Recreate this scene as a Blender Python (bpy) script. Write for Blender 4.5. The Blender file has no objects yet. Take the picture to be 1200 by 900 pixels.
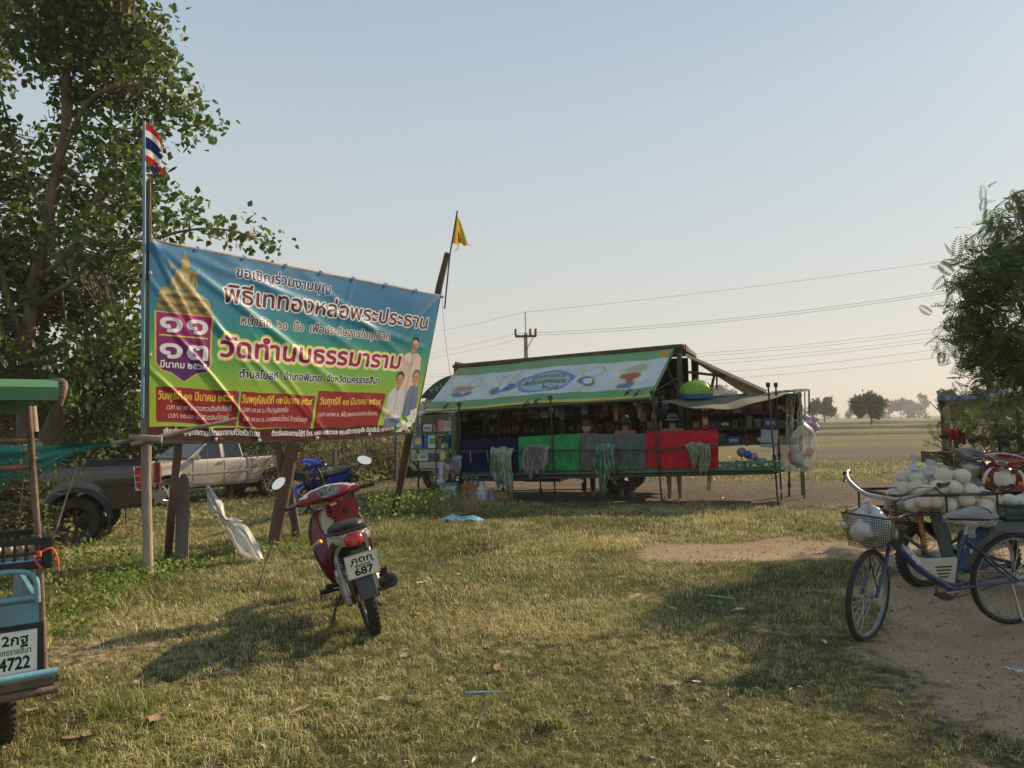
import bpy, bmesh, math, random
import numpy as np
from mathutils import Vector, Matrix, Euler
random.seed(7); RNG = np.random.default_rng(7)
SC = bpy.context.scene; COL = SC.collection
PI = math.pi; rad = math.radians

# ------------------------------------------------------------------ camera
CAM_H, PITCH, ROLL = 1.5, rad(3.01), rad(1.2)
cd = bpy.data.cameras.new('camera'); cam = bpy.data.objects.new('camera', cd); COL.objects.link(cam)
cd.sensor_width = 36; cd.lens = 27; cd.clip_start = 0.05; cd.clip_end = 8000
cf = Vector((0, math.cos(PITCH), math.sin(PITCH))); r0 = Vector((1, 0, 0)); u0 = r0.cross(cf)
cr = r0 * math.cos(ROLL) - u0 * math.sin(ROLL); cu = u0 * math.cos(ROLL) + r0 * math.sin(ROLL)
M = Matrix((cr, cu, -cf)).transposed().to_4x4(); M.translation = (0, 0, CAM_H); cam.matrix_world = M
SC.camera = cam
SC.render.resolution_x, SC.render.resolution_y = 1024, 768
SC.view_settings.view_transform = 'Standard'; SC.view_settings.look = 'None'
SC.view_settings.exposure = 0.42; SC.view_settings.gamma = 1.0

# ------------------------------------------------------------------ sky and sun
SUN_AZ, SUN_EL = rad(52), rad(31)          # azimuth clockwise from +Y
w = bpy.data.worlds.new('World'); SC.world = w; w.use_nodes = True
wn = w.node_tree; bg = wn.nodes['Background']; sk = wn.nodes.new('ShaderNodeTexSky')
sk.sky_type = 'NISHITA'; sk.sun_disc = False; sk.sun_elevation = SUN_EL; sk.sun_rotation = SUN_AZ
sk.air_density = 1.0; sk.dust_density = 0.7; sk.ozone_density = 1.0; sk.altitude = 0
SKY = 0.08
# the thin dusty veil of the photograph: the sky colour eased toward a pale, warm horizon by height above it
_t = wn.nodes.new('ShaderNodeTexCoord'); _s = wn.nodes.new('ShaderNodeSeparateXYZ'); _r = wn.nodes.new('ShaderNodeValToRGB'); _m = wn.nodes.new('ShaderNodeMix')
_n = wn.nodes.new('ShaderNodeTexNoise'); _mp = wn.nodes.new('ShaderNodeMapping'); _mp.inputs['Scale'].default_value = (1.3, 1.3, 6); _n.inputs['Scale'].default_value = 1.2; _n.inputs['Detail'].default_value = 3
_ma = wn.nodes.new('ShaderNodeMath'); _ma.operation = 'MULTIPLY_ADD'; _ma.inputs[1].default_value = .055      # uneven thickness of the haze layer
wn.links.new(_t.outputs['Generated'], _mp.inputs[0]); wn.links.new(_mp.outputs[0], _n.inputs['Vector']); wn.links.new(_n.outputs['Fac'], _ma.inputs[0])
wn.links.new(_t.outputs['Generated'], _s.inputs[0]); wn.links.new(_s.outputs[2], _ma.inputs[2]); _m2 = wn.nodes.new('ShaderNodeMath'); _m2.operation = 'SUBTRACT'; _m2.inputs[1].default_value = .027
wn.links.new(_ma.outputs[0], _m2.inputs[0]); wn.links.new(_m2.outputs[0], _r.inputs[0])
_e = _r.color_ramp; _e.elements[0].position = 0.0; _e.elements[1].position = 1.0
_e.elements[0].color = (.60, .53, .45, 1); _e.elements[1].color = (.23, .34, .45, 1)
for p_, c_ in ((.10, (.61, .565, .49)), (.22, (.56, .57, .535)), (.38, (.46, .54, .575)), (.52, (.36, .47, .55))):
    q_ = _e.elements.new(p_); q_.color = c_ + (1,)
_v = wn.nodes.new('ShaderNodeVectorMath'); _v.operation = 'SCALE'; _v.inputs['Scale'].default_value = .90 / SKY; wn.links.new(_r.outputs[0], _v.inputs[0])
_m.data_type = 'RGBA'; _m.inputs[0].default_value = .8; wn.links.new(sk.outputs[0], _m.inputs[6]); wn.links.new(_v.outputs[0], _m.inputs[7])
wn.links.new(_m.outputs[2], bg.inputs[0]); bg.inputs[1].default_value = SKY
sl = bpy.data.lights.new('sun', 'SUN'); sun = bpy.data.objects.new('sun', sl); COL.objects.link(sun)
sl.energy = 5.0; sl.angle = rad(0.7); sl.color = (1.0, 0.80, 0.54)
sd = Vector((math.sin(SUN_AZ) * math.cos(SUN_EL), math.cos(SUN_AZ) * math.cos(SUN_EL), math.sin(SUN_EL)))
sun.rotation_euler = sd.to_track_quat('Z', 'Y').to_euler(); sun.location = sd * 60

# ------------------------------------------------------------------ measuring helpers (photo pixel -> place)
O = Vector((0, 0, CAM_H))
def ray(px, py): return cf + cr * ((px - 600) / 900) - cu * ((py - 450) / 900)
def G(px, py, z=0.0):
    d = ray(px, py); return O + d * ((z - CAM_H) / d.z)
def D(px, py, y):
    d = ray(px, py); return O + d * (y / d.y)
def VP(px, py, A, az):                      # on the vertical plane through A, running along az
    n = Vector((-az[1], az[0], 0)); d = ray(px, py); return O + d * (n.dot(Vector((A[0], A[1], 0)) - O) / n.dot(d))

# ------------------------------------------------------------------ materials
MATS = {}
def mat(name, col, rough=0.6, metal=0.0, var=0.18, scale=6.0, bump=0.15, bscale=60.0, col2=None, trans=0.0,
        alpha=None, coat=0.0, tint=None, emit=None, spec=0.5, stretch=None, dirt=0.0, image=None, sheen=0):
    if name in MATS: return MATS[name]
    m = bpy.data.materials.new(name); m.use_nodes = True; nt = m.node_tree; N, L = nt.nodes, nt.links
    b = N['Principled BSDF']; out = N['Material Output']
    tc = N.new('ShaderNodeTexCoord'); src = tc.outputs['Object']
    if stretch:
        mp = N.new('ShaderNodeMapping'); mp.inputs['Scale'].default_value = stretch; L.new(src, mp.inputs[0]); src = mp.outputs[0]
    nz = N.new('ShaderNodeTexNoise'); nz.inputs['Scale'].default_value = scale; nz.inputs['Detail'].default_value = 5; L.new(src, nz.inputs['Vector'])
    c1 = tuple(max(0, c * (1 - var)) for c in col[:3]) + (1,)
    c2 = (tuple(col2[:3]) if col2 else tuple(min(1, c * (1 + var)) for c in col[:3])) + (1,)
    ramp = N.new('ShaderNodeValToRGB'); ramp.color_ramp.elements[0].position = 0.33; ramp.color_ramp.elements[1].position = 0.67
    ramp.color_ramp.elements[0].color = c1; ramp.color_ramp.elements[1].color = c2
    L.new(nz.outputs['Fac'], ramp.inputs[0]); cs = ramp.outputs[0]
    if image:
        im = N.new('ShaderNodeTexImage'); im.image = image; im.extension = 'EXTEND'; L.new(tc.outputs['UV'], im.inputs[0])
        mx = N.new('ShaderNodeMix'); mx.data_type = 'RGBA'; mx.blend_type = 'MULTIPLY'; mx.inputs[0].default_value = 1
        L.new(im.outputs[0], mx.inputs[6]); L.new(cs, mx.inputs[7]); cs = mx.outputs[2]
    if tint:                                 # per-piece attribute mixes toward a second colour
        at = N.new('ShaderNodeAttribute'); at.attribute_name = 'tint'
        mx = N.new('ShaderNodeMix'); mx.data_type = 'RGBA'; mx.inputs[7].default_value = tuple(tint) + (1,)
        L.new(at.outputs['Fac'], mx.inputs[0]); L.new(cs, mx.inputs[6]); cs = mx.outputs[2]
    if dirt:
        n2 = N.new('ShaderNodeTexNoise'); n2.inputs['Scale'].default_value = 3.1; n2.inputs['Detail'].default_value = 8; n2.inputs['Roughness'].default_value = .7
        L.new(tc.outputs['Object'], n2.inputs['Vector'])
        mr = N.new('ShaderNodeMapRange'); mr.inputs[1].default_value = .45; mr.inputs[2].default_value = .75; mr.inputs[4].default_value = dirt
        L.new(n2.outputs['Fac'], mr.inputs[0])
        mx = N.new('ShaderNodeMix'); mx.data_type = 'RGBA'; mx.inputs[7].default_value = (.16, .115, .07, 1)
        L.new(mr.outputs[0], mx.inputs[0]); L.new(cs, mx.inputs[6]); cs = mx.outputs[2]
    L.new(cs, b.inputs['Base Color'])
    rr = N.new('ShaderNodeMapRange'); rr.inputs[3].default_value = max(0.02, rough - .08); rr.inputs[4].default_value = min(1, rough + .1)
    L.new(nz.outputs['Fac'], rr.inputs[0]); L.new(rr.outputs[0], b.inputs['Roughness'])
    b.inputs['Metallic'].default_value = metal; b.inputs['Coat Weight'].default_value = coat
    b.inputs['Specular IOR Level'].default_value = spec; b.inputs['Sheen Weight'].default_value = sheen
    if bump:
        nb = N.new('ShaderNodeTexNoise'); nb.inputs['Scale'].default_value = bscale; nb.inputs['Detail'].default_value = 4; L.new(src, nb.inputs['Vector'])
        bp = N.new('ShaderNodeBump'); bp.inputs['Strength'].default_value = min(1, bump * 2); bp.inputs['Distance'].default_value = 0.01
        L.new(nb.outputs['Fac'], bp.inputs['Height']); L.new(bp.outputs[0], b.inputs['Normal'])
    if emit: b.inputs['Emission Color'].default_value = tuple(emit[:3]) + (1,); b.inputs['Emission Strength'].default_value = emit[3]
    sh = b.outputs[0]
    if trans:
        t = N.new('ShaderNodeBsdfTranslucent'); L.new(cs, t.inputs[0]); ms = N.new('ShaderNodeMixShader'); ms.inputs[0].default_value = trans
        L.new(sh, ms.inputs[1]); L.new(t.outputs[0], ms.inputs[2]); sh = ms.outputs[0]
    if alpha is not None:
        t = N.new('ShaderNodeBsdfTransparent'); ms = N.new('ShaderNodeMixShader'); ms.inputs[0].default_value = alpha
        L.new(t.outputs[0], ms.inputs[1]); L.new(sh, ms.inputs[2]); sh = ms.outputs[0]
    L.new(sh, out.inputs[0]); MATS[name] = m; return m

# ------------------------------------------------------------------ mesh building
class MB:
    def __init__(s): s.v = []; s.f = []; s.mi = []; s.uv = None
    def add(s, vs, fs, mi=0):
        o = len(s.v); s.v += [tuple(v) for v in vs]; s.f += [tuple(i + o for i in f) for f in fs]; s.mi += [mi] * len(fs); return s
    def box(s, c, d, R=None, mi=0, taper=1.0):
        hx, hy, hz = d[0] / 2, d[1] / 2, d[2] / 2
        vs = [Vector((x * hx * (taper if z > 0 else 1), y * hy * (taper if z > 0 else 1), z * hz)) for z in (-1, 1) for y in (-1, 1) for x in (-1, 1)]
        if R is not None: vs = [R @ v for v in vs]
        return s.add([v + Vector(c) for v in vs], [(0, 2, 3, 1), (4, 5, 7, 6), (0, 1, 5, 4), (2, 6, 7, 3), (0, 4, 6, 2), (1, 3, 7, 5)], mi)
    def bar(s, a, b, wd, ht=None, mi=0):
        a, b = Vector(a), Vector(b); d = b - a; q = d.to_track_quat('Z', 'Y').to_matrix()
        return s.box((a + b) / 2, (wd, ht or wd, d.length), q, mi)
    def tube(s, pts, r, n=8, mi=0, caps=True, squash=None):
        P = [Vector(p) for p in pts]; k = len(P); rs = r if isinstance(r, (list, tuple)) else [r] * k
        up = Vector((0, 0, 1)); vs = []; prev = None
        for i, p in enumerate(P):
            t = (P[min(i + 1, k - 1)] - P[max(i - 1, 0)])
            if t.length < 1e-9: t = Vector((0, 0, 1))
            t.normalize()
            if prev is None:
                a = t.orthogonal().normalized() if abs(t.z) > .95 else t.cross(up).normalized()
            else:
                a = (prev - t * prev.dot(t)); a = a.normalized() if a.length > 1e-6 else t.orthogonal().normalized()
            prev = a; b = t.cross(a)
            for j in range(n):
                an = 2 * PI * j / n; vs.append(p + (a * math.cos(an) + b * math.sin(an) * (squash or 1)) * rs[i])
        fs = [(i * n + j, i * n + (j + 1) % n, (i + 1) * n + (j + 1) % n, (i + 1) * n + j) for i in range(k - 1) for j in range(n)]
        if caps: fs += [tuple(reversed(range(n))), tuple(range((k - 1) * n, k * n))]
        return s.add(vs, fs, mi)
    def lathe(s, prof, n=20, T=None, mi=0, arc=2 * PI):
        k = len(prof); full = abs(arc - 2 * PI) < 1e-6; m = n if full else n + 1; vs = []
        for r, z in prof:
            for j in range(m):
                a = arc * j / n; v = Vector((r * math.cos(a), r * math.sin(a), z)); vs.append(T @ v if T else v)
        fs = [(i * m + j, i * m + (j + 1) % m, (i + 1) * m + (j + 1) % m, (i + 1) * m + j) for i in range(k - 1) for j in range(m if full else n)]
        return s.add(vs, fs, mi)
    def ball(s, c, r, n=12, m=8, mi=0, R=None):
        r = r if isinstance(r, (tuple, list)) else (r, r, r); vs = [(0, 0, -1)]
        for i in range(1, m):
            a = -PI / 2 + PI * i / m
            vs += [(math.cos(a) * math.cos(2 * PI * j / n), math.cos(a) * math.sin(2 * PI * j / n), math.sin(a)) for j in range(n)]
        vs.append((0, 0, 1)); V = []
        for v in vs:
            q = Vector((v[0] * r[0], v[1] * r[1], v[2] * r[2])); V.append((R @ q if R is not None else q) + Vector(c))
        fs = [(0, 1 + (j + 1) % n, 1 + j) for j in range(n)]
        fs += [(1 + i * n + j, 1 + i * n + (j + 1) % n, 1 + (i + 1) * n + (j + 1) % n, 1 + (i + 1) * n + j) for i in range(m - 2) for j in range(n)]
        t = len(vs) - 1; o = 1 + (m - 2) * n; fs += [(o + j, o + (j + 1) % n, t) for j in range(n)]
        return s.add(V, fs, mi)
    def loft(s, rings, mi=0, caps=True, closed=True):
        n = len(rings[0]); vs = [v for r in rings for v in r]; fs = []
        for i in range(len(rings) - 1):
            for j in range(n if closed else n - 1): fs.append((i * n + j, i * n + (j + 1) % n, (i + 1) * n + (j + 1) % n, (i + 1) * n + j))
        if caps and closed: fs += [tuple(reversed(range(n))), tuple(range((len(rings) - 1) * n, len(rings) * n))]
        return s.add(vs, fs, mi)
    def prism(s, outline, h0, h1, T=None, mi=0):   # outline in XY, extruded along Z; T maps
        n = len(outline); vs = [Vector((x, y, h0)) for x, y in outline] + [Vector((x, y, h1)) for x, y in outline]
        if T: vs = [T @ v for v in vs]
        fs = [tuple(reversed(range(n))), tuple(range(n, 2 * n))] + [(j, (j + 1) % n, n + (j + 1) % n, n + j) for j in range(n)]
        return s.add(vs, fs, mi)
    def grid(s, fn, nu, nv, mi=0, uv=False):
        o = len(s.v)
        vs = [fn(i / nu, j / nv) for j in range(nv + 1) for i in range(nu + 1)]
        fs = [(j * (nu + 1) + i, j * (nu + 1) + i + 1, (j + 1) * (nu + 1) + i + 1, (j + 1) * (nu + 1) + i) for j in range(nv) for i in range(nu)]
        if uv: s.uv = [(i / nu, j / nv) for j in range(nv + 1) for i in range(nu + 1)]
        return s.add(vs, fs, mi)
    def mesh(s, name, mats, smooth=True, angle=50, bevel=0):
        me = bpy.data.meshes.new(name); me.from_pydata([tuple(v) for v in s.v], [], s.f)
        ms = mats if isinstance(mats, (list, tuple)) else [mats]
        for m in ms: me.materials.append(m)
        if len(ms) > 1: me.polygons.foreach_set('material_index', s.mi)
        if s.uv:
            uvl = me.uv_layers.new(name='UVMap'); idx = np.empty(len(me.loops), int); me.loops.foreach_get('vertex_index', idx)
            uvl.data.foreach_set('uv', np.array(s.uv, dtype=np.float32)[idx].ravel())
        if bevel:
            bm = bmesh.new(); bm.from_mesh(me)
            es = [e for e in bm.edges if len(e.link_faces) == 2 and e.calc_face_angle(0) > rad(40)]
            bmesh.ops.bevel(bm, geom=es, offset=bevel, segments=2, affect='EDGES', clamp_overlap=True); bm.to_mesh(me); bm.free()
        if smooth:
            me.polygons.foreach_set('use_smooth', [True] * len(me.polygons)); me.set_sharp_from_angle(angle=rad(angle))
        me.update(); return me
    def build(s, name, mats, parent=None, loc=(0, 0, 0), rot=(0, 0, 0), smooth=True, angle=50, bevel=0, label=None):
        o = bpy.data.objects.new(name, s.mesh(name, mats, smooth, angle, bevel)); COL.objects.link(o)
        o.location = loc; o.rotation_euler = rot
        if parent: o.parent = parent
        if label: o['label'] = label
        return o

def tag(o, label=None, cat=None, group=None, kind=None):
    if label: o['label'] = label
    if cat: o['category'] = cat
    if group: o['group'] = group
    if kind: o['kind'] = kind
    return o
def thing(name, label, cat, loc=(0, 0, 0), rotz=0, group=None, rot=None):
    o = bpy.data.objects.new(name, None); COL.objects.link(o); o.empty_display_size = .1
    o.location = loc; o.rotation_euler = rot if rot else (0, 0, rotz); return tag(o, label, cat, group)
def copy_tree(o, parent=None):
    c = o.copy(); COL.objects.link(c)
    if parent: c.parent = parent
    for ch in list(o.children): copy_tree(ch, c)
    return c
def share(name, me, parent=None, loc=(0, 0, 0), rot=(0, 0, 0), scale=None):
    o = bpy.data.objects.new(name, me); COL.objects.link(o); o.location = loc; o.rotation_euler = rot
    if scale: o.scale = scale
    if parent: o.parent = parent
    return o
def np_mesh(name, V, F, mats, tint=None, smooth=False, mi=None):   # V (n,3), F (m,k)
    me = bpy.data.meshes.new(name); n, m, k = len(V), len(F), F.shape[1]
    me.vertices.add(n); me.vertices.foreach_set('co', V.astype(np.float32).ravel())
    me.loops.add(m * k); me.loops.foreach_set('vertex_index', F.astype(np.int32).ravel())
    me.polygons.add(m); me.polygons.foreach_set('loop_start', np.arange(0, m * k, k, dtype=np.int32))
    me.polygons.foreach_set('loop_total', np.full(m, k, dtype=np.int32))
    for q in (mats if isinstance(mats, (list, tuple)) else [mats]): me.materials.append(q)
    if tint is not None:
        a = me.attributes.new('tint', 'FLOAT', 'POINT'); a.data.foreach_set('value', tint.astype(np.float32))
    if smooth: me.polygons.foreach_set('use_smooth', np.ones(m, bool))
    me.update(calc_edges=True); return me
def scatter(tv, tf, pos, R, sc):          # template copied to n places: pos (n,3), R (n,3,3), sc (n,)
    n = len(pos); V = np.einsum('nij,kj->nki', R, tv) * np.asarray(sc)[:, None, None] + pos[:, None, :]
    F = (tf[None] + (np.arange(n) * len(tv))[:, None, None]).reshape(-1, tf.shape[1]); return V.reshape(-1, 3), F
def rots(n, tilt=0.5, yaw=None, rng=None):   # random yaw, tilt away from upright
    g = rng or RNG; a = g.uniform(0, 2 * PI, n) if yaw is None else yaw; t = g.normal(0, tilt, n); p = g.normal(0, tilt, n)
    ca, sa = np.cos(a), np.sin(a); ct, st = np.cos(t), np.sin(t); cp, sp = np.cos(p), np.sin(p); z = np.zeros(n); o = np.ones(n)
    Rz = np.stack([np.stack([ca, -sa, z], -1), np.stack([sa, ca, z], -1), np.stack([z, z, o], -1)], 1)
    Rx = np.stack([np.stack([o, z, z], -1), np.stack([z, ct, -st], -1), np.stack([z, st, ct], -1)], 1)
    Ry = np.stack([np.stack([cp, z, sp], -1), np.stack([z, o, z], -1), np.stack([-sp, z, cp], -1)], 1)
    return Rz @ Rx @ Ry
_perm = np.random.default_rng(3).random((256, 256))
def vnoise(x, y):
    xi, yi = np.floor(x).astype(int), np.floor(y).astype(int); fx, fy = x - xi, y - yi
    fx, fy = fx * fx * (3 - 2 * fx), fy * fy * (3 - 2 * fy); g = lambda a, b: _perm[a % 256, b % 256]
    return (g(xi, yi) * (1 - fx) + g(xi + 1, yi) * fx) * (1 - fy) + (g(xi, yi + 1) * (1 - fx) + g(xi + 1, yi + 1) * fx) * fy
def fbm(x, y, o=4):
    r = 0; a = .5; s = 0
    for i in range(o): r = r + vnoise(x * 2 ** i + 17 * i, y * 2 ** i + 31 * i) * a; s += a; a *= .5
    return r / s
def sstep(a, b, x): t = np.clip((x - a) / (b - a), 0, 1); return t * t * (3 - 2 * t)

# rasteriser for flat print (lettering, banner art): numpy canvas -> generated image
class Canvas:
    def __init__(s, w, h, col): s.w, s.h = w, h; s.a = np.ones((h, w, 3)) * np.array(col, float)   # row 0 = bottom
    def poly_mask(s, tris):
        m = np.zeros((s.h, s.w), bool)
        for t in tris:
            x0, x1 = max(0, int(t[:, 0].min())), min(s.w - 1, int(t[:, 0].max()) + 1); y0, y1 = max(0, int(t[:, 1].min())), min(s.h - 1, int(t[:, 1].max()) + 1)
            if x1 < x0 or y1 < y0: continue
            X, Y = np.meshgrid(np.arange(x0, x1 + 1) + .5, np.arange(y0, y1 + 1) + .5)
            (ax, ay), (bx, by), (cx, cy) = t; e1 = (bx - ax) * (Y - ay) - (by - ay) * (X - ax); e2 = (cx - bx) * (Y - by) - (cy - by) * (X - bx); e3 = (ax - cx) * (Y - cy) - (ay - cy) * (X - cx)
            m[y0:y1 + 1, x0:x1 + 1] |= ((e1 >= 0) & (e2 >= 0) & (e3 >= 0)) | ((e1 <= 0) & (e2 <= 0) & (e3 <= 0))
        return m
    def poly(s, pts, col, al=1.0, norm=True):
        p = np.array(pts, float)
        if norm: p = p * (s.w, s.h)
        from mathutils.geometry import tessellate_polygon
        tr = tessellate_polygon([[Vector((x, y, 0)) for x, y in p]]); s.paint(s.poly_mask([p[list(t)] for t in tr]), col, al)
    def rect(s, x0, y0, x1, y1, col, al=1.0): s.poly([(x0, y0), (x1, y0), (x1, y1), (x0, y1)], col, al)
    def ell(s, cx, cy, rx, ry, col, al=1.0, rot=0):
        X, Y = np.meshgrid(np.arange(s.w) + .5, np.arange(s.h) + .5); dx, dy = X - cx * s.w, Y - cy * s.h; c, q = math.cos(rot), math.sin(rot)
        s.paint((((dx * c + dy * q) / (rx * s.w)) ** 2 + ((-dx * q + dy * c) / (ry * s.h)) ** 2) < 1, col, al)
    def paint(s, m, col, al=1.0): s.a[m] = s.a[m] * (1 - al) + np.array(col) * al
    def grow(s, m, r):
        o = m.copy()
        for dy in range(-r, r + 1):
            for dx in range(-r, r + 1):
                if dx * dx + dy * dy <= r * r + .5 and (dx or dy): o |= np.roll(np.roll(m, dy, 0), dx, 1)
        return o
    def text(s, body, x0, y, x1, h, col, halo=(), bold=0, slope=0.0, al=1.0):   # baseline from (x0,y), width to x1, cap height h (all 0..1)
        ln = text_lines(body)
        if not len(ln): return
        mn, mx = ln[:, 0].min(), ln[:, 0].max(); hh = 0.58; P = ln.copy()
        for k in (0, 2): P[:, k] = (x0 + (ln[:, k] - mn) / (mx - mn) * (x1 - x0)) * s.w; P[:, k + 1] = (y + ln[:, k + 1] / hh * h) * s.h + (P[:, k] - x0 * s.w) * slope
        W_ = np.zeros((s.h, s.w + 2), int)
        for ax, ay, bx, by in P:         # non-zero winding, so overlapping strokes stay solid
            if ay == by: continue
            d_ = 1 if by > ay else -1; lo, hi = min(ay, by), max(ay, by); r0_, r1_ = max(0, math.ceil(lo - .5)), min(s.h, math.ceil(hi - .5))
            if r1_ <= r0_: continue
            rows = np.arange(r0_, r1_); xs_ = ax + (rows + .5 - ay) / (by - ay) * (bx - ax); W_[rows, np.clip(np.ceil(xs_ - .5).astype(int), 0, s.w + 1)] += d_
        m = (np.cumsum(W_, 1)[:, :s.w] != 0)
        if bold: m = s.grow(m, bold)
        for r, c in halo: s.paint(s.grow(m, r), c)
        s.paint(m, col, al)
    def image(s, name):
        im = bpy.data.images.new(name, s.w, s.h); a = np.ones((s.h, s.w, 4), np.float32); a[:, :, :3] = np.clip(s.a, 0, 1)
        im.pixels.foreach_set(a.ravel()); im.update(); im.pack(); return im
_tt = {}
def text_lines(body):                     # outline edges of the lettering (x0, y0, x1, y1)
    if body in _tt: return _tt[body]
    cu_ = bpy.data.curves.new('t', 'FONT'); cu_.body = body; cu_.size = 1; cu_.resolution_u = 4; cu_.fill_mode = 'NONE'
    o = bpy.data.objects.new('t', cu_); COL.objects.link(o); bpy.context.view_layer.update()
    me = o.evaluated_get(bpy.context.evaluated_depsgraph_get()).to_mesh()
    v = np.empty(len(me.vertices) * 3); me.vertices.foreach_get('co', v); v = v.reshape(-1, 3)[:, :2]
    e = np.empty(len(me.edges) * 2, int); me.edges.foreach_get('vertices', e); e = e.reshape(-1, 2)
    # orient every outline consistently: walk each loop
    nxt = {}
    for a_, b_ in e: nxt.setdefault(a_, []).append(b_); nxt.setdefault(b_, []).append(a_)
    seen = set(); out = []
    for st_ in range(len(v)):
        if st_ in seen or st_ not in nxt: continue
        loop = [st_]; seen.add(st_); cur = st_
        while True:
            c_ = [q for q in nxt[cur] if q not in seen]
            if not c_: break
            cur = cur + 1 if cur + 1 in c_ else c_[0]; seen.add(cur); loop.append(cur)
        for a_, b_ in zip(loop, loop[1:] + loop[:1]): out.append((*v[a_], *v[b_]))
    r = np.array(out) if out else np.zeros((0, 4)); bpy.data.objects.remove(o); bpy.data.curves.remove(cu_); _tt[body] = r; return r
# ================================================================== ground, fields, grass
def seg_d(x, y, a, b):
    ax, ay = a; bx, by = b; dx, dy = bx - ax, by - ay; t = np.clip(((x - ax) * dx + (y - ay) * dy) / (dx * dx + dy * dy), 0, 1)
    return np.hypot(x - ax - t * dx, y - ay - t * dy)
def dirt_at(x, y):
    n = fbm(x * .9, y * .9); n2 = fbm(x * .25 + 9, y * .25)
    d = np.zeros_like(x)
    # sandy track at the right, running away from the camera
    d = np.maximum(d, sstep(.75, -.35, seg_d(x, y, (2.75, 2.0), (3.6, 4.4)) - 1.15 + (n - .5) * 1.6))
    d = np.maximum(d, .95 * sstep(.9, -.4, seg_d(x, y, (3.4, 4.4), (4.6, 7.4)) - .75 + (n - .5) * 2.2))
    d = np.maximum(d, .9 * sstep(.55, -.25, seg_d(x, y, (2.1, 8.9), (8.5, 8.1)) - .5 + (n - .5) * 1.6))
    d = np.maximum(d, .8 * sstep(.35, -.3, seg_d(x, y, (2.3, 6.9), (3.6, 6.6)) - .12 + (n - .5) * 1.2))
    # gravel yard the stall stands on, and the road behind it
    yy = y + .37 * x; side = sstep(-3.2, -1.2, x + (n2 - .5) * 3)
    d = np.maximum(d, side * sstep(14.4, 15.3, yy + (n - .5) * 1.6) * sstep(21.5, 20.0, yy + (n - .5) * 2.0))
    d = np.maximum(d, .55 * sstep(-8, -3, x) * sstep(3, 0, x) * sstep(17.5, 19, y + (n - .5) * 3) * sstep(24, 22, y + (n - .5) * 2))
    d = np.maximum(d, .62 * sstep(25.5, 27, y + (n - .5) * 3) * sstep(46, 37, y + (n - .5) * 8) * sstep(9, 12, x + (n2 - .5) * 4))
    d = np.maximum(d, .45 * sstep(.62, .74, fbm(x * .9 + 5, y * .9 + 2)) * sstep(14, 12, y))
    return np.clip(d, 0, 1)
def dark_at(x, y):          # dark broken gravel and rubble
    n = fbm(x * .5 + 3, y * .5)
    return np.clip(sstep(26, 28, y + (n - .5) * 3) * sstep(44, 36, y + (n - .5) * 6) * sstep(9, 12, x) * sstep(.35, .6, n) + .7 * sstep(15.2, 16.5, y + .37 * x) * sstep(20, 18, y + .37 * x) * sstep(-2, 0, x) * sstep(.3, .6, n), 0, 1)
def ground_z(x, y):
    return (fbm(x * 1.3, y * 1.3) - .5) * .035 * sstep(60, 20, y) - .38 * sstep(-3.3, -5.6, x) * sstep(8.5, 13, y) * sstep(46, 27, y)
def gz_at(x, y): return float(ground_z(np.array([float(x)]), np.array([float(y)]))[0])
def GG(px, py):              # where a photo pixel meets the real ground surface
    z = 0.0
    for _ in range(12): p = G(px, py, z); z = .5 * z + .5 * gz_at(p.x, p.y)
    return G(px, py, z)
def axis(a, b, fine, grow):
    r = [0.0]; s = fine
    while r[-1] < b: r.append(r[-1] + s); s = s if r[-1] < a else s * grow
    return r
xp = axis(9, 3500, .11, 1.09); xs = np.array([-v for v in reversed(xp[1:])] + xp)
yp = axis(16, 6000, .11, 1.05); ys = np.array([-v for v in reversed(axis(3, 60, .5, 1.6)[1:])] + yp)
X, Y = np.meshgrid(xs, ys); Z = ground_z(X, Y)
V = np.stack([X, Y, Z], -1).reshape(-1, 3); nx, ny = len(xs), len(ys)
I = (np.arange(ny - 1)[:, None] * nx + np.arange(nx - 1)[None]).ravel(); F = np.stack([I, I + 1, I + nx + 1, I + nx], 1)
gm = bpy.data.materials.new('ground'); gm.use_nodes = True; N, L = gm.node_tree.nodes, gm.node_tree.links; b = N['Principled BSDF']
b.inputs['Roughness'].default_value = .95; b.inputs['Specular IOR Level'].default_value = .15
def nn(kind, **kw):
    q = N.new('ShaderNode' + kind)
    for k, v in kw.items():
        if k in q.inputs: q.inputs[k].default_value = v
        else: setattr(q, k, v)
    return q
def noise(sc, det=5, rough=.55):
    q = nn('TexNoise'); q.inputs['Scale'].default_value = sc; q.inputs['Detail'].default_value = det; q.inputs['Roughness'].default_value = rough; L.new(geo.outputs['Position'], q.inputs['Vector']); return q.outputs['Fac']
def mrange(src, a, b_, c=0., d=1.):
    q = nn('MapRange'); q.inputs[1].default_value = a; q.inputs[2].default_value = b_; q.inputs[3].default_value = c; q.inputs[4].default_value = d; L.new(src, q.inputs[0]); return q.outputs[0]
def mix(fac, a, b_):
    q = nn('Mix'); q.data_type = 'RGBA'
    for s_, i in ((fac, 0), (a, 6), (b_, 7)):
        if isinstance(s_, (tuple, float, int)): q.inputs[i].default_value = s_ + (1,) if isinstance(s_, tuple) else s_
        else: L.new(s_, q.inputs[i])
    return q.outputs[2]
def math_(op, a, b_):
    q = nn('Math'); q.operation = op
    for s_, i in ((a, 0), (b_, 1)):
        if isinstance(s_, (float, int)): q.inputs[i].default_value = s_
        else: L.new(s_, q.inputs[i])
    return q.outputs[0]
geo = nn('NewGeometry')
soil = mix(mrange(noise(9, 8), .3, .7), (.13, .095, .055), (.235, .185, .115))
soil = mix(mrange(noise(70, 4, .7), .45, .7), soil, (.075, .055, .035))
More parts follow.
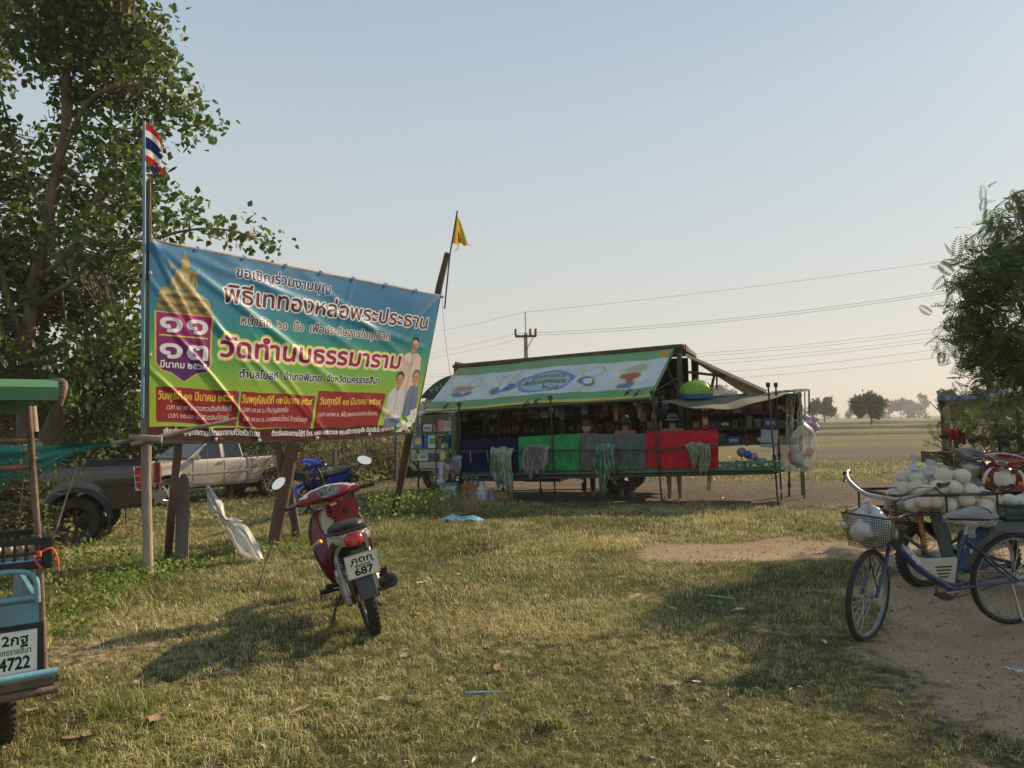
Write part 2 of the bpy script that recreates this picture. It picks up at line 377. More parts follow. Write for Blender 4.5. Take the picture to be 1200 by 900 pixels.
turf = mix(mrange(noise(1.1, 5), .35, .65), (.055, .06, .022), (.21, .175, .08))
turf = mix(mrange(noise(55, 4, .7), .4, .62), turf, (.052, .055, .026))
sand = mix(mrange(noise(2.2, 9, .65), .3, .7), (.42, .285, .18), (.58, .415, .27))
sand = mix(mrange(noise(85, 4, .7), .5, .68), sand, (.14, .105, .075))
sand = mix(mrange(noise(260, 3, .7), .58, .7), sand, (.5, .42, .33))
grav = mix(mrange(noise(34, 4, .8), .40, .64), (.03, .022, .018), (.19, .145, .11))
yard = mix(mrange(noise(1.3, 6, .7), .35, .65), (.095, .07, .05), (.19, .145, .10)); yard = mix(mrange(noise(42, 4, .8), .46, .66), yard, (.05, .037, .028)); yard = mix(mrange(noise(130, 3, .8), .6, .72), yard, (.36, .30, .24))
SXY = nn('SeparateXYZ'); L.new(geo.outputs['Position'], SXY.inputs[0]); SY = SXY.outputs[1]
at = nn('Attribute'); at.attribute_name = 'tint'; a2 = nn('Attribute'); a2.attribute_name = 'dark'
dm = mrange(math_('ADD', at.outputs['Fac'], mrange(noise(9, 8, .75), .3, .7, -.34, .34)), .35, .6)
sand = mix(mrange(SY, 7.0, 12.0), sand, yard); col = mix(dm, turf, sand); col = mix(a2.outputs['Fac'], col, grav)
# far fields: bands of dry and green strips
sx = nn('SeparateXYZ'); L.new(geo.outputs['Position'], sx.inputs[0])
mp = nn('Mapping'); mp.inputs['Scale'].default_value = (.004, .045, 1); L.new(geo.outputs['Position'], mp.inputs[0])
nb = nn('TexNoise'); nb.inputs['Scale'].default_value = 1; nb.inputs['Detail'].default_value = 6; L.new(mp.outputs[0], nb.inputs['Vector'])
fld = mix(mrange(nb.outputs['Fac'], .42, .6), (.085, .105, .03), (.20, .165, .07)); fld = mix(mrange(noise(1.6, 8, .75), .42, .62), fld, (.085, .08, .035))
far = mrange(sx.outputs[1], 15, 24); far2 = math_('MULTIPLY', far, math_('SUBTRACT', 1.0, dm)); far3 = math_('MULTIPLY', far2, math_('SUBTRACT', 1.0, a2.outputs['Fac']))
col = mix(far3, col, fld); L.new(col, b.inputs['Base Color'])
bp = nn('Bump'); bp.inputs['Strength'].default_value = .9; bp.inputs['Distance'].default_value = .03
L.new(math_('ADD', noise(28, 7, .75), math_('MULTIPLY', noise(140, 3), .35)), bp.inputs['Height']); L.new(bp.outputs[0], b.inputs['Normal'])
me = np_mesh('ground', V, F, gm, tint=dirt_at(V[:, 0], V[:, 1]), smooth=True)
aa = me.attributes.new('dark', 'FLOAT', 'POINT'); aa.data.foreach_set('value', dark_at(V[:, 0], V[:, 1]).astype(np.float32))
tag(share('ground', me), kind='structure')

# grass: tufts of a few blades each, one object per sort
def tuft(nb_, h, spread, wdt, lean, seed):
    g = np.random.default_rng(seed); v = []; f = []
    for i in range(nb_):
        a = g.uniform(0, 2 * PI); r = spread * math.sqrt(g.random()); bx, by = r * math.cos(a), r * math.sin(a)
        d = g.uniform(0, 2 * PI); l = h * g.uniform(.5, 1.15); k = lean * g.uniform(.3, 1.5); dx, dy = math.cos(d), math.sin(d); ox, oy = -dy * wdt / 2, dx * wdt / 2; o = len(v)
        m_ = .55
        v += [(bx - ox, by - oy, -.005), (bx + ox, by + oy, -.005), (bx + dx * l * k * .3 - ox * .7, by + dy * l * k * .3 - oy * .7, l * m_), (bx + dx * l * k * .3 + ox * .7, by + dy * l * k * .3 + oy * .7, l * m_), (bx + dx * l * k, by + dy * l * k, l * max(.25, 1 - .35 * k))]
        f += [(o, o + 1, o + 3, o + 2), (o + 2, o + 3, o + 4, o + 4)]
    return np.array(v), f
def tri(f):
    r = []
    for q in f:
        r.append((q[0], q[1], q[2]))
        if q[3] != q[2]: r.append((q[0], q[2], q[3]))
    return np.array(r)
grass_m = mat('grass_blade', (.165, .18, .045), rough=.65, var=.55, scale=.9, bump=0, trans=.28, tint=(.66, .56, .29), spec=.25)
def pos_noise_fix(m):   # grass colour varies with place, not with each tuft's own coordinates
    for n_ in m.node_tree.nodes:
        if n_.type == 'TEX_NOISE':
            g_ = m.node_tree.nodes.new('ShaderNodeNewGeometry'); m.node_tree.links.new(g_.outputs['Position'], n_.inputs['Vector'])
pos_noise_fix(grass_m)
def in_view(x, y, mg=1.06): return (np.abs(x) < (y * .69 * mg + .5))
def scatter_grass(n, y0, y1, nb_, h, spread, wdt, lean, seed, thr=1.0, power=1.0):
    g = np.random.default_rng(seed); u = g.random(n); y = (y0 ** (2 - power) + u * (y1 ** (2 - power) - y0 ** (2 - power))) ** (1 / (2 - power)) if power != 2 else y0 * (y1 / y0) ** u
    x = g.uniform(-1, 1, n) * (y * .71 + .5); d = dirt_at(x, y); dk = dark_at(x, y)
    pn = fbm(x * 1.7 + 40, y * 1.7)
    keep = (g.random(n) > np.clip(d * 1.35, 0, .985)) & (g.random(n) > dk * 1.2) & (g.random(n) < (.35 + 1.1 * pn) * thr)
    x, y, pn = x[keep], y[keep], pn[keep]; m = len(x); out = []
    big = .55 + 1.0 * fbm(x * .8 + 11, y * .8 + 5)
    dry = np.clip(g.normal(.34, .42, m) + (fbm(x * .7, y * .7 + 50) - .5) * 1.8, 0, 1)
    sc = big * g.uniform(.6, 1.25, m) * (1 - .25 * d[keep])
    tv, tf = tuft(nb_, h, spread, wdt, lean, seed); tf = tri(tf)
    V, F = scatter(tv, tf, np.stack([x, y, ground_z(x, y)], -1), rots(m, .18, rng=g), sc)
    return V, F, np.repeat(dry, len(tv))
parts = []
for (n, y0, y1, nb_, h, sp, wd, ln, sd_, pw) in ((27000, 2.6, 6.5, 8, .040, .045, .0036, 1.1, 1, .6), (22000, 5.5, 10, 8, .045, .07, .0062, .9, 2, .9), (20000, 9, 15, 8, .06, .10, .010, .8, 3, 1.0), (13000, 14, 30, 8, .08, .2, .02, .8, 4, 1.0)):
    parts.append(scatter_grass(n, y0, y1, nb_, h, sp, wd, ln, sd_, 1.0, pw))
def join(parts):
    V = []; F = []; T = []; o = 0
    for v, f, t in parts: V.append(v); F.append(f + o); T.append(t); o += len(v)
    return np.concatenate(V), np.concatenate(F), np.concatenate(T)
V, F, T = join(parts); tag(share('lawn_grass', np_mesh('lawn_grass', V, F, grass_m, tint=T)), 'short patchy green and straw coloured grass covering the ground', 'grass', kind='stuff')
# ================================================================== trees and bushes
bark = mat('bark', (.16, .12, .085), rough=.9, var=.35, scale=5, bump=.6, bscale=30, stretch=(1, 1, .35))
bark_pale = mat('bark_pale', (.26, .22, .17), rough=.9, var=.3, scale=6, bump=.4, bscale=30)
leaf_big = mat('leaf_big', (.055, .10, .018), rough=.5, var=.35, scale=.7, bump=0, trans=.33, tint=(.16, .20, .035), spec=.4)
leaf_hedge = mat('leaf_hedge', (.06, .085, .02), rough=.6, var=.35, scale=.8, bump=0, trans=.35, tint=(.24, .24, .07), spec=.3)
leaf_fine = mat('leaf_fine', (.062, .10, .03), rough=.6, var=.3, scale=.8, bump=0, trans=.4, tint=(.18, .22, .06), spec=.3)
leaf_far = mat('leaf_far', (.05, .065, .03), rough=.8, var=.3, scale=.2, bump=0, trans=.2, tint=(.11, .13, .045), spec=.2)
leaf_far_green = mat('leaf_far_green', (.075, .10, .03), rough=.8, var=.3, scale=.2, bump=0, trans=.25, tint=(.15, .19, .05), spec=.2)
straw = mat('straw', (.30, .24, .13), rough=.8, var=.3, scale=3, bump=0, trans=.2, tint=(.42, .36, .22), spec=.2)
pod = mat('seed_pod', (.16, .10, .05), rough=.8, bump=0, var=.3)
LEAF = (np.array([(0, 0, 0), (-.40, .38, .05), (.40, .38, .05), (0, .5, -.05), (-.22, .80, .0), (.22, .80, .0), (0, 1.05, -.12)]),
        np.array([(0, 3, 1), (0, 2, 3), (1, 3, 4), (2, 5, 3), (3, 6, 4), (3, 5, 6)]))
LEAF4 = (np.array([(0, 0, 0), (-.3, .5, .06), (.3, .5, .06), (0, 1, -.05)]), np.array([(0, 2, 3), (0, 3, 1)]))
def frond(n=9):           # feathery leaf: pairs of narrow leaflets on a rachis
    v = []; f = []
    for i in range(n):
        y = .1 + .9 * i / n; l = .30 * math.sin(PI * (.25 + .7 * i / n)); z = -.25 * y * y
        for s in (-1, 1):
            o = len(v); v += [(0, y, z), (s * l * .6, y + .02, z - .01), (s * l, y + .10, z - .04), (s * l * .5, y + .09, z)]; f += [(o, o + 1, o + 2), (o, o + 2, o + 3)]
    return np.array(v), np.array(f)
FROND = frond()
def foliage(blobs, per, size, tmpl, rng, tilt=.9, shell=.35, cluster=7, crad=.16, flat=1.0):
    """blobs: (centre, radius or (rx,ry,rz)); returns V, F, tint and the cluster centres"""
    P = []; C = []
    for c, r in blobs:
        r = np.array(r if hasattr(r, '__len__') else (r, r, r * flat)); k = max(1, int(per * (r[0] * r[2]) / cluster))
        d = rng.normal(size=(k, 3)); d /= np.linalg.norm(d, axis=1)[:, None]; q = (shell + (1 - shell) * rng.random(k) ** .6)[:, None]
        cc = np.array(c) + d * q * r; C.append(cc)
        P.append((cc[:, None, :] + rng.normal(0, crad, (k, cluster, 3))).reshape(-1, 3))
    P = np.concatenate(P); C = np.concatenate(C); n = len(P); R = rots(n, tilt, rng=rng)
    V, F = scatter(tmpl[0], tmpl[1], P, R, size * rng.uniform(.6, 1.25, n)); t = np.clip(rng.normal(.35, .33, n), 0, 1)
    return V, F, np.repeat(t, len(tmpl[0])), C
def twigs(mb, limbs, C, rng, r=.012, frac=.5, sag=.1, maxd=3.0):
    pts = np.array([p for l in limbs for p in resample(l[0], 8)])
    for c in C[rng.random(len(C)) < frac]:
        i = np.argmin(((pts - c) ** 2).sum(1)); a = Vector(pts[i]); b = Vector(c)
        if (b - a).length > maxd: continue
        m = (a + b) / 2 + Vector(rng.normal(0, .1, 3)) * (b - a).length + Vector((0, 0, -sag * (b - a).length * rng.random()))
        mb.tube([a, m, b], [r * 1.6, r, r * .45], 4, caps=False)
def resample(P, k):
    out = []
    for a, b in zip(P[:-1], P[1:]): out += [tuple(Vector(a).lerp(Vector(b), i / k)) for i in range(k)]
    return out + [tuple(P[-1])]
def smooth_path(P, it=2):
    P = [Vector(p) for p in P]
    for _ in range(it):
        Q = [P[0]]
        for a, b in zip(P[:-1], P[1:]): Q += [a.lerp(b, .25), a.lerp(b, .75)]
        P = Q + [P[-1]]
    return P
def make_tree(name, label, cat, limbs, blobs, per, size, tmpl, lm, bm_=None, seed=1, group=None, twig=.5, tr=.012, maxd=3.0, extra=None, **kw):
    g = np.random.default_rng(seed); base = Vector(limbs[0][0][0]); t = thing(name, label, cat, base, group=group)
    off = -base; mb = MB()
    for P, r in limbs:
        Q = smooth_path(P); n = len(Q); rr = [np.interp(i / (n - 1), np.linspace(0, 1, len(r)), r) * (1 + .06 * math.sin(i * 1.7)) for i in range(n)]
        mb.tube([q + off for q in Q], rr, 9)
    V, F, T, C = foliage(blobs, per, size, tmpl, g, **kw)
    l2 = [([Vector(p) + off for p in P], r) for P, r in limbs]; twigs(mb, l2, C + np.array(off), g, tr, twig, maxd=maxd)
    mb.build('trunk', bm_ or bark, t)
    share('crown', np_mesh('crown', V + np.array(off), F, lm, tint=T), t)
    if extra: extra(t, C + np.array(off), g)
    return t
def B(px, py, r, y): p = D(px, py, y); return (tuple(p), r * y / 900)
def PL(*a): return [tuple(D(x, y_, d)) for x, y_, d in a]
# --- the big tree on the left
g0 = random.Random(3)
bl = [B(x, y, r, 16.8 + g0.uniform(-1.6, 1.6)) for x, y, r in [(60, 15, 55), (120, 15, 55), (160, 45, 36), (100, 75, 45), (150, 105, 42), (192, 112, 30), (222, 140, 20), (245, 150, 11), (192, 80, 24), (35, 60, 32), (5, 20, 42), (10, 195, 34), (60, 178, 26), (125, 165, 34), (165, 160, 26), (150, 200, 32), (98, 225, 38), (30, 240, 42), (-20, 290, 50), (10, 300, 36), (60, 300, 46), (110, 285, 42), (160, 245, 34), (185, 215, 18), (212, 248, 18), (240, 266, 14), (270, 272, 13), (298, 272, 12), (315, 288, 9), (150, 320, 38), (30, 350, 48), (90, 360, 44), (140, 385, 36), (15, 410, 45), (75, 430, 40), (-40, 60, 60), (-60, 180, 60), (-50, 400, 60), (60, -50, 60), (130, -45, 50), (0, -60, 60), (185, 275, 18), (85, 120, 28), (-5, 135, 16), (190, 15, 10)]]
lmb = [(PL((28, 545, 17), (30, 440, 17), (36, 350, 17), (55, 270, 16.9), (66, 200, 16.8), (80, 145, 16.7), (74, 100, 16.6), (86, 50, 16.6), (90, -60, 16.6)), [.26, .22, .19, .16, .13, .10, .05]),
       (PL((66, 200, 16.8), (90, 138, 16.6), (112, 108, 16.5), (150, 98, 16.2), (200, 104, 16), (238, 148, 15.9)), [.10, .08, .07, .05, .03, .012]),
       (PL((40, 330, 17), (80, 300, 16.7), (105, 250, 16.5), (125, 205, 16.4), (140, 150, 16.3)), [.11, .09, .07, .05, .02]),
       (PL((36, 360, 17), (85, 330, 16.5), (150, 292, 16.2), (215, 268, 16), (270, 268, 16), (314, 285, 16)), [.10, .08, .06, .04, .025, .01]),
       (PL((30, 420, 17), (5, 330, 16.8), (-20, 240, 16.7), (-30, 120, 16.5)), [.14, .11, .07, .03]),
       (PL((55, 270, 16.9), (30, 200, 16.5), (5, 130, 16.3), (-10, 60, 16.3)), [.08, .05, .04, .02]),
       (PL((86, 50, 16.6), (120, 20, 16.4), (160, 30, 16.3)), [.05, .035, .015])]
def pods(t, C, g):        # brown seed pods hanging in tassels under the upper right crown
    mb = MB(); k = 0
    for c in C[g.permutation(len(C))]:
        if k > 60: break
        if c[2] > 6.5 and c[0] > -.2:
            for _ in range(3):
                q = Vector(c) + Vector(g.normal(0, .12, 3)); mb.bar(q, q + Vector((g.normal(0, .02), 0, -g.uniform(.10, .24))), .022, .006)
            k += 1
    mb.build('seed_pods', pod, t)['kind'] = 'stuff'
make_tree('broadleaf_tree', 'tall broadleaf tree with dense round leaves towering behind the banner at the left edge', 'tree', [(P, [q * .68 for q in r]) for P, r in lmb], bl, 900, .17, LEAF, leaf_big, seed=4, twig=.35, tr=.014, extra=pods, crad=.2, cluster=8, shell=.2)
# a second, leaning tree in the thicket behind the pickups
bl = [B(x, y, r, d) for x, y, r, d in [(125, 400, 30, 18), (150, 440, 34, 18.2), (100, 450, 34, 18.4), (60, 470, 34, 19), (10, 470, 40, 19), (150, 480, 30, 19), (110, 495, 26, 19), (175, 420, 25, 18.5), (-30, 460, 50, 19)]]
lmb = [(PL((50, 545, 18.5), (62, 498, 18.3), (78, 470, 18.2), (112, 438, 18), (150, 412, 18)), [.26, .24, .19, .13, .08]),
       (PL((95, 455, 18.1), (105, 420, 18), (100, 380, 18)), [.12, .08, .04]), (PL((112, 438, 18), (135, 400, 17.9), (150, 360, 17.9)), [.10, .06, .03])]
make_tree('leaning_tree', 'thick leaning trunk with dark leaves in the thicket behind the black pickup', 'tree', lmb, bl, 1500, .14, LEAF, leaf_big, seed=5, twig=.3, crad=.2, cluster=8, shell=.1)
# thicket along the field edge behind the pickups
def mass(name, label, cat, blobs, per, size, tmpl, m, seed, kind='stuff', **kw):
    g = np.random.default_rng(seed); V, F, T, C = foliage(blobs, per, size, tmpl, g, **kw)
    return tag(share(name, np_mesh(name, V, F, m, tint=T)), label, cat, kind=kind)
g1 = random.Random(5); hb = []
for i in range(46):
    px = -80 + i * 14 + g1.uniform(-6, 6); d = g1.uniform(22.5, 25); top = np.interp(px, [-80, 120, 250, 420, 560], [445, 462, 480, 508, 522])
    for py in np.arange(top + 14, 556, 17): hb.append(B(px + g1.uniform(-7, 7), py, 15, d))
hb = [(p, r) for p, r in hb if p[2] > .1]
mass('thicket', 'dense tangled green undergrowth along the field edge behind the pickups', 'undergrowth', hb, 1500, .11, LEAF, leaf_hedge, 11, crad=.14, cluster=8, shell=.1)
hb = [(tuple(Vector((x + g1.uniform(-.3, .3), 21.8 + g1.uniform(-.4, .6), .35 + g1.uniform(-.2, .5)))), .55) for x in np.linspace(-8.5, -2.2, 16)]
mass('dry_vines', 'straw coloured dry vines sprawling in front of the thicket', 'dry vines', hb, 900, .16, (np.array([(0, 0, 0), (.04, .5, .1), (0, 1, 0), (-.04, .5, .1)]), np.array([(0, 1, 2), (0, 2, 3)])), straw, 12, crad=.2, cluster=6, shell=.3)
# leafy scrub in the left foreground, in front of the black pickup
hb = [B(*a) for a in [(5, 575, 34, 7.6), (25, 565, 22, 7.4), (30, 600, 28, 7.3), (15, 630, 34, 7.2), (50, 650, 22, 7.2), (90, 655, 12, 7.4), (35, 670, 28, 6.6), (80, 685, 16, 6.4), (62, 610, 9, 7.4), (90, 560, 5, 7.6), (95, 545, 6, 7.4), (50, 575, 9, 7.3), (70, 625, 8, 7.4), (65, 540, 9, 7.4), (35, 540, 9, 7.2), (-30, 600, 50, 7.4), (50, 700, 16, 6)]]
hb = [(p, r) for p, r in hb if p[2] > .02]
t = make_tree('scrub_bush', 'sprawling small leaved bush beside the rear wheel of the black pickup', 'bush', [(PL((40, 690, 7), (60, 640, 7.2), (75, 590, 7.4), (90, 545, 7.4)), [.012, .01, .008, .004]), (PL((30, 690, 7), (20, 620, 7.2), (30, 545, 7.2)), [.012, .009, .004])], hb, 5200, .045, LEAF, leaf_hedge, seed=13, twig=.5, tr=.003, crad=.07, cluster=6, shell=.15)
# right-hand feathery tree and the bush beneath it
g2 = random.Random(8)
bl = [B(x, y, r * 1.08, 10.2 + g2.uniform(-.8, .8)) for x, y, r in [(1160, 345, 32), (1150, 415, 26), (1185, 305, 24), (1135, 385, 20), (1155, 310, 20), (1190, 440, 26), (1188, 234, 11), (1172, 262, 16), (1195, 285, 24), (1152, 300, 18), (1132, 328, 16), (1180, 325, 28), (1142, 358, 22), (1118, 378, 14), (1170, 385, 32), (1130, 405, 18), (1195, 405, 30), (1168, 430, 24), (1225, 260, 34), (1240, 330, 50), (1240, 410, 45), (1205, 455, 24), (1140, 432, 12)]]
for i in range(38): bl.append((tuple(Vector((8.25 + g2.uniform(-.75, .75), 9.1 + g2.uniform(-.8, .7), 3.6 + g2.uniform(-.9, 1.1)))), .6))
T0 = D(1215, 470, 10.4)
lmb = [([(T0.x + .2, T0.y, 0), (T0.x + .15, T0.y, 1.2), tuple(T0), (T0.x + .3, T0.y - .1, 3.4), tuple(D(1200, 260, 10.3)), tuple(D(1190, 226, 10.3))], [.11, .10, .08, .05, .015]),
       ([tuple(T0), tuple(D(1175, 420, 10.3)), tuple(D(1140, 370, 10.2)), tuple(D(1125, 335, 10.1))], [.05, .035, .02, .008]),
       ([tuple(T0 + Vector((.1, 0, .5))), tuple(D(1190, 340, 10.2)), tuple(D(1165, 290, 10.2)), tuple(D(1175, 250, 10.2))], [.045, .03, .02, .008]),
       ([(T0.x + .15, T0.y, 1.4), (T0.x + 1.0, T0.y - .3, 2.8), (T0.x + 2.2, T0.y - .4, 4.6)], [.07, .05, .02])]
make_tree('feathery_tree', 'feathery leaved tree rising over the scooters at the right edge', 'tree', lmb, bl, 860, .26, FROND, leaf_fine, seed=14, twig=.9, tr=.006, crad=.12, cluster=4, tilt=.8, shell=.15)
bl = [B(*a) for a in [(1120, 490, 12, 11.5), (1150, 494, 16, 11.5), (1180, 492, 18, 11.5), (1205, 492, 20, 11.5), (1150, 505, 26, 11.3), (1180, 505, 26, 11.2), (1128, 500, 14, 11.6), (1135, 530, 16, 11.2), (1170, 530, 22, 11.2), (1200, 525, 26, 11.2), (1100, 490, 10, 11.6), (1230, 500, 40, 11.2), (1240, 450, 34, 12), (1100, 505, 9, 11.6)]]
lmb = [(PL((1160, 556, 11.4), (1140, 520, 11.4), (1115, 495, 11.5), (1088, 470, 11.6)), [.02, .015, .01, .004]), (PL((1175, 556, 11.3), (1170, 510, 11.3), (1165, 465, 11.5)), [.03, .02, .008]), (PL((1150, 556, 11.4), (1120, 530, 11.4), (1085, 505, 11.5)), [.015, .01, .003]), (PL((1145, 556, 11.4), (1105, 525, 11.4), (1080, 515, 11.5)), [.012, .008, .003]), (PL((1195, 556, 11.2), (1205, 500, 11.3), (1210, 450, 11.8)), [.03, .02, .01])]
make_tree('roadside_bush', 'tall loose bush with arching twigs behind the parked scooters', 'bush', lmb, bl, 1350, .14, FROND, leaf_fine, bark_pale, seed=15, twig=.7, tr=.005, crad=.12, cluster=5, tilt=.8, shell=.1)
# distant trees over the fields
def far_tree(px, py, hpx, wpx, label, m=leaf_far, d=None, seed=1, palm=False, dens=1.0):
    b_ = G(px, py) if d is None else D(px, py, d); b_.z = 0; d = b_.y; s = d / 900; g = random.Random(seed); h = hpx * s; wd = wpx * s; bl_ = []
    if palm:
        for i in range(3): bl_.append(((b_.x + g.uniform(-.3, .3), b_.y, h * .9), (wd * .4, wd * .4, wd * .25)))
    else:
        for i in range(15):
            z = g.uniform(.42, .9); q = math.sin(PI * min(1, (z - .28) / .75)); bl_.append(((b_.x + g.uniform(-.38, .38) * wd * q, b_.y + g.uniform(-.3, .3) * wd, h * z), wd * g.uniform(.11, .19)))
    L_ = [([(b_.x, b_.y, -.1), (b_.x + wd * .02, b_.y, h * .3), (b_.x - wd * .02, b_.y, h * .55), (b_.x, b_.y, h * .82)], [h * .03, h * .022, h * .018, h * .008])]
    if not palm:
        for k in range(4): e = bl_[k * 3][0]; L_.append(([(b_.x, b_.y, h * .3), ((b_.x + e[0]) / 2, b_.y, h * .45), e], [h * .015, h * .01, h * .005]))
    return make_tree('field_tree', label, 'tree', L_, bl_, 620 * dens / s / s * .012, 3.4 * s, LEAF4, m, seed=seed, twig=.1, tr=h * .004, crad=wd * .035, cluster=5, shell=.1, maxd=h * .4, group='scattered trees across the far fields')
for a in [(966, 497, 31, 30, 'round dark tree standing alone just right of the stall in the far field', leaf_far, None, 21), (1021, 500.5, 37, 44, 'brighter green spreading tree, nearest in the middle of the field', leaf_far_green, None, 22),
          (1006, 491.5, 28, 26, 'tall grey green tree just behind the bright green field tree', leaf_far, None, 23), (1042, 490.5, 23, 18, 'slim tree right of the bright green field tree', leaf_far, None, 24), (1056, 490.5, 25, 15, 'narrow tree in the far tree line, second from the slim one', leaf_far, None, 25),
          (1070, 490, 20, 20, 'low round tree in the far tree line left of the roadside bush', leaf_far, None, 26), (1084, 489.5, 30, 12, 'tall thin distant tree poking above the far tree line', leaf_far, None, 27), (994, 492, 10, 8, 'tiny shrub in the haze between two field trees', leaf_far_green, None, 28),
          (846, 493.5, 38, 46, 'tree crown showing between the stall roof and its side awning', leaf_far, None, 29), (1112, 489, 44, 30, 'dark tree behind the blue roofed shed, its left one', leaf_far, 95, 30), (1140, 489, 46, 36, 'dark tree behind the blue roofed shed, its middle one', leaf_far, 90, 31), (1172, 489, 52, 40, 'dark tree behind the blue roofed shed, its right one', leaf_far, 88, 32),
          (510, 500, 52, 26, 'sparse leafy tree behind the truck cab at the banner edge', leaf_far_green, 46, 33)]:
    far_tree(*a[:5], m=a[5], d=a[6], seed=a[7])
g3 = random.Random(9); hb = []
for i in range(60):
    x = -420 + i * 17 + g3.uniform(-6, 6); hb.append(((x, 560 + g3.uniform(-30, 60), 2 + 2 * g3.random()), (g3.uniform(6, 14), 6, g3.uniform(3.0, 8.5))))
mass('distant_tree_line', 'blurred belt of trees along the horizon', 'tree line', hb, 6, 2.2, LEAF4, leaf_far, 41, crad=.8, cluster=5, shell=.1)
# field banks
def bank(name, pts, wd, h):
    mb = MB(); P = resample(pts, 40); g = random.Random(4)
    rings = []
    for i, p in enumerate(P):
        z = h * (.7 + .5 * g.random()); y = p[1] + g.uniform(-.3, .3); rings.append([(p[0], y - wd, -.02), (p[0], y - wd * .4, z), (p[0], y + wd * .4, z * .9), (p[0], y + wd, -.02)])
    mb.loft(rings, closed=False); tag(mb.build(name, mat('bank_earth', (.10, .09, .04), rough=.95, var=.4, scale=1.5, bump=.6, bscale=3)), kind='structure')
bank('field_bank', [(-30, 68, 0), (90, 62, 0)], .8, .3); bank('field_bank', [(-60, 104, 0), (140, 96, 0)], 1.0, .5); bank('field_bank', [(-90, 165, 0), (200, 155, 0)], 1.4, .7)
# ================================================================== the banner and its frame
wood_dark = mat('wood_dark', (.085, .058, .04), rough=.85, var=.4, scale=4, bump=.6, bscale=25, stretch=(1, 1, .15))
wood_grey = mat('wood_grey', (.14, .125, .11), rough=.9, var=.4, scale=4, bump=.7, bscale=30, stretch=(1, 1, .12))
bamboo = mat('bamboo', (.30, .24, .19), rough=.7, var=.35, scale=3, bump=.4, bscale=25, stretch=(1, 1, .2), dirt=.4)
wood_red = mat('wood_red', (.12, .07, .05), rough=.85, var=.35, scale=4, bump=.5, bscale=25, stretch=(1, 1, .15))
white_pl = mat('white_plastic', (.62, .61, .57), rough=.45, var=.08, scale=9, bump=.2, bscale=14, trans=.25)
rubber = mat('rubber', (.022, .021, .02), rough=.8, var=.3, scale=12, bump=.3, bscale=70, dirt=.35)
blk_pl = mat('black_plastic', (.02, .02, .022), rough=.5, var=.2, bump=.1)
blk_met = mat('black_metal', (.03, .03, .032), rough=.45, metal=.3, var=.3, bump=.1, dirt=.2)
steel = mat('steel', (.42, .41, .39), rough=.4, metal=.8, var=.25, bump=.1, dirt=.35)
chrome = mat('chrome', (.75, .75, .75), rough=.12, metal=1.0, var=.05, bump=0)
mirror_m = mat('mirror_glass', (.85, .88, .92), rough=.03, metal=1.0, var=.01, bump=0)
rope = mat('rope', (.35, .30, .22), rough=.9, bump=.3)

cv = Canvas(1700, 790, (.1, .4, .6)); yy = (np.arange(cv.h) + .5) / cv.h; xx = (np.arange(cv.w) + .5) / cv.w
stops = [0, .08, .30, .42, .58, .72, .88, 1]; cols = [(.72, .78, .22), (.70, .78, .22), (.58, .72, .25), (.42, .68, .35), (.16, .55, .55), (.14, .50, .62), (.16, .46, .66), (.24, .52, .72)]
cv.a = np.stack([np.interp(yy, stops, [c[k] for c in cols]) for k in range(3)], -1)[:, None, :] * np.ones((1, cv.w, 1))
hz_ = fbm(xx[None, :] * 4, yy[:, None] * 5) - .5; cv.a *= (1 + .16 * hz_)[:, :, None]   # cloudy print behind the letters
wm = np.clip(1 - ((xx[None, :] - .30) / .35) ** 2, 0, 1) * np.clip(1 - ((yy[:, None] - .85) / .2) ** 2, 0, 1) * .18; cv.a = cv.a * (1 - wm[..., None]) + wm[..., None] * .9
# seated statue in gold (left)
gold, gdk, glt = (.70, .61, .38), (.44, .36, .20), (.90, .84, .62)
cv.poly([(.018, .66), (.022, .72), (.16, .70), (.162, .635)], (.60, .50, .28)); cv.poly([(.022, .685), (.022, .70), (.16, .68), (.16, .665)], gdk, .6); cv.poly([(.02, .70), (.03, .745), (.15, .735), (.162, .69)], gold)
cv.poly([(.02, .735), (.035, .775), (.06, .77), (.085, .755), (.12, .765), (.155, .73), (.16, .705), (.10, .70), (.03, .712)], gold)
cv.poly([(.045, .75), (.085, .738), (.13, .742), (.15, .725), (.10, .716), (.04, .728)], gdk, .7)
cv.poly([(.062, .77), (.067, .83), (.062, .86), (.075, .885), (.10, .885), (.118, .865), (.112, .82), (.112, .77)], gold)
cv.poly([(.063, .86), (.052, .81), (.045, .76), (.055, .755), (.062, .80), (.07, .84)], gold); cv.poly([(.117, .862), (.124, .80), (.112, .765), (.095, .752), (.09, .762), (.11, .785)], gold)
cv.poly([(.05, .87), (.045, .925), (.062, .885)], gold); cv.poly([(.116, .87), (.128, .905), (.122, .86)], gold)
cv.poly([(.078, .88), (.076, .92), (.082, .95), (.088, .985), (.094, .95), (.10, .92), (.098, .88)], gold); cv.ell(.0875, .905, .009, .026, glt, .5)
for i in range(5): cv.rect(.080 + i * .0012, .935 + i * .009, .096 - i * .0016, .938 + i * .009, gdk, .7)
cv.ell(.088, .84, .012, .03, glt, .45); cv.poly([(.07, .88), (.085, .86), (.105, .80), (.10, .79), (.075, .84)], gdk, .4)
cv.poly([(.066, .79), (.072, .835), (.070, .80)], (.14, .47, .64)); cv.poly([(.113, .80), (.117, .835), (.119, .79)], (.14, .47, .64))
cv.ell(.091, .862, .016, .020, glt, .5); cv.ell(.080, .835, .006, .03, glt, .5); cv.ell(.105, .835, .004, .03, gdk, .5); cv.ell(.0875, .90, .010, .024, gold); cv.ell(.0875, .897, .0075, .017, glt, .7)
for s_ in (-1, 1): cv.ell(.0875 + s_ * .0035, .902, .0018, .002, gdk)
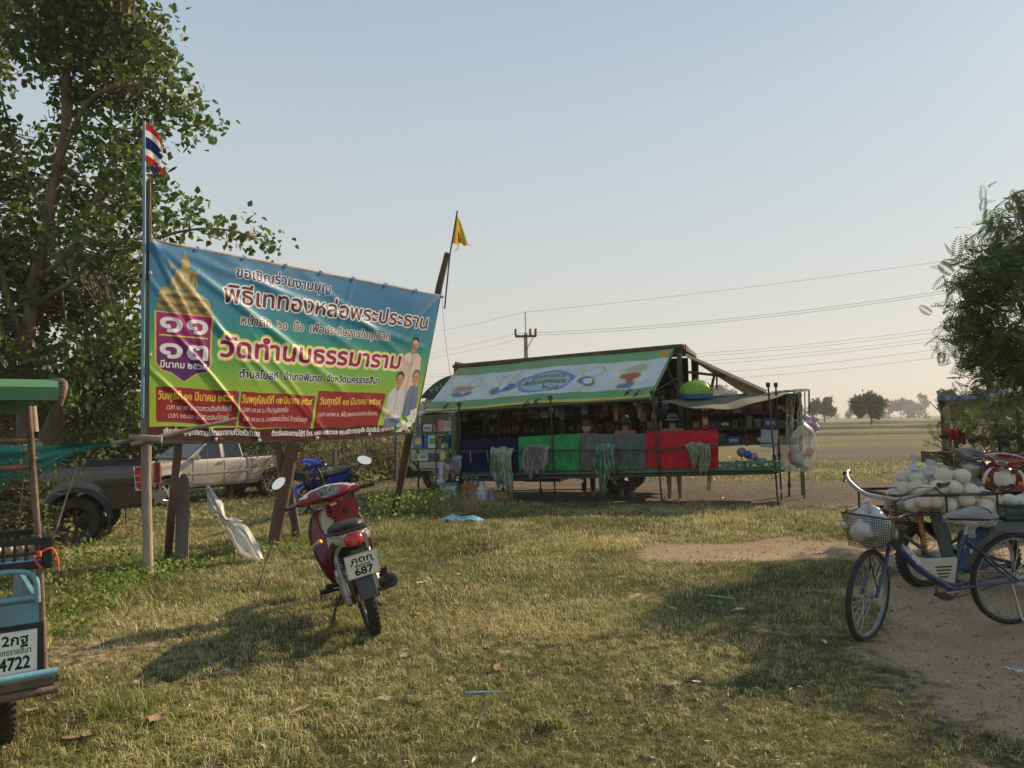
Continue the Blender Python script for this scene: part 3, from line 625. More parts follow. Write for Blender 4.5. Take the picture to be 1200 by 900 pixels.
cv.rect(.0855, .889, .0895, .891, gdk); cv.ell(.05, .752, .022, .012, glt, .5, .2); cv.ell(.125, .748, .026, .012, glt, .5, -.2); cv.ell(.085, .733, .03, .008, gdk, .5)
for i in range(8): cv.ell(.035 + i * .0165, .685 - i * .003, .007, .010, glt if i % 2 else gdk, .35)
# shield with the dates
sh = [(.012, .648), (.168, .648), (.168, .38), (.155, .345), (.13, .335), (.092, .288), (.055, .335), (.03, .345), (.013, .38)]
cv.poly(sh, (.86, .70, .35)); ctr = np.array([.09, .47]); sh2 = [tuple(ctr + (np.array(p) - ctr) * (.93, .965)) for p in sh]
m = cv.poly_mask([]);
from mathutils.geometry import tessellate_polygon
pp = [Vector((x * cv.w, y * cv.h, 0)) for x, y in sh2]; m = cv.poly_mask([np.array([pp[i][:2] for i in t]) for t in tessellate_polygon([pp])])
t_ = np.clip((yy - .29) / .36, 0, 1)[:, None, None]; gradc = (1 - t_) * np.array((.22, .10, .42)) + t_ * np.array((.70, .08, .42)); cv.a[m] = (gradc * np.ones((1, cv.w, 1)))[m]
cv.text('๑๑', .028, .548, .153, .088, (.93, .92, .95), bold=3); cv.text('๑๓', .028, .413, .156, .088, (.93, .92, .95), bold=3)
cv.rect(.024, .523, .156, .530, (.82, .78, .25)); cv.text('มีนาคม ๒๕๖๙', .028, .362, .153, .028, (.95, .95, .97), bold=1)
wh = (.93, .95, .96)
cv.text('ขอเชิญร่วมงานบุญ', .228, .885, .540, .048, (.12, .10, .42), halo=((4, wh),), bold=2)
cv.text('พิธีเททองหล่อพระประธาน', .195, .738, .961, .080, (.42, .05, .10), halo=((7, wh),), bold=2)
cv.text('หน้าตัก  ๖๐  นิ้ว  เพื่อประดิษฐานในอุโบสถ', .251, .625, .800, .040, (.42, .08, .16), halo=((4, (.90, .95, .92)),), bold=1)
cv.text('วัดทำนบธรรมาราม', .194, .440, .869, .085, (.62, .05, .22), halo=((15, (.88, .86, .25)), (8, (.97, .93, .93))), bold=4)
cv.text('ตำบลโบสถ์  อำเภอพิมาย  จังหวัดนครราชสีมา', .255, .330, .790, .034, (.10, .10, .42), halo=((3, (.90, .95, .75)),), bold=2)
red = (.58, .10, .10)
for q in ([(.017, .264), (.254, .255), (.250, .076), (.018, .091)], [(.264, .256), (.525, .245), (.517, .065), (.260, .076)], [(.538, .275), (.827, .268), (.811, .065), (.532, .065)]):
    cv.poly([(x + .004, y - .006) for x, y in q], (.30, .33, .38)); cv.poly(q, red)
ye = (.92, .80, .25)
cv.text('วันพุธที่ ๑๑ มีนาคม ๒๕๖๙', .023, .200, .240, .033, ye, bold=1); cv.text('วันพฤหัสบดีที่ ๑๒ มีนาคม ๒๕๖๙', .268, .195, .518, .033, ye, bold=1); cv.text('วันศุกร์ที่ ๑๓ มีนาคม ๒๕๖๙', .549, .195, .812, .033, ye, bold=1)
cv.text('เวลา ๐๙.๑๙ น. บวงสรวงสิ่งศักดิ์สิทธิ์', .047, .148, .236, .022, wh); cv.text('เวลา ๑๙.๐๐ น. สวดสมโภชน์', .051, .105, .228, .022, wh)
cv.text('เวลา ๐๙.๐๙ น. ทำบุญฉลองชัย', .275, .148, .430, .022, wh); cv.text('เวลา ๑๙.๐๐ น. มหรสพสมโภชน์ รำวงย้อนยุค', .275, .100, .505, .022, wh); cv.text('เวลา ๐๙.๒๙ น. พิธีเททองหล่อพระประธาน', .549, .125, .805, .022, wh)
cv.rect(0, 0, 1, .062, (.30, .05, .09)); cv.text('เชิญร่วมบุญโรงทานได้ตลอดงานที่วัดหัวทำเลย', .040, .024, .334, .024, wh, bold=1); cv.text('ติดต่อสอบถามได้ที่ โทร. ๐๙๙-๐๙๒๖๖๓๒ พระอธิการบุญชัย ฉันทธัมโม เจ้าอาวาส', .377, .022, .900, .022, wh, bold=1)
# three printed portraits
skin = (.78, .62, .50)
def person_print(cx, top, w_, bot, shirt, hair, pants=None):
    cv.poly([(cx - w_ * .25, top - .10), (cx - w_ * .48, top - .14), (cx - w_ * .55, top - .26), (cx - w_ * .52, bot), (cx + w_ * .5, bot), (cx + w_ * .54, top - .24), (cx + w_ * .46, top - .13), (cx + w_ * .22, top - .10)], shirt)
    cv.poly([(cx - .003, top - .10), (cx + .003, top - .10), (cx + .002, bot), (cx - .002, bot)], tuple(c * .7 for c in shirt), .6)
    cv.poly([(cx - w_ * .50, top - .2), (cx - w_ * .55, bot), (cx - w_ * .38, bot), (cx - w_ * .36, top - .25)], tuple(c * .8 for c in shirt), .5)
    cv.rect(cx - .006, top - .115, cx + .006, top - .08, tuple(c * .85 for c in skin)); cv.ell(cx, top - .028, .0185, .044, hair); cv.ell(cx + .001, top - .050, .0165, .044, skin)
    cv.rect(cx - .010, top - .045, cx - .003, top - .038, (.2, .15, .12)); cv.rect(cx + .004, top - .045, cx + .011, top - .038, (.2, .15, .12)); cv.rect(cx - .004, top - .072, cx + .006, top - .067, (.55, .25, .22)); cv.rect(cx - .001, top - .06, cx + .002, top - .048, (.62, .46, .36)); cv.ell(cx - .010, top - .055, .005, .030, (.60, .46, .38), .45)
    for k in range(6): cv.rect(cx - w_ * .3 + k * w_ * .11, bot, cx - w_ * .3 + k * w_ * .11 + .002, top - .16 - .01 * (k % 3), tuple(c * .82 for c in shirt), .4)
    if pants: cv.rect(cx - w_ * .5, bot - .06, cx + w_ * .5, bot, pants)
person_print(.922, .655, .095, .20, (.90, .80, .74), (.08, .07, .07)); person_print(.958, .425, .060, .11, (.45, .52, .66), (.45, .43, .42)); person_print(.882, .405, .080, .10, (.84, .84, .86), (.13, .12, .12), (.45, .5, .6))
cv.ell(.862, .13, .014, .018, skin)
for k, (fx, fy) in enumerate(((.975, .08), (.955, .05), (.93, .03), (.985, .12))):
    for a in range(5): cv.ell(fx + .012 * math.cos(a * 1.26), fy + .024 * math.sin(a * 1.26), .011, .019, (.93, .95, .94), .95, a * 1.26)
    cv.ell(fx, fy, .006, .011, (.90, .82, .35))
for fx, fy, r_ in ((.91, .015, .4), (.945, .09, -.5), (.99, .02, .9)): cv.ell(fx, fy, .022, .012, (.20, .55, .25), .9, r_)
ban_img = cv.image('banner_print')
vinyl = mat('banner_vinyl', (.93, .93, .93), rough=.40, var=.06, scale=2.2, bump=.10, bscale=14, image=ban_img, dirt=.12, spec=.45, trans=.22)
cTL, cTR, cBR, cBL = D(175, 281, 7.95), D(517, 346, 11.6), D(484, 506, 11.15), D(175, 515, 7.95)
BN = (cTR - cTL).cross(Vector((0, 0, 1))).normalized()
folds = [((0, 1), (.62, .30), .020, .05), ((0, 1), (.30, .34), .016, .035), ((0, 1), (.16, .42), .014, .03), ((.06, .97), (.95, .60), .014, .05), ((.20, .98), (.75, .45), .012, .06),
         ((.0, .35), (.205, .0), .022, .022), ((.075, .52), (.335, .0), .024, .022), ((.16, .62), (.56, .06), .013, .03), ((.30, .55), (.60, .0), .010, .03), ((.0, .80), (.10, .55), .012, .03), ((.08, .5), (.25, .16), .008, .012),
         ((.45, .97), (.9, .5), .010, .05), ((1, 1), (.80, .55), .014, .04), ((1, .75), (.86, .2), .010, .04), ((.62, .96), (.58, .6), .008, .04), ((1, 0), (.75, .22), .012, .035), ((.34, 0), (.42, .3), .010, .03), ((.6, 0), (.66, .2), .008, .03), ((0, .35), (.12, .5), .010, .03)]
def ban(u, v):
    p = cTL.lerp(cTR, u) * v + cBL.lerp(cBR, u) * (1 - v); z = 0
    for (ax, ay), (bx, by), h, wd in folds:
        X, Y = u * 4.5, v * 2.08; ax_, ay_, bx_, by_ = ax * 4.5, ay * 2.08, bx * 4.5, by * 2.08; dx, dy = bx_ - ax_, by_ - ay_; L2 = dx * dx + dy * dy
        t = ((X - ax_) * dx + (Y - ay_) * dy) / L2; tc_ = min(1, max(0, t)); d = ((X - ax_) * dy - (Y - ay_) * dx) / math.sqrt(L2); e = max(0, -t, t - 1) * math.sqrt(L2)
        q = (d / wd); z += h * math.exp(-q * q) * math.exp(-(e / .12) ** 2) * (.45 + .55 * math.sin(PI * tc_)) if abs(q) < 4 else 0
    z += .02 * math.sin(u * 5 + v * 2) * math.sin(PI * u)
    p = p + BN * z
    p.z += -.018 * abs(math.sin(PI * u * 8)) ** 2 * v ** 6 + (.02 * abs(math.sin(PI * u * 6)) - .07 * math.sin(PI * u) * 1) * (1 - v) ** 4
    return p
mb = MB(); mb.grid(ban, 230, 110, uv=True)
BAN = mb.build('event_banner', vinyl, angle=180)
tag(BAN, 'large printed banner in blue and lime green with Thai lettering on a bamboo frame', 'banner')
for i, u in enumerate((.12, .25, .38, .5, .62, .75, .88)):
    p = ban(u, 1); m = MB(); m.tube([p + BN * .012 + Vector((0, 0, -.02)), p + BN * .015 + Vector((0, 0, .015)), p - BN * .03 + Vector((0, 0, .03))], .008, 5); m.build('tie', mat('tie_blue', (.12, .25, .5), rough=.6), BAN)
for u in (.005, .19, .33, .55, .78, .97):
    p = ban(u, 0); m = MB(); m.ball(p + BN * .015 + Vector((0, 0, .01)), (.022, .022, .024), 8, 6); m.build('knot', white_pl, BAN)
for v in (.42, .83): p = ban(0, v); m = MB(); m.ball(p + BN * .02, (.018, .018, .02), 8, 6); m.build('knot', white_pl, BAN)
# frame
def pole(name, P, r, m, parent, n=9, wob=.3, label=None):
    Q = smooth_path(P, 1) if len(P) > 2 else resample(P, 6); g = random.Random(len(name) + int(abs(P[0][0]) * 10)); k = len(Q)
    Q = [Vector(q) + Vector((g.uniform(-1, 1), g.uniform(-1, 1), 0)) * wob * (r if not isinstance(r, (list, tuple)) else r[0]) * .4 for q in Q]
    rr = [(r if not isinstance(r, (list, tuple)) else r[0] + (r[1] - r[0]) * i / (k - 1)) * g.uniform(.93, 1.07) for i in range(k)]
    b_ = MB(); b_.tube(Q, rr, n); return b_.build(name, m, parent, label=label)
fr = thing('banner_frame', 'bamboo and timber frame of the banner with crooked posts and a bottom rail', 'frame', G(175, 675)); fo = -fr.location
def F_(p): return Vector(p) + fo
K = -BN * .07
pole('post', [F_(G(175, 677) + Vector((0, 0, -.1))), F_(D(171, 515, 8.0)), F_(D(172, 330, 8.02))], .052, bamboo, fr, label='pale bamboo lower post')
pole('post', [F_(D(173, 470, 8.07)), F_(D(174, 214, 8.06))], [.04, .034], wood_dark, fr, label='dark upper post')
pole('post', [F_(G(459, 606) + Vector((0, .1, -.1))), F_(D(484, 490, 11.6)), F_(D(513, 346, 11.95)), F_(D(524, 297, 12.0))], [.065, .05], wood_dark, fr, label='dark leaning right post')
pole('rail', [F_(D(152, 514, 7.95)), F_(D(178, 517, 8.05)), F_(ban(.3, 0) + K), F_(ban(.7, 0) + K), F_(ban(1.0, 0) + K)], .035, bamboo, fr, wob=.6)
pole('rail', [F_(D(160, 278, 8.03)), F_(D(178, 282, 8.1)), F_(ban(.3, 1) + K * .6 + Vector((0, 0, .01))), F_(ban(.7, 1) + K * .6 + Vector((0, 0, .02))), F_(ban(1.02, 1) + K * .6)], .024, bamboo, fr, wob=1.2)
pole('stick', [F_(D(153, 521, 7.85)), F_(D(210, 506, 8.1)), F_(D(277, 491, 8.45))], [.026, .022], bamboo, fr, wob=.8)
pole('knot_stick', [F_(D(152, 513, 7.9)), F_(D(190, 515, 7.95))], .04, bamboo, fr)
pole('prop_pole', [F_(G(195, 657) + Vector((0, 0, -.1))), F_(D(202, 590, 8.5)), F_(D(210, 512, 8.4))], .042, wood_red, fr)
pole('prop_pole', [F_(G(318, 643) + Vector((0, 0, -.1))), F_(D(330, 590, 9.7)), F_(D(345, 520, 9.6))], [.085, .08], wood_red, fr, label='thick leaning brown log')
pole('prop_pole', [F_(G(350, 628) + Vector((0, 0, -.1))), F_(D(340, 580, 10.0)), F_(D(324, 516, 9.5))], [.065, .05], wood_grey, fr)
for px, py in ((171, 515), (344, 516)):
    m = MB(); c = F_(D(px, py, 7.97 if px < 200 else 9.55))
    for k in range(4): m.lathe([(.06, -.004), (.064, 0), (.06, .004)], 10, Matrix.Translation(c + Vector((0, 0, (k - 1.5) * .012))) @ Matrix.Rotation(.2 * (k % 2), 4, 'X'))
    m.build('binding', rope, fr)
st = thing('wooden_stake', 'short blackened square stake standing behind the pale bamboo post', 'stake', G(213, 662)); m = MB()
m.loft([[Vector((x * s * .07, y * s * .05, z)) for x, y in ((-1, -1), (1, -1), (1, 1), (-1, 1))] for z, s in ((-.1, 1), (.3, .96), (.85, .98), (.95, .8), (1.02, .35))]); m.build('stake_body', wood_grey, st, rot=(.03, .02, .3))
o = pole('thin_stick', [G(299, 698) + Vector((0, 0, -.05)), D(308, 670, 7.4), D(322, 633, 7.7)], [.012, .008], wood_dark, None); tag(o, 'thin dark stick poking out of the grass beside the red motorbike', 'stick')
# Thai flag on a blue pipe
pipe_blue = mat('pipe_blue', (.14, .30, .42), rough=.4, var=.15, bump=.05, dirt=.3)
flg = thing('national_flag', 'torn red white and blue flag on a pale blue pipe above the banner', 'flag', D(170, 345, 7.93)); m = MB(); f0 = -flg.location
m.tube([D(167, 490, 7.92) + f0, D(169, 300, 7.93) + f0, D(169, 142, 7.95) + f0], .017, 8); m.build('pole', pipe_blue, flg)
cF = Canvas(128, 96, (.93, .92, .9)); cF.rect(0, .83, 1, 1, (.78, .12, .16)); cF.rect(0, 0, 1, .17, (.78, .12, .16)); cF.rect(0, .34, 1, .66, (.10, .14, .38))
m = MB(); a0, a1 = D(170.5, 145, 7.94), D(170.5, 189, 7.94)
def flagf(u, v):
    p = a1.lerp(a0, v); return p + f0 + Vector((u * .21 - .03 * (1 - v) * u, .03 * math.sin(u * 9 + v * 3) * u, -.20 * u * u * (.45 + .55 * v) - .06 * u))
m.grid(flagf, 22, 12, uv=True); fs = m.f; random.seed(5)
m.f = [q for i, q in enumerate(fs) if not ((i % 22) > 15 and random.random() < .35 + .3 * ((i % 22) > 19))]; m.mi = [0] * len(m.f)
m.build('flag_cloth', mat('flag_cloth', (.9, .9, .9), rough=.8, var=.08, bump=.1, image=cF.image('flag_print'), trans=.35), flg)
m = MB(); c0 = D(170.5, 200, 7.93) + f0    # hanging torn strip
m.grid(lambda u, v: c0 + Vector((u * .11 + .02 * v, .02 * math.sin(u * 9), .03 - .0 + (v - .5) * (.02 + .07 * u) + .06 * u - .14 * u * u)), 8, 4)
m.grid(lambda u, v: c0 + Vector((.07 + u * .05, .01, .05 * v - .04 - .05 * u * v)), 3, 3, mi=1)
m.build('torn_strip', [mat('flag_navy', (.04, .055, .15), rough=.8, bump=.05, trans=.2), mat('flag_red', (.6, .08, .09), rough=.8, bump=0, trans=.3)], flg)
# yellow flag
yfl = thing('yellow_flag', 'small torn yellow pennant on a thin dark pole above the right end of the banner', 'flag', D(525, 320, 11.8)); f0 = -yfl.location
m = MB(); m.tube([D(521, 362, 11.75) + f0, D(527, 300, 11.8) + f0, D(536, 247, 11.85) + f0], .013, 6); m.build('pole', mat('pole_navy', (.05, .05, .09), rough=.5), yfl)
yc = mat('yellow_cloth', (.62, .42, .04), rough=.8, var=.15, bump=.1, trans=.4); a0, a1 = D(535.5, 252, 11.84) + f0, D(530, 286, 11.83) + f0
m = MB(); m.grid(lambda u, v: a1.lerp(a0, v) + Vector((u * .23 * (1 - v) ** .8 + .005, .03 * math.sin(u * 8) * (1 - v), -.02 * u + .02 * math.sin(u * 14) * (1 - v))), 14, 10)
m.tube([a1 + Vector((.1, 0, 0)), a1 + Vector((.09, 0, -.07)), a1 + Vector((.02, 0, -.13))], [.006, .008, .003], 4); m.tube([a1 + Vector((.22, 0, 0)), a1 + Vector((.27, 0, -.02)), a1 + Vector((.31, 0, -.05))], [.01, .004, .002], 4)
m.build('pennant', yc, yfl)
m = MB(); m.grid(lambda u, v: a1 + Vector((.09 + .10 * u * (1 - v * .9), -.012, .02 + v * .2 - u * .03)), 5, 5); m.build('print_patch', mat('flag_orange', (.55, .10, .03), rough=.8, bump=0, trans=.3), yfl)
o = MB(); P = [ban(1, 1), D(522, 400, 11.6), D(528, 440, 11.8), D(534, 480, 12.2)]; o.tube(smooth_path(P), .004, 4); tag(o.build('loose_string', rope), 'thin string hanging from the top right corner of the banner', 'string')
# teal shade net gathered at the left post
net = mat('teal_net', (.02, .22, .19), rough=.7, var=.25, scale=5, bump=.5, bscale=120, alpha=.93)
L0, R0 = D(-70, 520, 7.2), D(152, 517, 7.92)
def netf(u, v):
    px = -70 + 222 * u; top = np.interp(px, [-70, 0, 40, 100, 152], [518, 521, 523, 520, 516]); bot = np.interp(px, [-70, 0, 20, 45, 75, 110, 152], [585, 572, 566, 556, 537, 524, 519]); p = D(px, top + (bot - top) * v, 7.2 + .72 * u)
    wv = math.sin(v * 18 + u * 5) * .02 + math.sin(v * 7 - u * 9) * .04; p.y += wv * (1.15 - u) + .10 * math.sin(PI * v) * (1 - u); return p
m = MB(); m.grid(netf, 50, 26); tag(m.build('shade_net', net), 'teal shade net twisted to a rope at the bamboo post', 'shade net')
m = MB(); m.tube([D(130, 519, 7.85), D(150, 516, 7.93), D(160, 517, 7.98)], [.02, .014, .012], 6); tag(m.build('net_rope', rope), 'short grey rope end tying the teal net to the post', 'rope')
# twisted strip of white plastic sheet
P = [D(243, 571, 8.9), D(252, 592, 8.9), D(262, 607, 8.9), D(278, 622, 8.85), D(290, 642, 8.8), D(303, 657, 8.75)]; W = [.015, .09, .02, .10, .17, .10]
def strip(u, v):
    t = u * 5; i = min(4, int(t)); f = t - i; c = P[i].lerp(P[i + 1], f); wd = W[i] + (W[i + 1] - W[i]) * f; a = math.sin(u * 5) * .9
    return c + Vector((math.cos(a) * (v - .5) * 2 * wd, math.sin(a) * (v - .5) * wd + .03 * math.sin(v * 14), .6 * (v - .5) * wd + .02 * math.sin(v * 9 + u * 20)))
m = MB(); m.grid(strip, 46, 12); q = D(264, 606, 8.88); m.grid(lambda u, v: q + Vector((u * .20, .03 * math.sin(v * 6 + u * 5), -.02 * u - .03 + .07 * (v - .5) * math.sin(PI * min(1, u * 1.1)))), 8, 6)
m.tube([P[0], D(243, 545, 8.9), D(243, 518, 8.6)], .0025, 3)
tag(m.build('plastic_strip', white_pl), 'torn strip of white plastic sheet dangling beneath the banner', 'plastic sheet')
# ================================================================== people (skin-grown bodies)
def skin_mesh(name, V, E, R, mats, sub=2, root=0):
    me = bpy.data.meshes.new(name); me.from_pydata([tuple(v) for v in V], E, []); o = bpy.data.objects.new(name, me); COL.objects.link(o)
    md = o.modifiers.new('s', 'SKIN'); sv = me.skin_vertices[0].data
    for i, r in enumerate(R): sv[i].radius = (r, r) if not isinstance(r, tuple) else r
    sv[root].use_root = True; md.use_smooth_shade = True
    sb = o.modifiers.new('b', 'SUBSURF'); sb.levels = sb.render_levels = sub
    bpy.context.view_layer.update(); ev = o.evaluated_get(bpy.context.evaluated_depsgraph_get()); m2 = bpy.data.meshes.new_from_object(ev)
    bpy.data.objects.remove(o); m2.name = name; m2.materials.clear(); m2.materials.append(mats); m2.polygons.foreach_set('use_smooth', [True] * len(m2.polygons)); return m2
skin_m = mat('skin', (.30, .17, .10), rough=.55, var=.1, scale=8, bump=.1, bscale=90)
hair_m = mat('hair', (.015, .012, .01), rough=.5, bump=.3)
def person(label, loc, face, h, top_m, leg_m, headwear, hat_m, hat_brim, arm='counter', shorts=False, mask=None, group=None, shoe=None):
    s = h / 1.65; t = thing('person', label, 'person', loc, face, group=group)     # local -Y is the way the person faces
    J = dict(pel=(0, 0, .92), spn=(0, .01, 1.10), chs=(0, .0, 1.28), nck=(0, .0, 1.42), hd0=(0, -.01, 1.50), hd1=(0, -.01, 1.60))
    V = [J[k] for k in ('pel', 'spn', 'chs', 'nck', 'hd0', 'hd1')]; E = [(0, 1), (1, 2), (2, 3), (3, 4), (4, 5)]
    R = [(.15, .11), (.135, .10), (.155, .105), .055, (.078, .09), (.07, .085)]
    tops = [0, 1, 2]; legs = [0]
    for sx in (-1, 1):
        o = len(V); V += [(sx * .18, 0, 1.35), (sx * .23, -.05, 1.10), (sx * .19, -.24, 1.02), (sx * .17, -.32, 1.02)]; E += [(2, o), (o, o + 1), (o + 1, o + 2), (o + 2, o + 3)]; R += [.055, .042, .030, (.035, .018)]; tops += [o, o + 1]
        f = len(V)
        for k in range(4): V += [(sx * (.195 - k * .018), -.37 - .006 * (k in (1, 2)), 1.02), (sx * (.197 - k * .019), -.405 - .008 * (k in (1, 2)), .995)]; E += [(o + 3, f + 2 * k), (f + 2 * k, f + 2 * k + 1)]; R += [.0095, .0075]
        V += [(sx * .135, -.335, 1.01), (sx * .118, -.36, 1.0)]; E += [(o + 3, f + 8), (f + 8, f + 9)]; R += [.011, .009]
        l = len(V); V += [(sx * .09, 0, .84), (sx * .10, -.02, .48), (sx * .10, .03, .10), (sx * .105, .02, .045), (sx * .11, -.10, .035)]; E += [(0, l), (l, l + 1), (l + 1, l + 2), (l + 2, l + 3), (l + 3, l + 4)]; R += [.085, .058, .037, .034, (.038, .022)]; legs += [l, l + 1] + ([] if shorts else [l + 2])
    V = [Vector(v) * s for v in V]; R = [tuple(q * s for q in r) if isinstance(r, tuple) else r * s for r in R]
    share('body', skin_mesh('body', V, E, R, skin_m), t)
    def sub(name, ids, grow, m):
        mp = {i: k for k, i in enumerate(ids)}; e2 = [(mp[a], mp[b]) for a, b in E if a in mp and b in mp]
        R2 = [tuple(q + grow for q in R[i]) if isinstance(R[i], tuple) else R[i] + grow for i in ids]; return share(name, skin_mesh(name, [V[i] for i in ids], e2, R2, m), t)
    sub('shirt', tops, .018, top_m); sub('shorts' if shorts else 'trousers', legs, .016, leg_m)
    hz = 1.60 * s; m = MB()
    m.lathe([(.0, .115 * s), (.06 * s, .105 * s), (.098 * s, .06 * s), (.104 * s, -.005), ((.104 + hat_brim) * s, -.03 * s), ((.104 + hat_brim) * s, -.036 * s), (.10 * s, -.012)], 18, Matrix.Translation((0, -.01, hz)) @ Matrix.Diagonal((1, 1.12, 1, 1)))
    m.build(headwear, hat_m, t)
    m = MB(); m.lathe([(.0, .10 * s), (.07 * s, .08 * s), (.095 * s, .02 * s), (.094 * s, -.06 * s), (.07 * s, -.10 * s)], 14, Matrix.Translation((0, .012, hz)) @ Matrix.Diagonal((.98, 1.0, 1, 1)), arc=PI); m.build('hair', hair_m, t)
    m = MB()
    for sx in (-1, 1): m.ball((sx * .032 * s, -.092 * s, hz - .035 * s), (.012, .007, .006), 8, 5)
    m.build('eyes', hair_m, t)
    m = MB(); m.loft([[Vector((x * .012 * s, y, hz + z * s)) for x in (-1, 1)] + [Vector((0, y - .016 * s * q, hz + z * s))] for y, z, q in ((-.088 * s, -.03, .3), (-.09 * s, -.055, 1.2), (-.088 * s, -.07, .5))]); m.build('nose', skin_m, t)
    m = MB(); m.ball((0, -.090 * s, hz - .088 * s), (.022 * s, .008, .006), 8, 5); m.build('mouth', mat('lips', (.25, .10, .08), rough=.5), t)
    if mask:
        m = MB(); m.lathe([(.094 * s, -.04 * s), (.103 * s, -.07 * s), (.098 * s, -.11 * s), (.075 * s, -.16 * s)], 14, Matrix.Translation((0, -.008, hz)) @ Matrix.Rotation(PI, 4, 'Z') @ Matrix.Diagonal((.95, 1.1, 1, 1)), arc=PI); m.build('face_mask', mask, t)
    if shoe:
        for sx in (-1, 1):
            m = MB(); m.tube([(sx * .105 * s, .05 * s, .05), (sx * .105 * s, .0, .06), (sx * .11 * s, -.10 * s, .05), (sx * .11 * s, -.15 * s, .04)], [.04, .048, .045, .03], 10); m.tube([(sx * .105 * s, .03, .06), (sx * .10 * s, .03, .17)], [.044, .046], 10); m.build('shoe', shoe, t)
    return t

# ================================================================== shop truck and stall
SA = Vector((-1.09, 15.23, 0)); SE = Vector((.955, -.2975, 0)).normalized(); SN = Vector((-SE.y, SE.x, 0)); YAW = math.atan2(SE.y, SE.x)
def S(px, py, k):
    p = VP(px, py, SA + SN * k, SE); d = p - SA; return Vector((d.dot(SE), k, p.z))
def W(x, k, z=0.0): return SA + SE * x + SN * k + Vector((0, 0, z))
pt_grey = mat('truck_paint', (.50, .51, .50), rough=.4, var=.08, scale=3, bump=.03, coat=.3, dirt=.3)
pt_green = mat('green_paint', (.035, .14, .05), rough=.5, var=.2, bump=.08, dirt=.25)
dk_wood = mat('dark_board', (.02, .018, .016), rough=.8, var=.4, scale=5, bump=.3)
rust = mat('rusty_steel', (.11, .075, .055), rough=.8, metal=.2, var=.4, scale=7, bump=.3)
glass_dk = mat('dark_glass', (.015, .02, .022), rough=.06, var=.1, bump=0, spec=.6)
cardboard = mat('cardboard', (.30, .19, .10), rough=.9, var=.15, bump=.15)
TR = thing('shop_truck', 'grey truck whose opened cargo box serves as a dark roadside shop', 'truck', SA, YAW)
# cab
m = MB(); prof = [(-1.86, .50), (-1.88, .95), (-1.80, 1.30), (-1.62, 1.95), (-1.50, 2.12), (-.62, 2.16), (-.62, .50)]
m.prism(prof, -3.25, -1.68, Matrix.Rotation(PI / 2, 4, 'X')); m.build('cab', pt_grey, TR, bevel=.06, angle=50)
m = MB(); m.prism([(-1.60, 1.30), (-1.50, 1.84), (-1.38, 1.97), (-.86, 1.99), (-.86, 1.30)], -1.70, -1.665, Matrix.Rotation(PI / 2, 4, 'X')); m.build('side_window', glass_dk, TR, bevel=.02)
m = MB(); m.loft([[Vector((-1.87 + .0, k, 1.25)) for k in (1.85, 3.1)] + [Vector((-1.70, k, 1.92)) for k in (3.0, 1.95)], [Vector((-1.84, k, 1.25)) for k in (1.85, 3.1)] + [Vector((-1.67, k, 1.92)) for k in (3.0, 1.95)]]); m.build('windscreen', glass_dk, TR)
m = MB()
for z0, z1 in ((.55, 2.02),): m.tube([(-.82, 1.672, z0), (-.82, 1.672, z1), (-1.42, 1.672, z1), (-1.66, 1.672, 1.26), (-1.66, 1.672, z0), (-.82, 1.672, z0)], .006, 4, caps=False)
m.box((-.93, 1.66, 1.15), (.12, .03, .03)); m.build('door', blk_pl, TR)
m = MB(); m.box((-1.25, 1.67, 1.0), (1.1, .006, .035)); m.build('side_stripe', mat('orange_stripe', (.60, .20, .03), rough=.5), TR)
m = MB(); m.box((-1.90, 2.45, .48), (.14, 1.6, .26)); m.build('bumper', blk_pl, TR, bevel=.03)
m = MB(); m.box((-1.93, 1.62, .62), (.05, .22, .5)); m.build('corner_guard', pt_grey, TR, bevel=.02)
# raised green tarp covered load over the cab
m = MB(); m.grid(lambda u, v: Vector((-1.52 + 1.0 * u, 1.60 + 1.75 * v, 2.12 + .50 * (math.sin(PI / 2 * min(1, u * 1.15)) ** .8) + .02 * math.sin(v * 9))), 12, 10)
m.grid(lambda u, v: Vector((-1.52 + 1.0 * u, 1.60 - .01 * math.sin(u * 12) * v, 2.12 + .50 * (math.sin(PI / 2 * min(1, u * 1.15)) ** .8) * v)), 12, 6)
tp = mat('green_tarp', (.02, .085, .04), rough=.55, var=.3, scale=5, bump=.3, bscale=12); m.build('cab_top_cover', tp, TR)
m = MB()
for i in range(5): x = -1.25 + i * .13; m.box((x, 1.585, 2.30 + .03 * i), (.02, .006, .13), Matrix.Rotation(-.5, 3, 'Y')); m.box((x + .05, 1.583, 2.32 + .03 * i), (.05, .006, .02))
m.build('cover_print', white_pl, TR)
m = MB(); m.tube([(-1.75, 1.6, 1.55), (-1.85, 1.52, 1.55), (-1.85, 1.52, 1.35)], .012, 5); m.box((-1.85, 1.5, 1.5), (.03, .16, .32)); m.build('wing_mirror', blk_pl, TR, bevel=.01)
def wheel_mb(r, wd, rim_r, n=28, tread=34):
    m = MB(); m.lathe([(rim_r, -wd * .42), (r * .90, -wd * .5), (r * .985, -wd * .38), (r, -wd * .2), (r, wd * .2), (r * .985, wd * .38), (r * .90, wd * .5), (rim_r, wd * .42)], n)
    for i in range(tread):
        a = 2 * PI * i / tread; q = Matrix.Rotation(a, 3, 'Z')
        for s in (-1, 1): m.box(q @ Vector((r * .995, 0, s * wd * .28)), (.018, r * .085, wd * .26), q)
    return m
XR = Matrix.Rotation(PI / 2, 4, 'X')
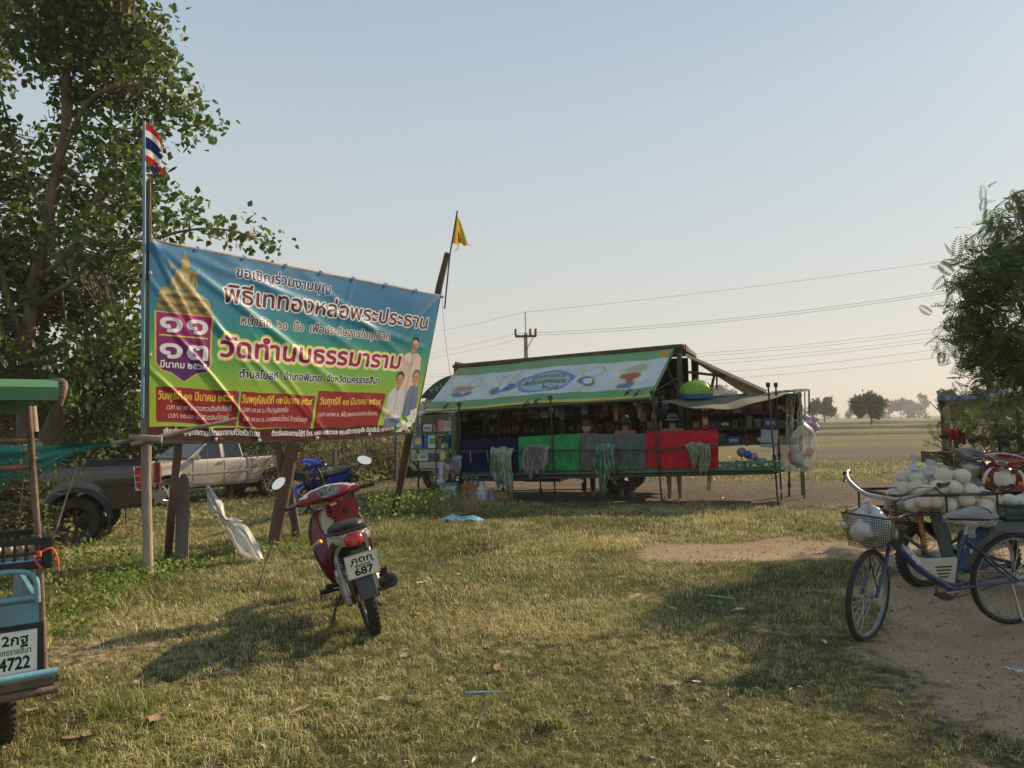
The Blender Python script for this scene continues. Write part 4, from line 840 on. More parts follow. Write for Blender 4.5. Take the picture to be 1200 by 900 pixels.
def wheel(parent, c, r, wd, rim_r, rim_m, rot, spokes=6, tyre_m=None, name='wheel'):
    w_ = bpy.data.objects.new(name, None); COL.objects.link(w_)
    w_.location = c; w_.rotation_euler = rot; w_.parent = parent; w_.empty_display_size = .1
    wheel_mb(r, wd, rim_r).build('tyre', tyre_m or rubber, w_)
    m = MB(); m.lathe([(rim_r * 1.01, -wd * .42), (rim_r * .94, -wd * .40), (rim_r * .90, wd * .1), (rim_r * .90, wd * .35), (rim_r * 1.01, wd * .42)], 24)
    m.lathe([(.0, wd * .34), (rim_r * .22, wd * .34), (rim_r * .26, wd * .2), (rim_r * .28, -wd * .2), (0, -wd * .2)], 14)
    for i in range(spokes):
        a = 2 * PI * i / spokes; q = Matrix.Rotation(a, 3, 'Z'); m.box(q @ Vector((rim_r * .58, 0, wd * .24)), (rim_r * .74, rim_r * (1.5 / spokes), wd * .12), q)
    m.build('rim', rim_m, w_, bevel=.003); return w_
rim_steel = mat('rim_steel', (.35, .35, .34), rough=.5, metal=.5, var=.2, dirt=.5)
for x in (-1.18, 2.9):
    for k in (1.85, 3.05): wheel(TR, (x, k, .38), .38, .22, .21, rim_steel, (PI / 2, 0, 0), 5)
# chassis, floor, box
m = MB(); m.box((1.7, 2.1, .62), (5.2, .12, .16)); m.box((1.7, 2.8, .62), (5.2, .12, .16)); m.box((1.2, 2.2, .42), (.8, .7, .34)); m.build('chassis', blk_met, TR)
m = MB(); m.box((1.8, 2.45, .80), (4.9, 1.7, .12)); m.build('box_floor', rust, TR)
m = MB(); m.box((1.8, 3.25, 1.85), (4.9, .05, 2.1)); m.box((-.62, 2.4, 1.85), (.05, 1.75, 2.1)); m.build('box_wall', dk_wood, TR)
m = MB(); m.box((.6, 1.62, .50), (1.6, .30, .42)); m.build('tool_box', blk_met, TR, bevel=.02)
m = MB(); m.box((1.4, 1.50, .66), (3.2, .04, .20)); m.build('side_skirt', mat('skirt_green', (.05, .07, .06), rough=.6), TR)
tl, trr = Vector((-.60, 1.35, 2.80)), Vector((4.28, 1.35, 3.00)); bl_, br_ = tl + Vector((0, 1.95, 0)), trr + Vector((.10, 1.95, -.02))
m = MB(); m.loft([[tl, trr, br_, bl_], [q + Vector((0, 0, .035)) for q in (tl, trr, br_, bl_)]]); m.build('roof', mat('roof_sheet', (.16, .15, .11), rough=.6, metal=.3, var=.4, bump=.2, dirt=.4), TR)
m = MB(); m.bar(tl + Vector((0, -.05, -.02)), trr + Vector((0, -.05, -.02)), .07, .06); m.bar(trr + Vector((.02, -.05, -.03)), br_ + Vector((.02, 0, -.03)), .06, .08); m.bar(bl_, br_, .06, .06); m.build('roof_frame', rust, TR)
for i in range(6):
    m = MB(); m.bar(trr + Vector((.06, .1 + i * .33, -.10)), trr + Vector((.06, .1 + i * .33, .03)), .04, .06)
    m.build('edge_block', mat('old_timber', (.22, .16, .10), rough=.9, var=.4, bump=.4), TR)
for (x, k, z1, w_, mm) in ((4.22, 1.42, 2.93, .10, 'pole_green'), (4.36, 3.2, 2.9, .08, 'pole_green'), (-.58, 1.42, 2.75, .07, 'pole_green'), (-.58, 3.2, 2.75, .07, 'pole_green'), (1.75, 1.5, 2.85, .04, 'pole_green')):
    m = MB(); m.bar((x, k, .8), (x, k, z1), w_); m.build('corner_post', mat('post_paint', (.06, .09, .055), rough=.6, var=.4, dirt=.5), TR)
# opened side panel used as awning (front), printed
awn = Canvas(900, 300, (.80, .82, .82)); xx = (np.arange(900) + .5) / 900; yy = (np.arange(300) + .5) / 300
nz_ = fbm(xx[None] * 14, yy[:, None] * 6); awn.a *= (1 + .14 * (nz_ - .5))[..., None]
grn = (.50, .65, .49); awn.rect(0, .80, 1, 1, grn); awn.rect(0, 0, 1, .20, (.42, .62, .44)); awn.rect(0, 0, 1, .055, (.78, .70, .36)); awn.rect(.93, .92, .985, .965, (.80, .60, .2)); awn.rect(.02, .9, .06, .94, (.80, .6, .2)); awn.rect(.0, .80, .012, .95, (.8, .6, .2)); awn.rect(.965, .8, .985, .92, (.8, .6, .2))
def puff(cx, cy, parts_):
    q_ = random.Random(int(cx * 100)); parts_ = [(dx + q_.uniform(-.6, .6) * rx, dy + q_.uniform(-.5, .5) * ry, rx * q_.uniform(.35, .7), ry * q_.uniform(.4, .8), c) for dx, dy, rx, ry, c in parts_ for _ in range(4)]   # plain coloured cloud shapes with a yellow rim standing where the painted figures are
    for dx, dy, rx, ry, c in parts_: awn.ell(cx + dx, cy + dy, rx + .008, ry + .022, (.80, .74, .42))
    for dx, dy, rx, ry, c in parts_: awn.ell(cx + dx, cy + dy, rx, ry, c)
bw, pk, bl2, rd2 = (.76, .82, .88), (.74, .56, .60), (.38, .50, .70), (.66, .38, .38)
puff(.12, .45, [(0, .02, .05, .08, pk), (.0, -.12, .045, .07, bl2), (.035, .18, .035, .09, bw)])
puff(.30, .45, [(0, -.04, .055, .10, bl2), (.0, .0, .030, .07, (.82, .84, .86)), (.02, .17, .045, .11, bw)])
puff(.69, .45, [(0, -.04, .055, .09, bl2), (.0, -.02, .028, .06, (.82, .84, .86)), (.0, .17, .05, .11, bw)])
puff(.87, .45, [(0, -.16, .035, .07, bl2), (.0, .0, .045, .10, rd2), (.0, .19, .035, .08, (.72, .70, .68))])
for i in range(26): a = i / 26 * 2 * PI; awn.ell(.495 + .115 * math.cos(a) * (1 + .05 * math.sin(5 * a)), .47 + .21 * math.sin(a), .016, .026, (.36, .50, .72), .8)
awn.ell(.495, .47, .108, .19, (.66, .73, .82))
awn.text('เปิดบริการทุกวัน', .425, .545, .575, .075, (.38, .52, .22), bold=1); awn.text('สินค้าราคาถูกทุกอย่าง', .40, .42, .59, .080, (.30, .45, .18), bold=1); awn.text('๒๐ ว.น.', .50, .30, .575, .075, (.30, .45, .18), bold=1)
awn_m = mat('awning_print', (.95, .95, .93), spec=.2, rough=.75, var=.06, scale=4, bump=.15, bscale=25, image=awn.image('awning_print'), dirt=.25)
aTL, aTR, aBR, aBL = S(537, 431, 1.28), S(790, 408, 1.28), S(761, 465, .16), S(497, 482, .16)
m = MB(); m.grid(lambda u, v: aBL.lerp(aBR, u).lerp(aTL.lerp(aTR, u), v) + Vector((0, 0, .012 * math.sin(u * 40) * math.sin(PI * v) - .015 * math.sin(PI * u * 3))), 60, 12, uv=True); AW = m.build('awning_panel', awn_m, TR)
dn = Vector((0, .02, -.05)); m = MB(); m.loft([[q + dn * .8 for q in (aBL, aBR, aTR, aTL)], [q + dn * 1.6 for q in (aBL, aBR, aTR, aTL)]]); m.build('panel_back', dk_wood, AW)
m = MB(); m.bar(aBL + dn * .5, aBR + dn * .5, .035); m.bar(aTL + dn * .5, aTR + dn * .5, .035); m.bar(aBR + dn * .5, aTR + dn * .5, .03); m.build('panel_frame', pt_green, AW)
for px, py in ((615, 474), (628, 470), (735, 460), (746, 461), (522, 476)):
    p = S(px, py, .12); m = MB(); m.tube([p + Vector((-.06, .03, -.05)), p + Vector((0, -.02, .0)), p + Vector((.05, .02, .06)), p + Vector((.09, .02, .02))], .016, 5); m.ball(p, .035, 8, 6); m.build('latch', rust, AW)
m = MB(); a_ = S(797, 420, 1.3); b_ = S(763, 455, .5)
m.tube([S(778, 420, 1.25), S(795, 462, 1.25)], .015, 5); m.tube([S(760, 462, .3), S(800, 440, 1.4)], .014, 5); m.build('panel_strut', rust, TR)
# rear flap raised as a cream roof
f = [S(804, 414, 1.40), S(899, 457, 1.30), S(899, 457, 1.30) + Vector((-.35, 1.9, -.0)), S(804, 414, 1.40) + Vector((.1, 1.85, 0))]
m = MB(); m.loft([f, [q + Vector((-.02, 0, -.05)) for q in f]]); m.build('rear_flap', mat('cream_sheet', (.62, .52, .38), rough=.6, var=.1, bump=.1, dirt=.2), TR)
m = MB(); m.tube([S(806, 436, 1.5), S(850, 441, 1.6)], .03, 6); m.tube([S(832, 462, 1.7), S(838, 436, 1.6)], .028, 6); m.tube([S(840, 440, 1.6), S(840, 456, 1.6)], .02, 5); m.build('flap_prop', rust, TR)
# dark side door, folded back at the far rear
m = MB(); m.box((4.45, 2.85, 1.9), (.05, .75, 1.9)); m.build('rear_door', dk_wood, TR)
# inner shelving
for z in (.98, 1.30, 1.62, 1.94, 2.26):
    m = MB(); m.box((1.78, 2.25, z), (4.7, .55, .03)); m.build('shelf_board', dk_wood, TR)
for x in (.2, 1.3, 2.4, 3.4):
    m = MB(); m.bar((x, 1.97, .86), (x, 1.97, 2.6), .035); m.build('shelf_post', rust, TR)
# ---- goods
gcols = dict(white=(.55, .55, .55), red=(.45, .05, .05), blue=(.06, .12, .38), yellow=(.55, .42, .08), green=(.06, .28, .10), pink=(.55, .22, .28), lilac=(.40, .36, .55), brown=(.22, .12, .06), teal=(.05, .28, .30), orange=(.55, .2, .04), black=(.03, .03, .03), cream=(.55, .48, .34))
gm_ = {k: mat('goods_' + k, v, rough=.5, var=.22, scale=22, bump=.08, col2=tuple(min(1, c * 1.5 + .06) for c in v)) for k, v in gcols.items()}
def gmesh(kind, c):
    key = kind + c
    if key in _gm: return _gm[key]
    m = MB()
    if kind == 'box': m.box((0, 0, .5), (1, 1, 1)); m.box((0, -.505, .55), (.7, .02, .5), mi=1)
    elif kind == 'bottle': m.lathe([(0, 0), (.46, .01), (.5, .08), (.5, .62), (.38, .74), (.16, .80), (.16, .88)], 10); m.lathe([(.19, .86), (.19, 1.0), (0, 1.0)], 8, mi=1)
    elif kind == 'pouch': m.loft([[Vector((x * .5 * a, y * .5 * b, z)) for x, y in ((-1, -.6), (0, -1), (1, -.6), (1, .6), (0, 1), (-1, .6))] for z, a, b in ((0, .9, .8), (.3, 1, 1), (.75, .95, .7), (1, 1, .08))]); m.box((0, -.44, .45), (.6, .05, .35), mi=1)
    elif kind == 'ball': m.ball((0, 0, .5), .5, 12, 8); m.lathe([(.47, .36), (.505, .42), (.505, .58), (.47, .64)], 12, mi=1)
    elif kind == 'tub': m.lathe([(0, 0), (.38, 0), (.48, .9), (.52, .92), (.52, 1.0), (.44, .98), (.36, .1)], 12); m.lathe([(.485, .80), (.50, .84), (.505, .88)], 12, mi=1)
    c2 = random.Random(key).choice([k for k in gcols if k != c]); me = m.mesh(kind + '_' + c, [gm_[c], gm_[c2]]); _gm[key] = me; return me
_gm = {}
GN = {'box': 'goods_box', 'bottle': 'bottle', 'pouch': 'snack_pouch', 'ball': 'ball', 'tub': 'plastic_tub'}; GC = {'box': 'box', 'bottle': 'bottle', 'pouch': 'pouch', 'ball': 'ball', 'tub': 'tub'}
GT = {'box': 'small carton', 'bottle': 'small bottle', 'pouch': 'soft packet', 'ball': 'toy ball', 'tub': 'plastic tub'}
def ZN(x, z): return '%s of the %s' % (('lowest row', 'second row', 'third row', 'top row')[0 if z < 1.2 else 1 if z < 1.5 else 2 if z < 1.8 else 3], ('left end', 'left half', 'middle', 'right half', 'right end')[max(0, min(4, int((x + .5) / .9)))] if x < 4.2 else ('left end', 'middle', 'right end')[max(0, min(2, int((x - 4.3) / .72)))])
def good(kind, c, x, k, z, sx, sy, sz, where, group, rot=0):
    o = share(GN[kind], gmesh(kind, c), None, W(x, k, z), (0, 0, YAW + rot), (sx, sy, sz)); return tag(o, '%s %s %s' % (c, GT[kind], where.replace('{}', ZN(x, z) if 'awning' not in where else ('left end', 'left half', 'middle', 'right half', 'right end')[max(0, min(4, int((x + .5) / .9)))] + (' front' if k < .8 else ' middle' if k < 1.2 else ' back'))), GC[kind], group)
gr = random.Random(31)
for z in (.995, 1.315, 1.635, 1.955):
    x = -.42
    while x < 4.0:
        kd = gr.choice(['box', 'box', 'bottle', 'bottle', 'pouch', 'tub']); sx = {'box': gr.uniform(.08, .22), 'bottle': .07, 'pouch': .14, 'tub': .13}[kd]; sz = gr.uniform(.12, .24)
        if kd == 'bottle':
            for q in range(gr.randint(2, 3)): good(kd, gr.choice(['white', 'yellow', 'teal', 'pink', 'cream']), x + q * .085, 2.08, z, .07, .07, sz, 'in the {} of the truck shelves', 'goods on the inner shelves'); 
            x += .09 * 3
        else: good(kd, gr.choice(list(gcols)), x + sx / 2, 2.1, z, sx, .14, sz, 'in the {} of the truck shelves', 'goods on the inner shelves', gr.uniform(-.15, .15)); x += sx + gr.uniform(.02, .07)
_gm2 = {}
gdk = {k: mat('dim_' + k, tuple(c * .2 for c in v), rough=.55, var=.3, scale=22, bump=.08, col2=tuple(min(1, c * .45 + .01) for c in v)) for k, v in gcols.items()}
def dim(o, c):            # shaded copies: the dark under roof and awning put into the packaging colours
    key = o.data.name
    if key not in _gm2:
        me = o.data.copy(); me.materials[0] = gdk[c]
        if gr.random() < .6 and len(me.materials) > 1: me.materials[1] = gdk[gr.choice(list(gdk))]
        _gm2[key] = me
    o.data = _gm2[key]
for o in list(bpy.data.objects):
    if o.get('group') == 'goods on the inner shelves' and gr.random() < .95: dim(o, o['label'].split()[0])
for i in range(64):       # packets and bags hanging under the awning edge and the box ceiling
    x = gr.uniform(-.3, 4.0); k = gr.choice([.55, 1.0, 1.5, 1.75]); z = gr.uniform(1.72, 2.0) if k < 1.2 else gr.uniform(1.9, 2.4); c = gr.choice(list(gcols)); h_ = gr.uniform(.10, .26)
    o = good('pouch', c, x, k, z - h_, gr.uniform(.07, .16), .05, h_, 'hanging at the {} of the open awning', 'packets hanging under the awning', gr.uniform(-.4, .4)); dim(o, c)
for k, z in ((.55, 2.0), (1.0, 2.05), (1.5, 2.42)): m = MB(); m.bar((-.4, k, z), (4.05, k, z + .06), .012); m.build('hanging_bar', blk_met, TR)
# ---- front stand: poles, rails, counter
CT = thing('counter_stand', 'thin black pole stand carrying the counter along the front of the shop', 'stand', SA, YAW)
def spole(a, b, r=.017, cap=True):
    m = MB(); m.tube(resample([a, b], 3), r, 7)
    if cap: m.box(b, (.07, .07, .08)); 
    m.box(a.lerp(b, .40), (.06, .06, .09)); o = m.build('pole', blk_met, CT); return o
def gnd(px, k): v = S(px, 590, k); v.z = -.02; return v
for (bx, tx, ty, k) in ((538, 538, 474, 0), (651, 645, 466, 0), (776, 764, 460, 0), (912, 900, 451, 0)): b_ = gnd(bx, k); spole(b_, S(tx, ty, k))
b_ = gnd(916, .9); spole(b_, S(909, 451, .75)); b_ = gnd(925, 1.5); spole(b_, S(925, 545, 1.5), .02, False)
for bx in (590, 634, 706): spole(gnd(bx, .6), Vector((gnd(bx, .6).x, .6, .46)), .014, False)
def sbar(name, a, b, w_=.03, mm=None, par=None): m = MB(); m.bar(a, b, w_); return m.build(name, mm or blk_met, par or CT)
sbar('rail', S(540, 529, -.03), S(756, 527, -.03)); sbar('rail', S(756, 527, -.03), S(905, 519, -.03)); sbar('counter_beam', S(543, 562, 0), S(908, 554, 0), .05); sbar('counter_beam', S(543, 561, 0) + Vector((0, .62, 0)), S(908, 554, 0) + Vector((0, .62, 0)), .05)
sbar('foot_rail', S(600, 575, .4), S(745, 572, .4), .02); sbar('foot_rail', gnd(912, 0) + Vector((0, 0, .15)), gnd(916, .9) + Vector((0, 0, .2)), .025, steel); sbar('side_rail', S(905, 519, 0), S(912, 521, .8), .025); sbar('side_rail', S(910, 553, 0), S(918, 551, .8), .05)
for i in range(12): x = .2 + i * .5; sbar('cross_slat', Vector((x, 0, .46 + .02 * x)), Vector((x, .62, .46 + .02 * x)), .03)
# hanging ties on the rail
for px in (551, 571, 578, 598, 612, 668, 800, 728):
    q = S(px, 529 - (px - 540) * .02, -.05); m = MB(); m.tube([q, q + Vector((.005, 0, -.1)), q + Vector((.015, 0, -.22))], .008, 4); m.build('tie', rope if px < 600 else blk_pl, CT)
# crates in a row
def crate_mb(w_, d_, h_, nx_=9):
    m = MB(); t = .012
    m.box((0, 0, t / 2), (w_, d_, t)); m.box((0, -d_ / 2, h_ - .015), (w_, .018, .03)); m.box((0, d_ / 2, h_ - .015), (w_, .018, .03)); m.box((-w_ / 2, 0, h_ - .015), (.018, d_, .03)); m.box((w_ / 2, 0, h_ - .015), (.018, d_, .03))
    m.box((0, -d_ / 2, .025), (w_, .014, .03)); m.box((0, d_ / 2, .025), (w_, .014, .03)); m.box((0, -d_ / 2, h_ * .5), (w_, .01, .012))
    for s in (-1, 1):
        for q in (-1, 1): m.box((s * w_ / 2, q * d_ / 2, h_ / 2), (.03, .03, h_))
    for i in range(1, nx_):
        x = -w_ / 2 + w_ * i / nx_; m.box((x, -d_ / 2, h_ / 2), (.012, .008, h_ * .85)); m.box((x, d_ / 2, h_ / 2), (.012, .008, h_ * .85))
    for i in range(1, 5):
        y = -d_ / 2 + d_ * i / 5; m.box((-w_ / 2, y, h_ / 2), (.008, .012, h_ * .85)); m.box((w_ / 2, y, h_ / 2), (.008, .012, h_ * .85))
    return m
cgreen = mat('crate_green', (.04, .20, .10), rough=.5, var=.2, bump=.05, dirt=.3); cpale = mat('crate_pale', (.22, .33, .22), rough=.5, var=.2, bump=.05)
cteal = mat('crate_teal', (.03, .16, .15), rough=.5, var=.2, bump=.05, dirt=.3)
me1 = crate_mb(.60, .42, .15).mesh('crate', cgreen, False); me2 = crate_mb(.60, .42, .15).mesh('crate', cteal, False)
def cz(x): return .485 + .020 * x
cell = ['at the left end of the counter, under the blue cloth', 'second from the left end of the counter', 'third from the left, below the green cloth', 'under the middle of the green cloth', 'under the seam of the green and grey cloths', 'below the grey cloth where the teal cloth hangs', 'below the right end of the grey cloth', 'under the left half of the red cloth', 'under the right half of the red cloth', 'holding toy balls at the right end of the counter']
for i in range(10):
    x = .36 + i * .595; o = share('plastic_crate', me2 if i < 4 else me1, None, W(x, .30, cz(x)), (0, math.atan(-.020), YAW)); tag(o, 'low slotted green crate ' + cell[i], 'crate', 'crates along the counter')
    if i < 9:
        for j in range(4): good(gr.choice(['box', 'pouch']), gr.choice(['white', 'cream', 'red', 'lilac', 'teal', 'green']), x - .21 + j * .14, .22, cz(x) + .02, .11, .1, .13, 'lying in the counter crates', 'small goods in the counter crates')
# heap in the last crates
for i in range(34):
    x = S(848, 545, .25).x + gr.uniform(0, .95); k = gr.uniform(.14, .46); good('ball', gr.choice(['red', 'white', 'white', 'pink', 'green', 'black', 'blue', 'teal']), x, k, cz(x) + .03 + gr.uniform(0, .10), *([gr.uniform(.07, .12)] * 3), 'in the heap at the right end of the counter', 'toys heaped on the right end of the counter', gr.uniform(0, 3))
def bigball(px, py, r, mm, label):
    p = S(px, py, .3); m = MB(); m.ball((0, 0, 0), r, 18, 12); o = m.build('toy_ball', mm, None, W(p.x, p.y, p.z)); return tag(o, label, 'ball')
bigball(869, 530, .085, mat('ball_speckle', (.5, .52, .55), rough=.2, var=.6, scale=14, col2=(.08, .07, .10), bump=0), 'see through speckled toy ball above the heap of toys'); bigball(876.5, 533, .075, mat('ball_blue', (.03, .06, .35), rough=.25, bump=0), 'shiny deep blue toy ball between two patterned balls'); bigball(884, 535, .07, mat('ball_navy', (.10, .14, .42), rough=.3, var=.6, scale=16, col2=(.5, .5, .6), bump=0), 'blue and white patterned toy ball right of the deep blue one')
m = MB(); a_ = S(869, 539, .3); m.tube([W(*a_) + Vector((0, 0, -.05)), W(*S(869, 533, .3))], .012, 5); m.tube([W(*S(876, 541, .3)), W(*S(876, 536, .3))], .012, 5); m.tube([W(*S(884, 542, .3)), W(*S(884, 538, .3))], .012, 5); tag(m.build('ball_sticks', white_pl), 'thin sticks holding the balls above the toy heap', 'sticks')
# hanging cloth sheets
def sheet(name, c4, m_, label, ribs=7, amp=.034, cat='cloth', kk=.06, sag=.0, seed=1):
    a, b_, c, d = [S(x, y, kk) for x, y in c4]; g = random.Random(seed); ph = [g.uniform(0, 6) for _ in range(6)]
    def fn(u, v):
        p = d.lerp(c, u).lerp(a.lerp(b_, u), v); w_ = amp * (math.sin(u * ribs * 2 * PI + ph[0] + 1.5 * v) * .5 + math.sin(u * ribs * 5.1 + ph[1] - 2 * v) * .4 + .5 * math.sin(v * 7 + u * 9 + ph[2])) * (1.15 - v)
        p = p + Vector((0, -abs(w_) - .01, -sag * abs(math.sin(u * PI * ribs)) * v ** 6 + .01 * math.sin(u * 13 + ph[3]) * (1 - v))); return SA + SE * p.x + SN * p.y + Vector((0, 0, p.z))
    m = MB(); m.grid(fn, 64, 24); o = m.build(name, m_); return tag(o, label, cat)
sheet('cloth_sheet', [(539, 516), (608, 514), (608, 553), (539, 553)], mat('cloth_blue', (.005, .008, .05), rough=.9, var=.25, bump=.5, bscale=9, spec=.2), 'dark navy blue cloth covering the left end of the counter front', seed=1)
sheet('cloth_sheet', [(608, 512), (679, 508), (679, 550), (608, 552)], mat('cloth_green', (.03, .30, .10), rough=.8, var=.22, bump=.5, bscale=9, trans=.15, spec=.25), 'bright green netting sheet on the counter front between navy and grey cloths', seed=2)
sheet('cloth_sheet', [(680, 509), (757, 508), (757, 550), (680, 551)], mat('cloth_grey', (.09, .115, .105), rough=.6, var=.3, bump=.6, bscale=9, trans=.08), 'crumpled grey green tarpaulin sheet on the counter front beside the red cloth', amp=.035, seed=3)
redc = sheet('cloth_sheet', [(757, 505), (842, 504), (842, 549), (758, 549)], mat('cloth_red', (.62, .028, .045), rough=.8, var=.2, bump=.5, bscale=9, trans=.35, spec=.25), 'vivid red netting sheet on the counter front', seed=4, amp=.015)
for nm, b4 in (('blue', (539, 608, 516, 553)), ('green', (608, 679, 512, 552)), ('grey', (680, 757, 509, 551)), ('red', (757, 842, 505, 549))): sbar('cloth_bar', S(b4[0], b4[2] + 1, .09), S(b4[1], b4[2], .09), .018)
# draped garments / towels
def drape(px0, px1, top, bot, cols, label, name='towel', cat='towel', seed=1, k=-.07, twist=.5, flare=.4):
    g = random.Random(seed); ph = [g.uniform(0, 6) for _ in range(8)]; mats_ = [mat('fabric_%d_%d' % (seed, i), c, rough=.85, var=.35, scale=9, bump=.25, bscale=30, trans=.15, col2=c2) for i, (c, c2) in enumerate(cols)]
    m = MB(); n_l = 3 if px1 - px0 > 14 else 2; H_ = bot - top; Wd = px1 - px0
    for li in range(n_l):
        cx0 = px0 + Wd * (.30 + .40 * li / max(1, n_l - 1)) + g.uniform(-1, 1); ln_ = H_ * (1.0 if li == (seed % n_l) else g.uniform(.55, .85)); hw0 = Wd * g.uniform(.24, .32); q_ = [g.uniform(0, 6) for _ in range(6)]; dr = g.uniform(-.18, .18) * Wd; kk = k - .02 * li
        def fn(u, v):
            w_ = 1 - v; cx = cx0 + dr * w_ + Wd * .05 * math.sin(w_ * 5 + q_[0]); hw = hw0 * (1.05 - .35 * math.sin(min(1, w_ * 1.5) * PI) * .6 - (.62 * max(0, w_ - .55) / .45)); y = top - 1.5 + ln_ * w_ + .12 * H_ * math.sin(u * 4 + q_[1]) * w_ * w_ + (1.2 * math.sin(u * 6 + q_[2])) * (1 - w_)
            p = S(cx + (u - .5) * 2 * hw, y, kk); p.y += .03 * math.sin(u * 17 + q_[3] + twist * w_ * 5) + .018 * math.sin(u * 37 + q_[4] - w_ * 4) - .02
            if w_ < .12: p.y += (.12 - w_) * .9
            return W(p.x, p.y, p.z)
        f0_ = len(m.mi); m.grid(fn, 22, 26)
        if len(mats_) > 1:
            for i in range(f0_, len(m.mi)): j = i - f0_; u, v = (j % 22) / 22, (j // 22) / 26; m.mi[i] = 1 if math.sin(u * 6 + v * 7 + q_[5]) > .2 else (2 if len(mats_) > 2 and math.sin(v * 11 + q_[4]) > .4 else 0)
    return tag(m.build(name, mats_, angle=70), label, cat)
drape(572, 600, 526, 581, [((.20, .38, .18), (.5, .55, .45)), ((.42, .34, .34), (.5, .5, .5)), ((.12, .40, .08), (.35, .5, .3))], 'green and pink patterned towel hanging over the rail on the navy cloth', seed=11)
drape(620, 636, 523, 549, [((.48, .47, .46), (.28, .27, .26))], 'shorter fold of the white patterned cloth on the green sheet', seed=22, flare=.2, k=-.10)
drape(614, 642, 524, 560, [((.55, .54, .52), (.30, .28, .27))], 'white patterned cloth hanging over the rail on the green sheet', seed=12, flare=.7)
drape(696, 720, 522, 577, [((.05, .32, .30), (.30, .45, .38)), ((.06, .38, .34), (.35, .24, .12))], 'teal shirt with brown floral pattern hanging over the grey sheet', seed=13, flare=.15, name='patterned_shirt', cat='shirt')
drape(804, 832, 521, 557, [((.16, .42, .16), (.4, .5, .35)), ((.34, .42, .32), (.5, .4, .42))], 'green towel with pink patches hanging over the red sheet', seed=14, flare=.5)
drape(528, 540, 536, 557, [((.70, .70, .72), (.5, .5, .52))], 'white cloth hanging at the left end pole above the stool', seed=15, flare=.3, k=-.05)
# ---- left rack of small goods in front of the cab
rk = thing('goods_rack', 'green framed rack of small goods under a white top in front of the truck cab', 'rack', W(-.72, .15), YAW); ro = Vector((.72, -.15, 0))
RX0, RX1, RZ0, RZ1 = -1.04, -.10, .80, 1.72
def rp(x, k, z): return Vector((x, k, z)) + ro
for x in (RX0, RX1):
    for k in (-.02, .38): m = MB(); m.bar(rp(x, k, RZ0), rp(x, k, RZ1), .03 if k > 0 else .045); m.build('upright', pt_green, rk)
for z in (RZ0, 1.05, 1.38, RZ1 - .02):
    m = MB(); m.bar(rp(RX0, -.02, z), rp(RX1, -.02, z), .03); m.bar(rp(RX0, .38, z), rp(RX1, .38, z), .025); m.box(rp((RX0 + RX1) / 2, .18, z), (RX1 - RX0, .38, .012)); m.build('shelf', pt_green, rk)
m = MB(); m.grid(lambda u, v: rp(-1.1 + 1.08 * u, -.10 + .6 * v, 1.76 + .03 * math.sin(u * 9) * v + .04 * v), 14, 6); m.build('top_cover', white_pl, rk)
m = MB(); m.bar(rp(RX1 - .35, -.06, .05), rp(RX1 - .35, -.06, 1.72), .02); m.bar(rp(RX0 + .05, .02, .8), rp(RX0 + .70, -.05, -.02), .03); m.bar(rp(RX0, .38, .82), rp(RX0, .38, -.02), .03); m.bar(rp(RX1, .38, .82), rp(RX1, .38, -.02), .03); m.build('support', blk_met, rk)
for zi, z in enumerate((.81, 1.06, 1.39)):
    x = RX0 + .07
    while x < RX1 - .08:
        sx = gr.uniform(.09, .2); good(gr.choice(['box', 'pouch', 'box', 'tub']), gr.choice(['lilac', 'white', 'yellow', 'pink', 'cream', 'blue', 'teal', 'white'] if zi else ['yellow', 'white', 'black', 'pink']), x + sx / 2, .10, z, sx, .16, gr.uniform(.13, .27) if zi else .14, 'on the green framed rack by the cab', 'goods on the green rack'); x += sx + .01
def obj_s(name, label, cat, mb_, mm, px, py, k, rot=0, kidz=None, **kw):
    p = S(px, py, k); o = mb_.build(name, mm, None, W(p.x, p.y, p.z), (0, 0, YAW + rot), **kw); return tag(o, label, cat)
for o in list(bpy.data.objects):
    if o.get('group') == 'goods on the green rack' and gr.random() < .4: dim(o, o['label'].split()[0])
# stool, jug, cartons etc. under the left end
stl = thing('step_stool', 'small folding stool in white and blue plastic at the left end of the counter', 'stool', W(gnd(527, -.15).x, -.15), YAW + .3)
m = MB(); m.box((0, 0, .36), (.34, .24, .03)); m.build('seat', mat('stool_blue', (.05, .20, .50), rough=.45), stl, bevel=.01)
for sx, mm in ((-1, white_pl), (1, MATS['stool_blue'])):
    m = MB(); m.prism([(-.12, 0), (-.07, 0), (-.05, .16), (.05, .16), (.07, 0), (.12, 0), (.10, .345), (-.10, .345)], -.012, .012, Matrix.Translation((sx * .14, 0, 0)) @ Matrix.Rotation(PI / 2, 4, 'Z') @ Matrix.Rotation(PI / 2, 4, 'X')); m.build('side_leg', mm, stl)
m = MB(); m.prism([(-.15, 0), (-.10, 0), (-.06, .18), (.06, .18), (.10, 0), (.15, 0), (.13, .345), (-.13, .345)], -.01, .01, Matrix.Translation((0, -.10, 0)) @ Matrix.Rotation(PI / 2, 4, 'X')); m.build('front_panel', white_pl, stl)
def gz(px, k, z=0): v = gnd(px, k); return W(v.x, k, z)
m = MB(); m.box((0, 0, .17), (.36, .28, .34)); m.box((0, -.142, .17), (.24, .004, .08), mi=1); tag(m.build('carton', [mat('carton_orange', (.36, .13, .05), rough=.9, var=.15), gm_['brown']], None, gz(553, .15), (0, 0, YAW + .1)), 'reddish brown carton with jars on top beside the stool', 'box')
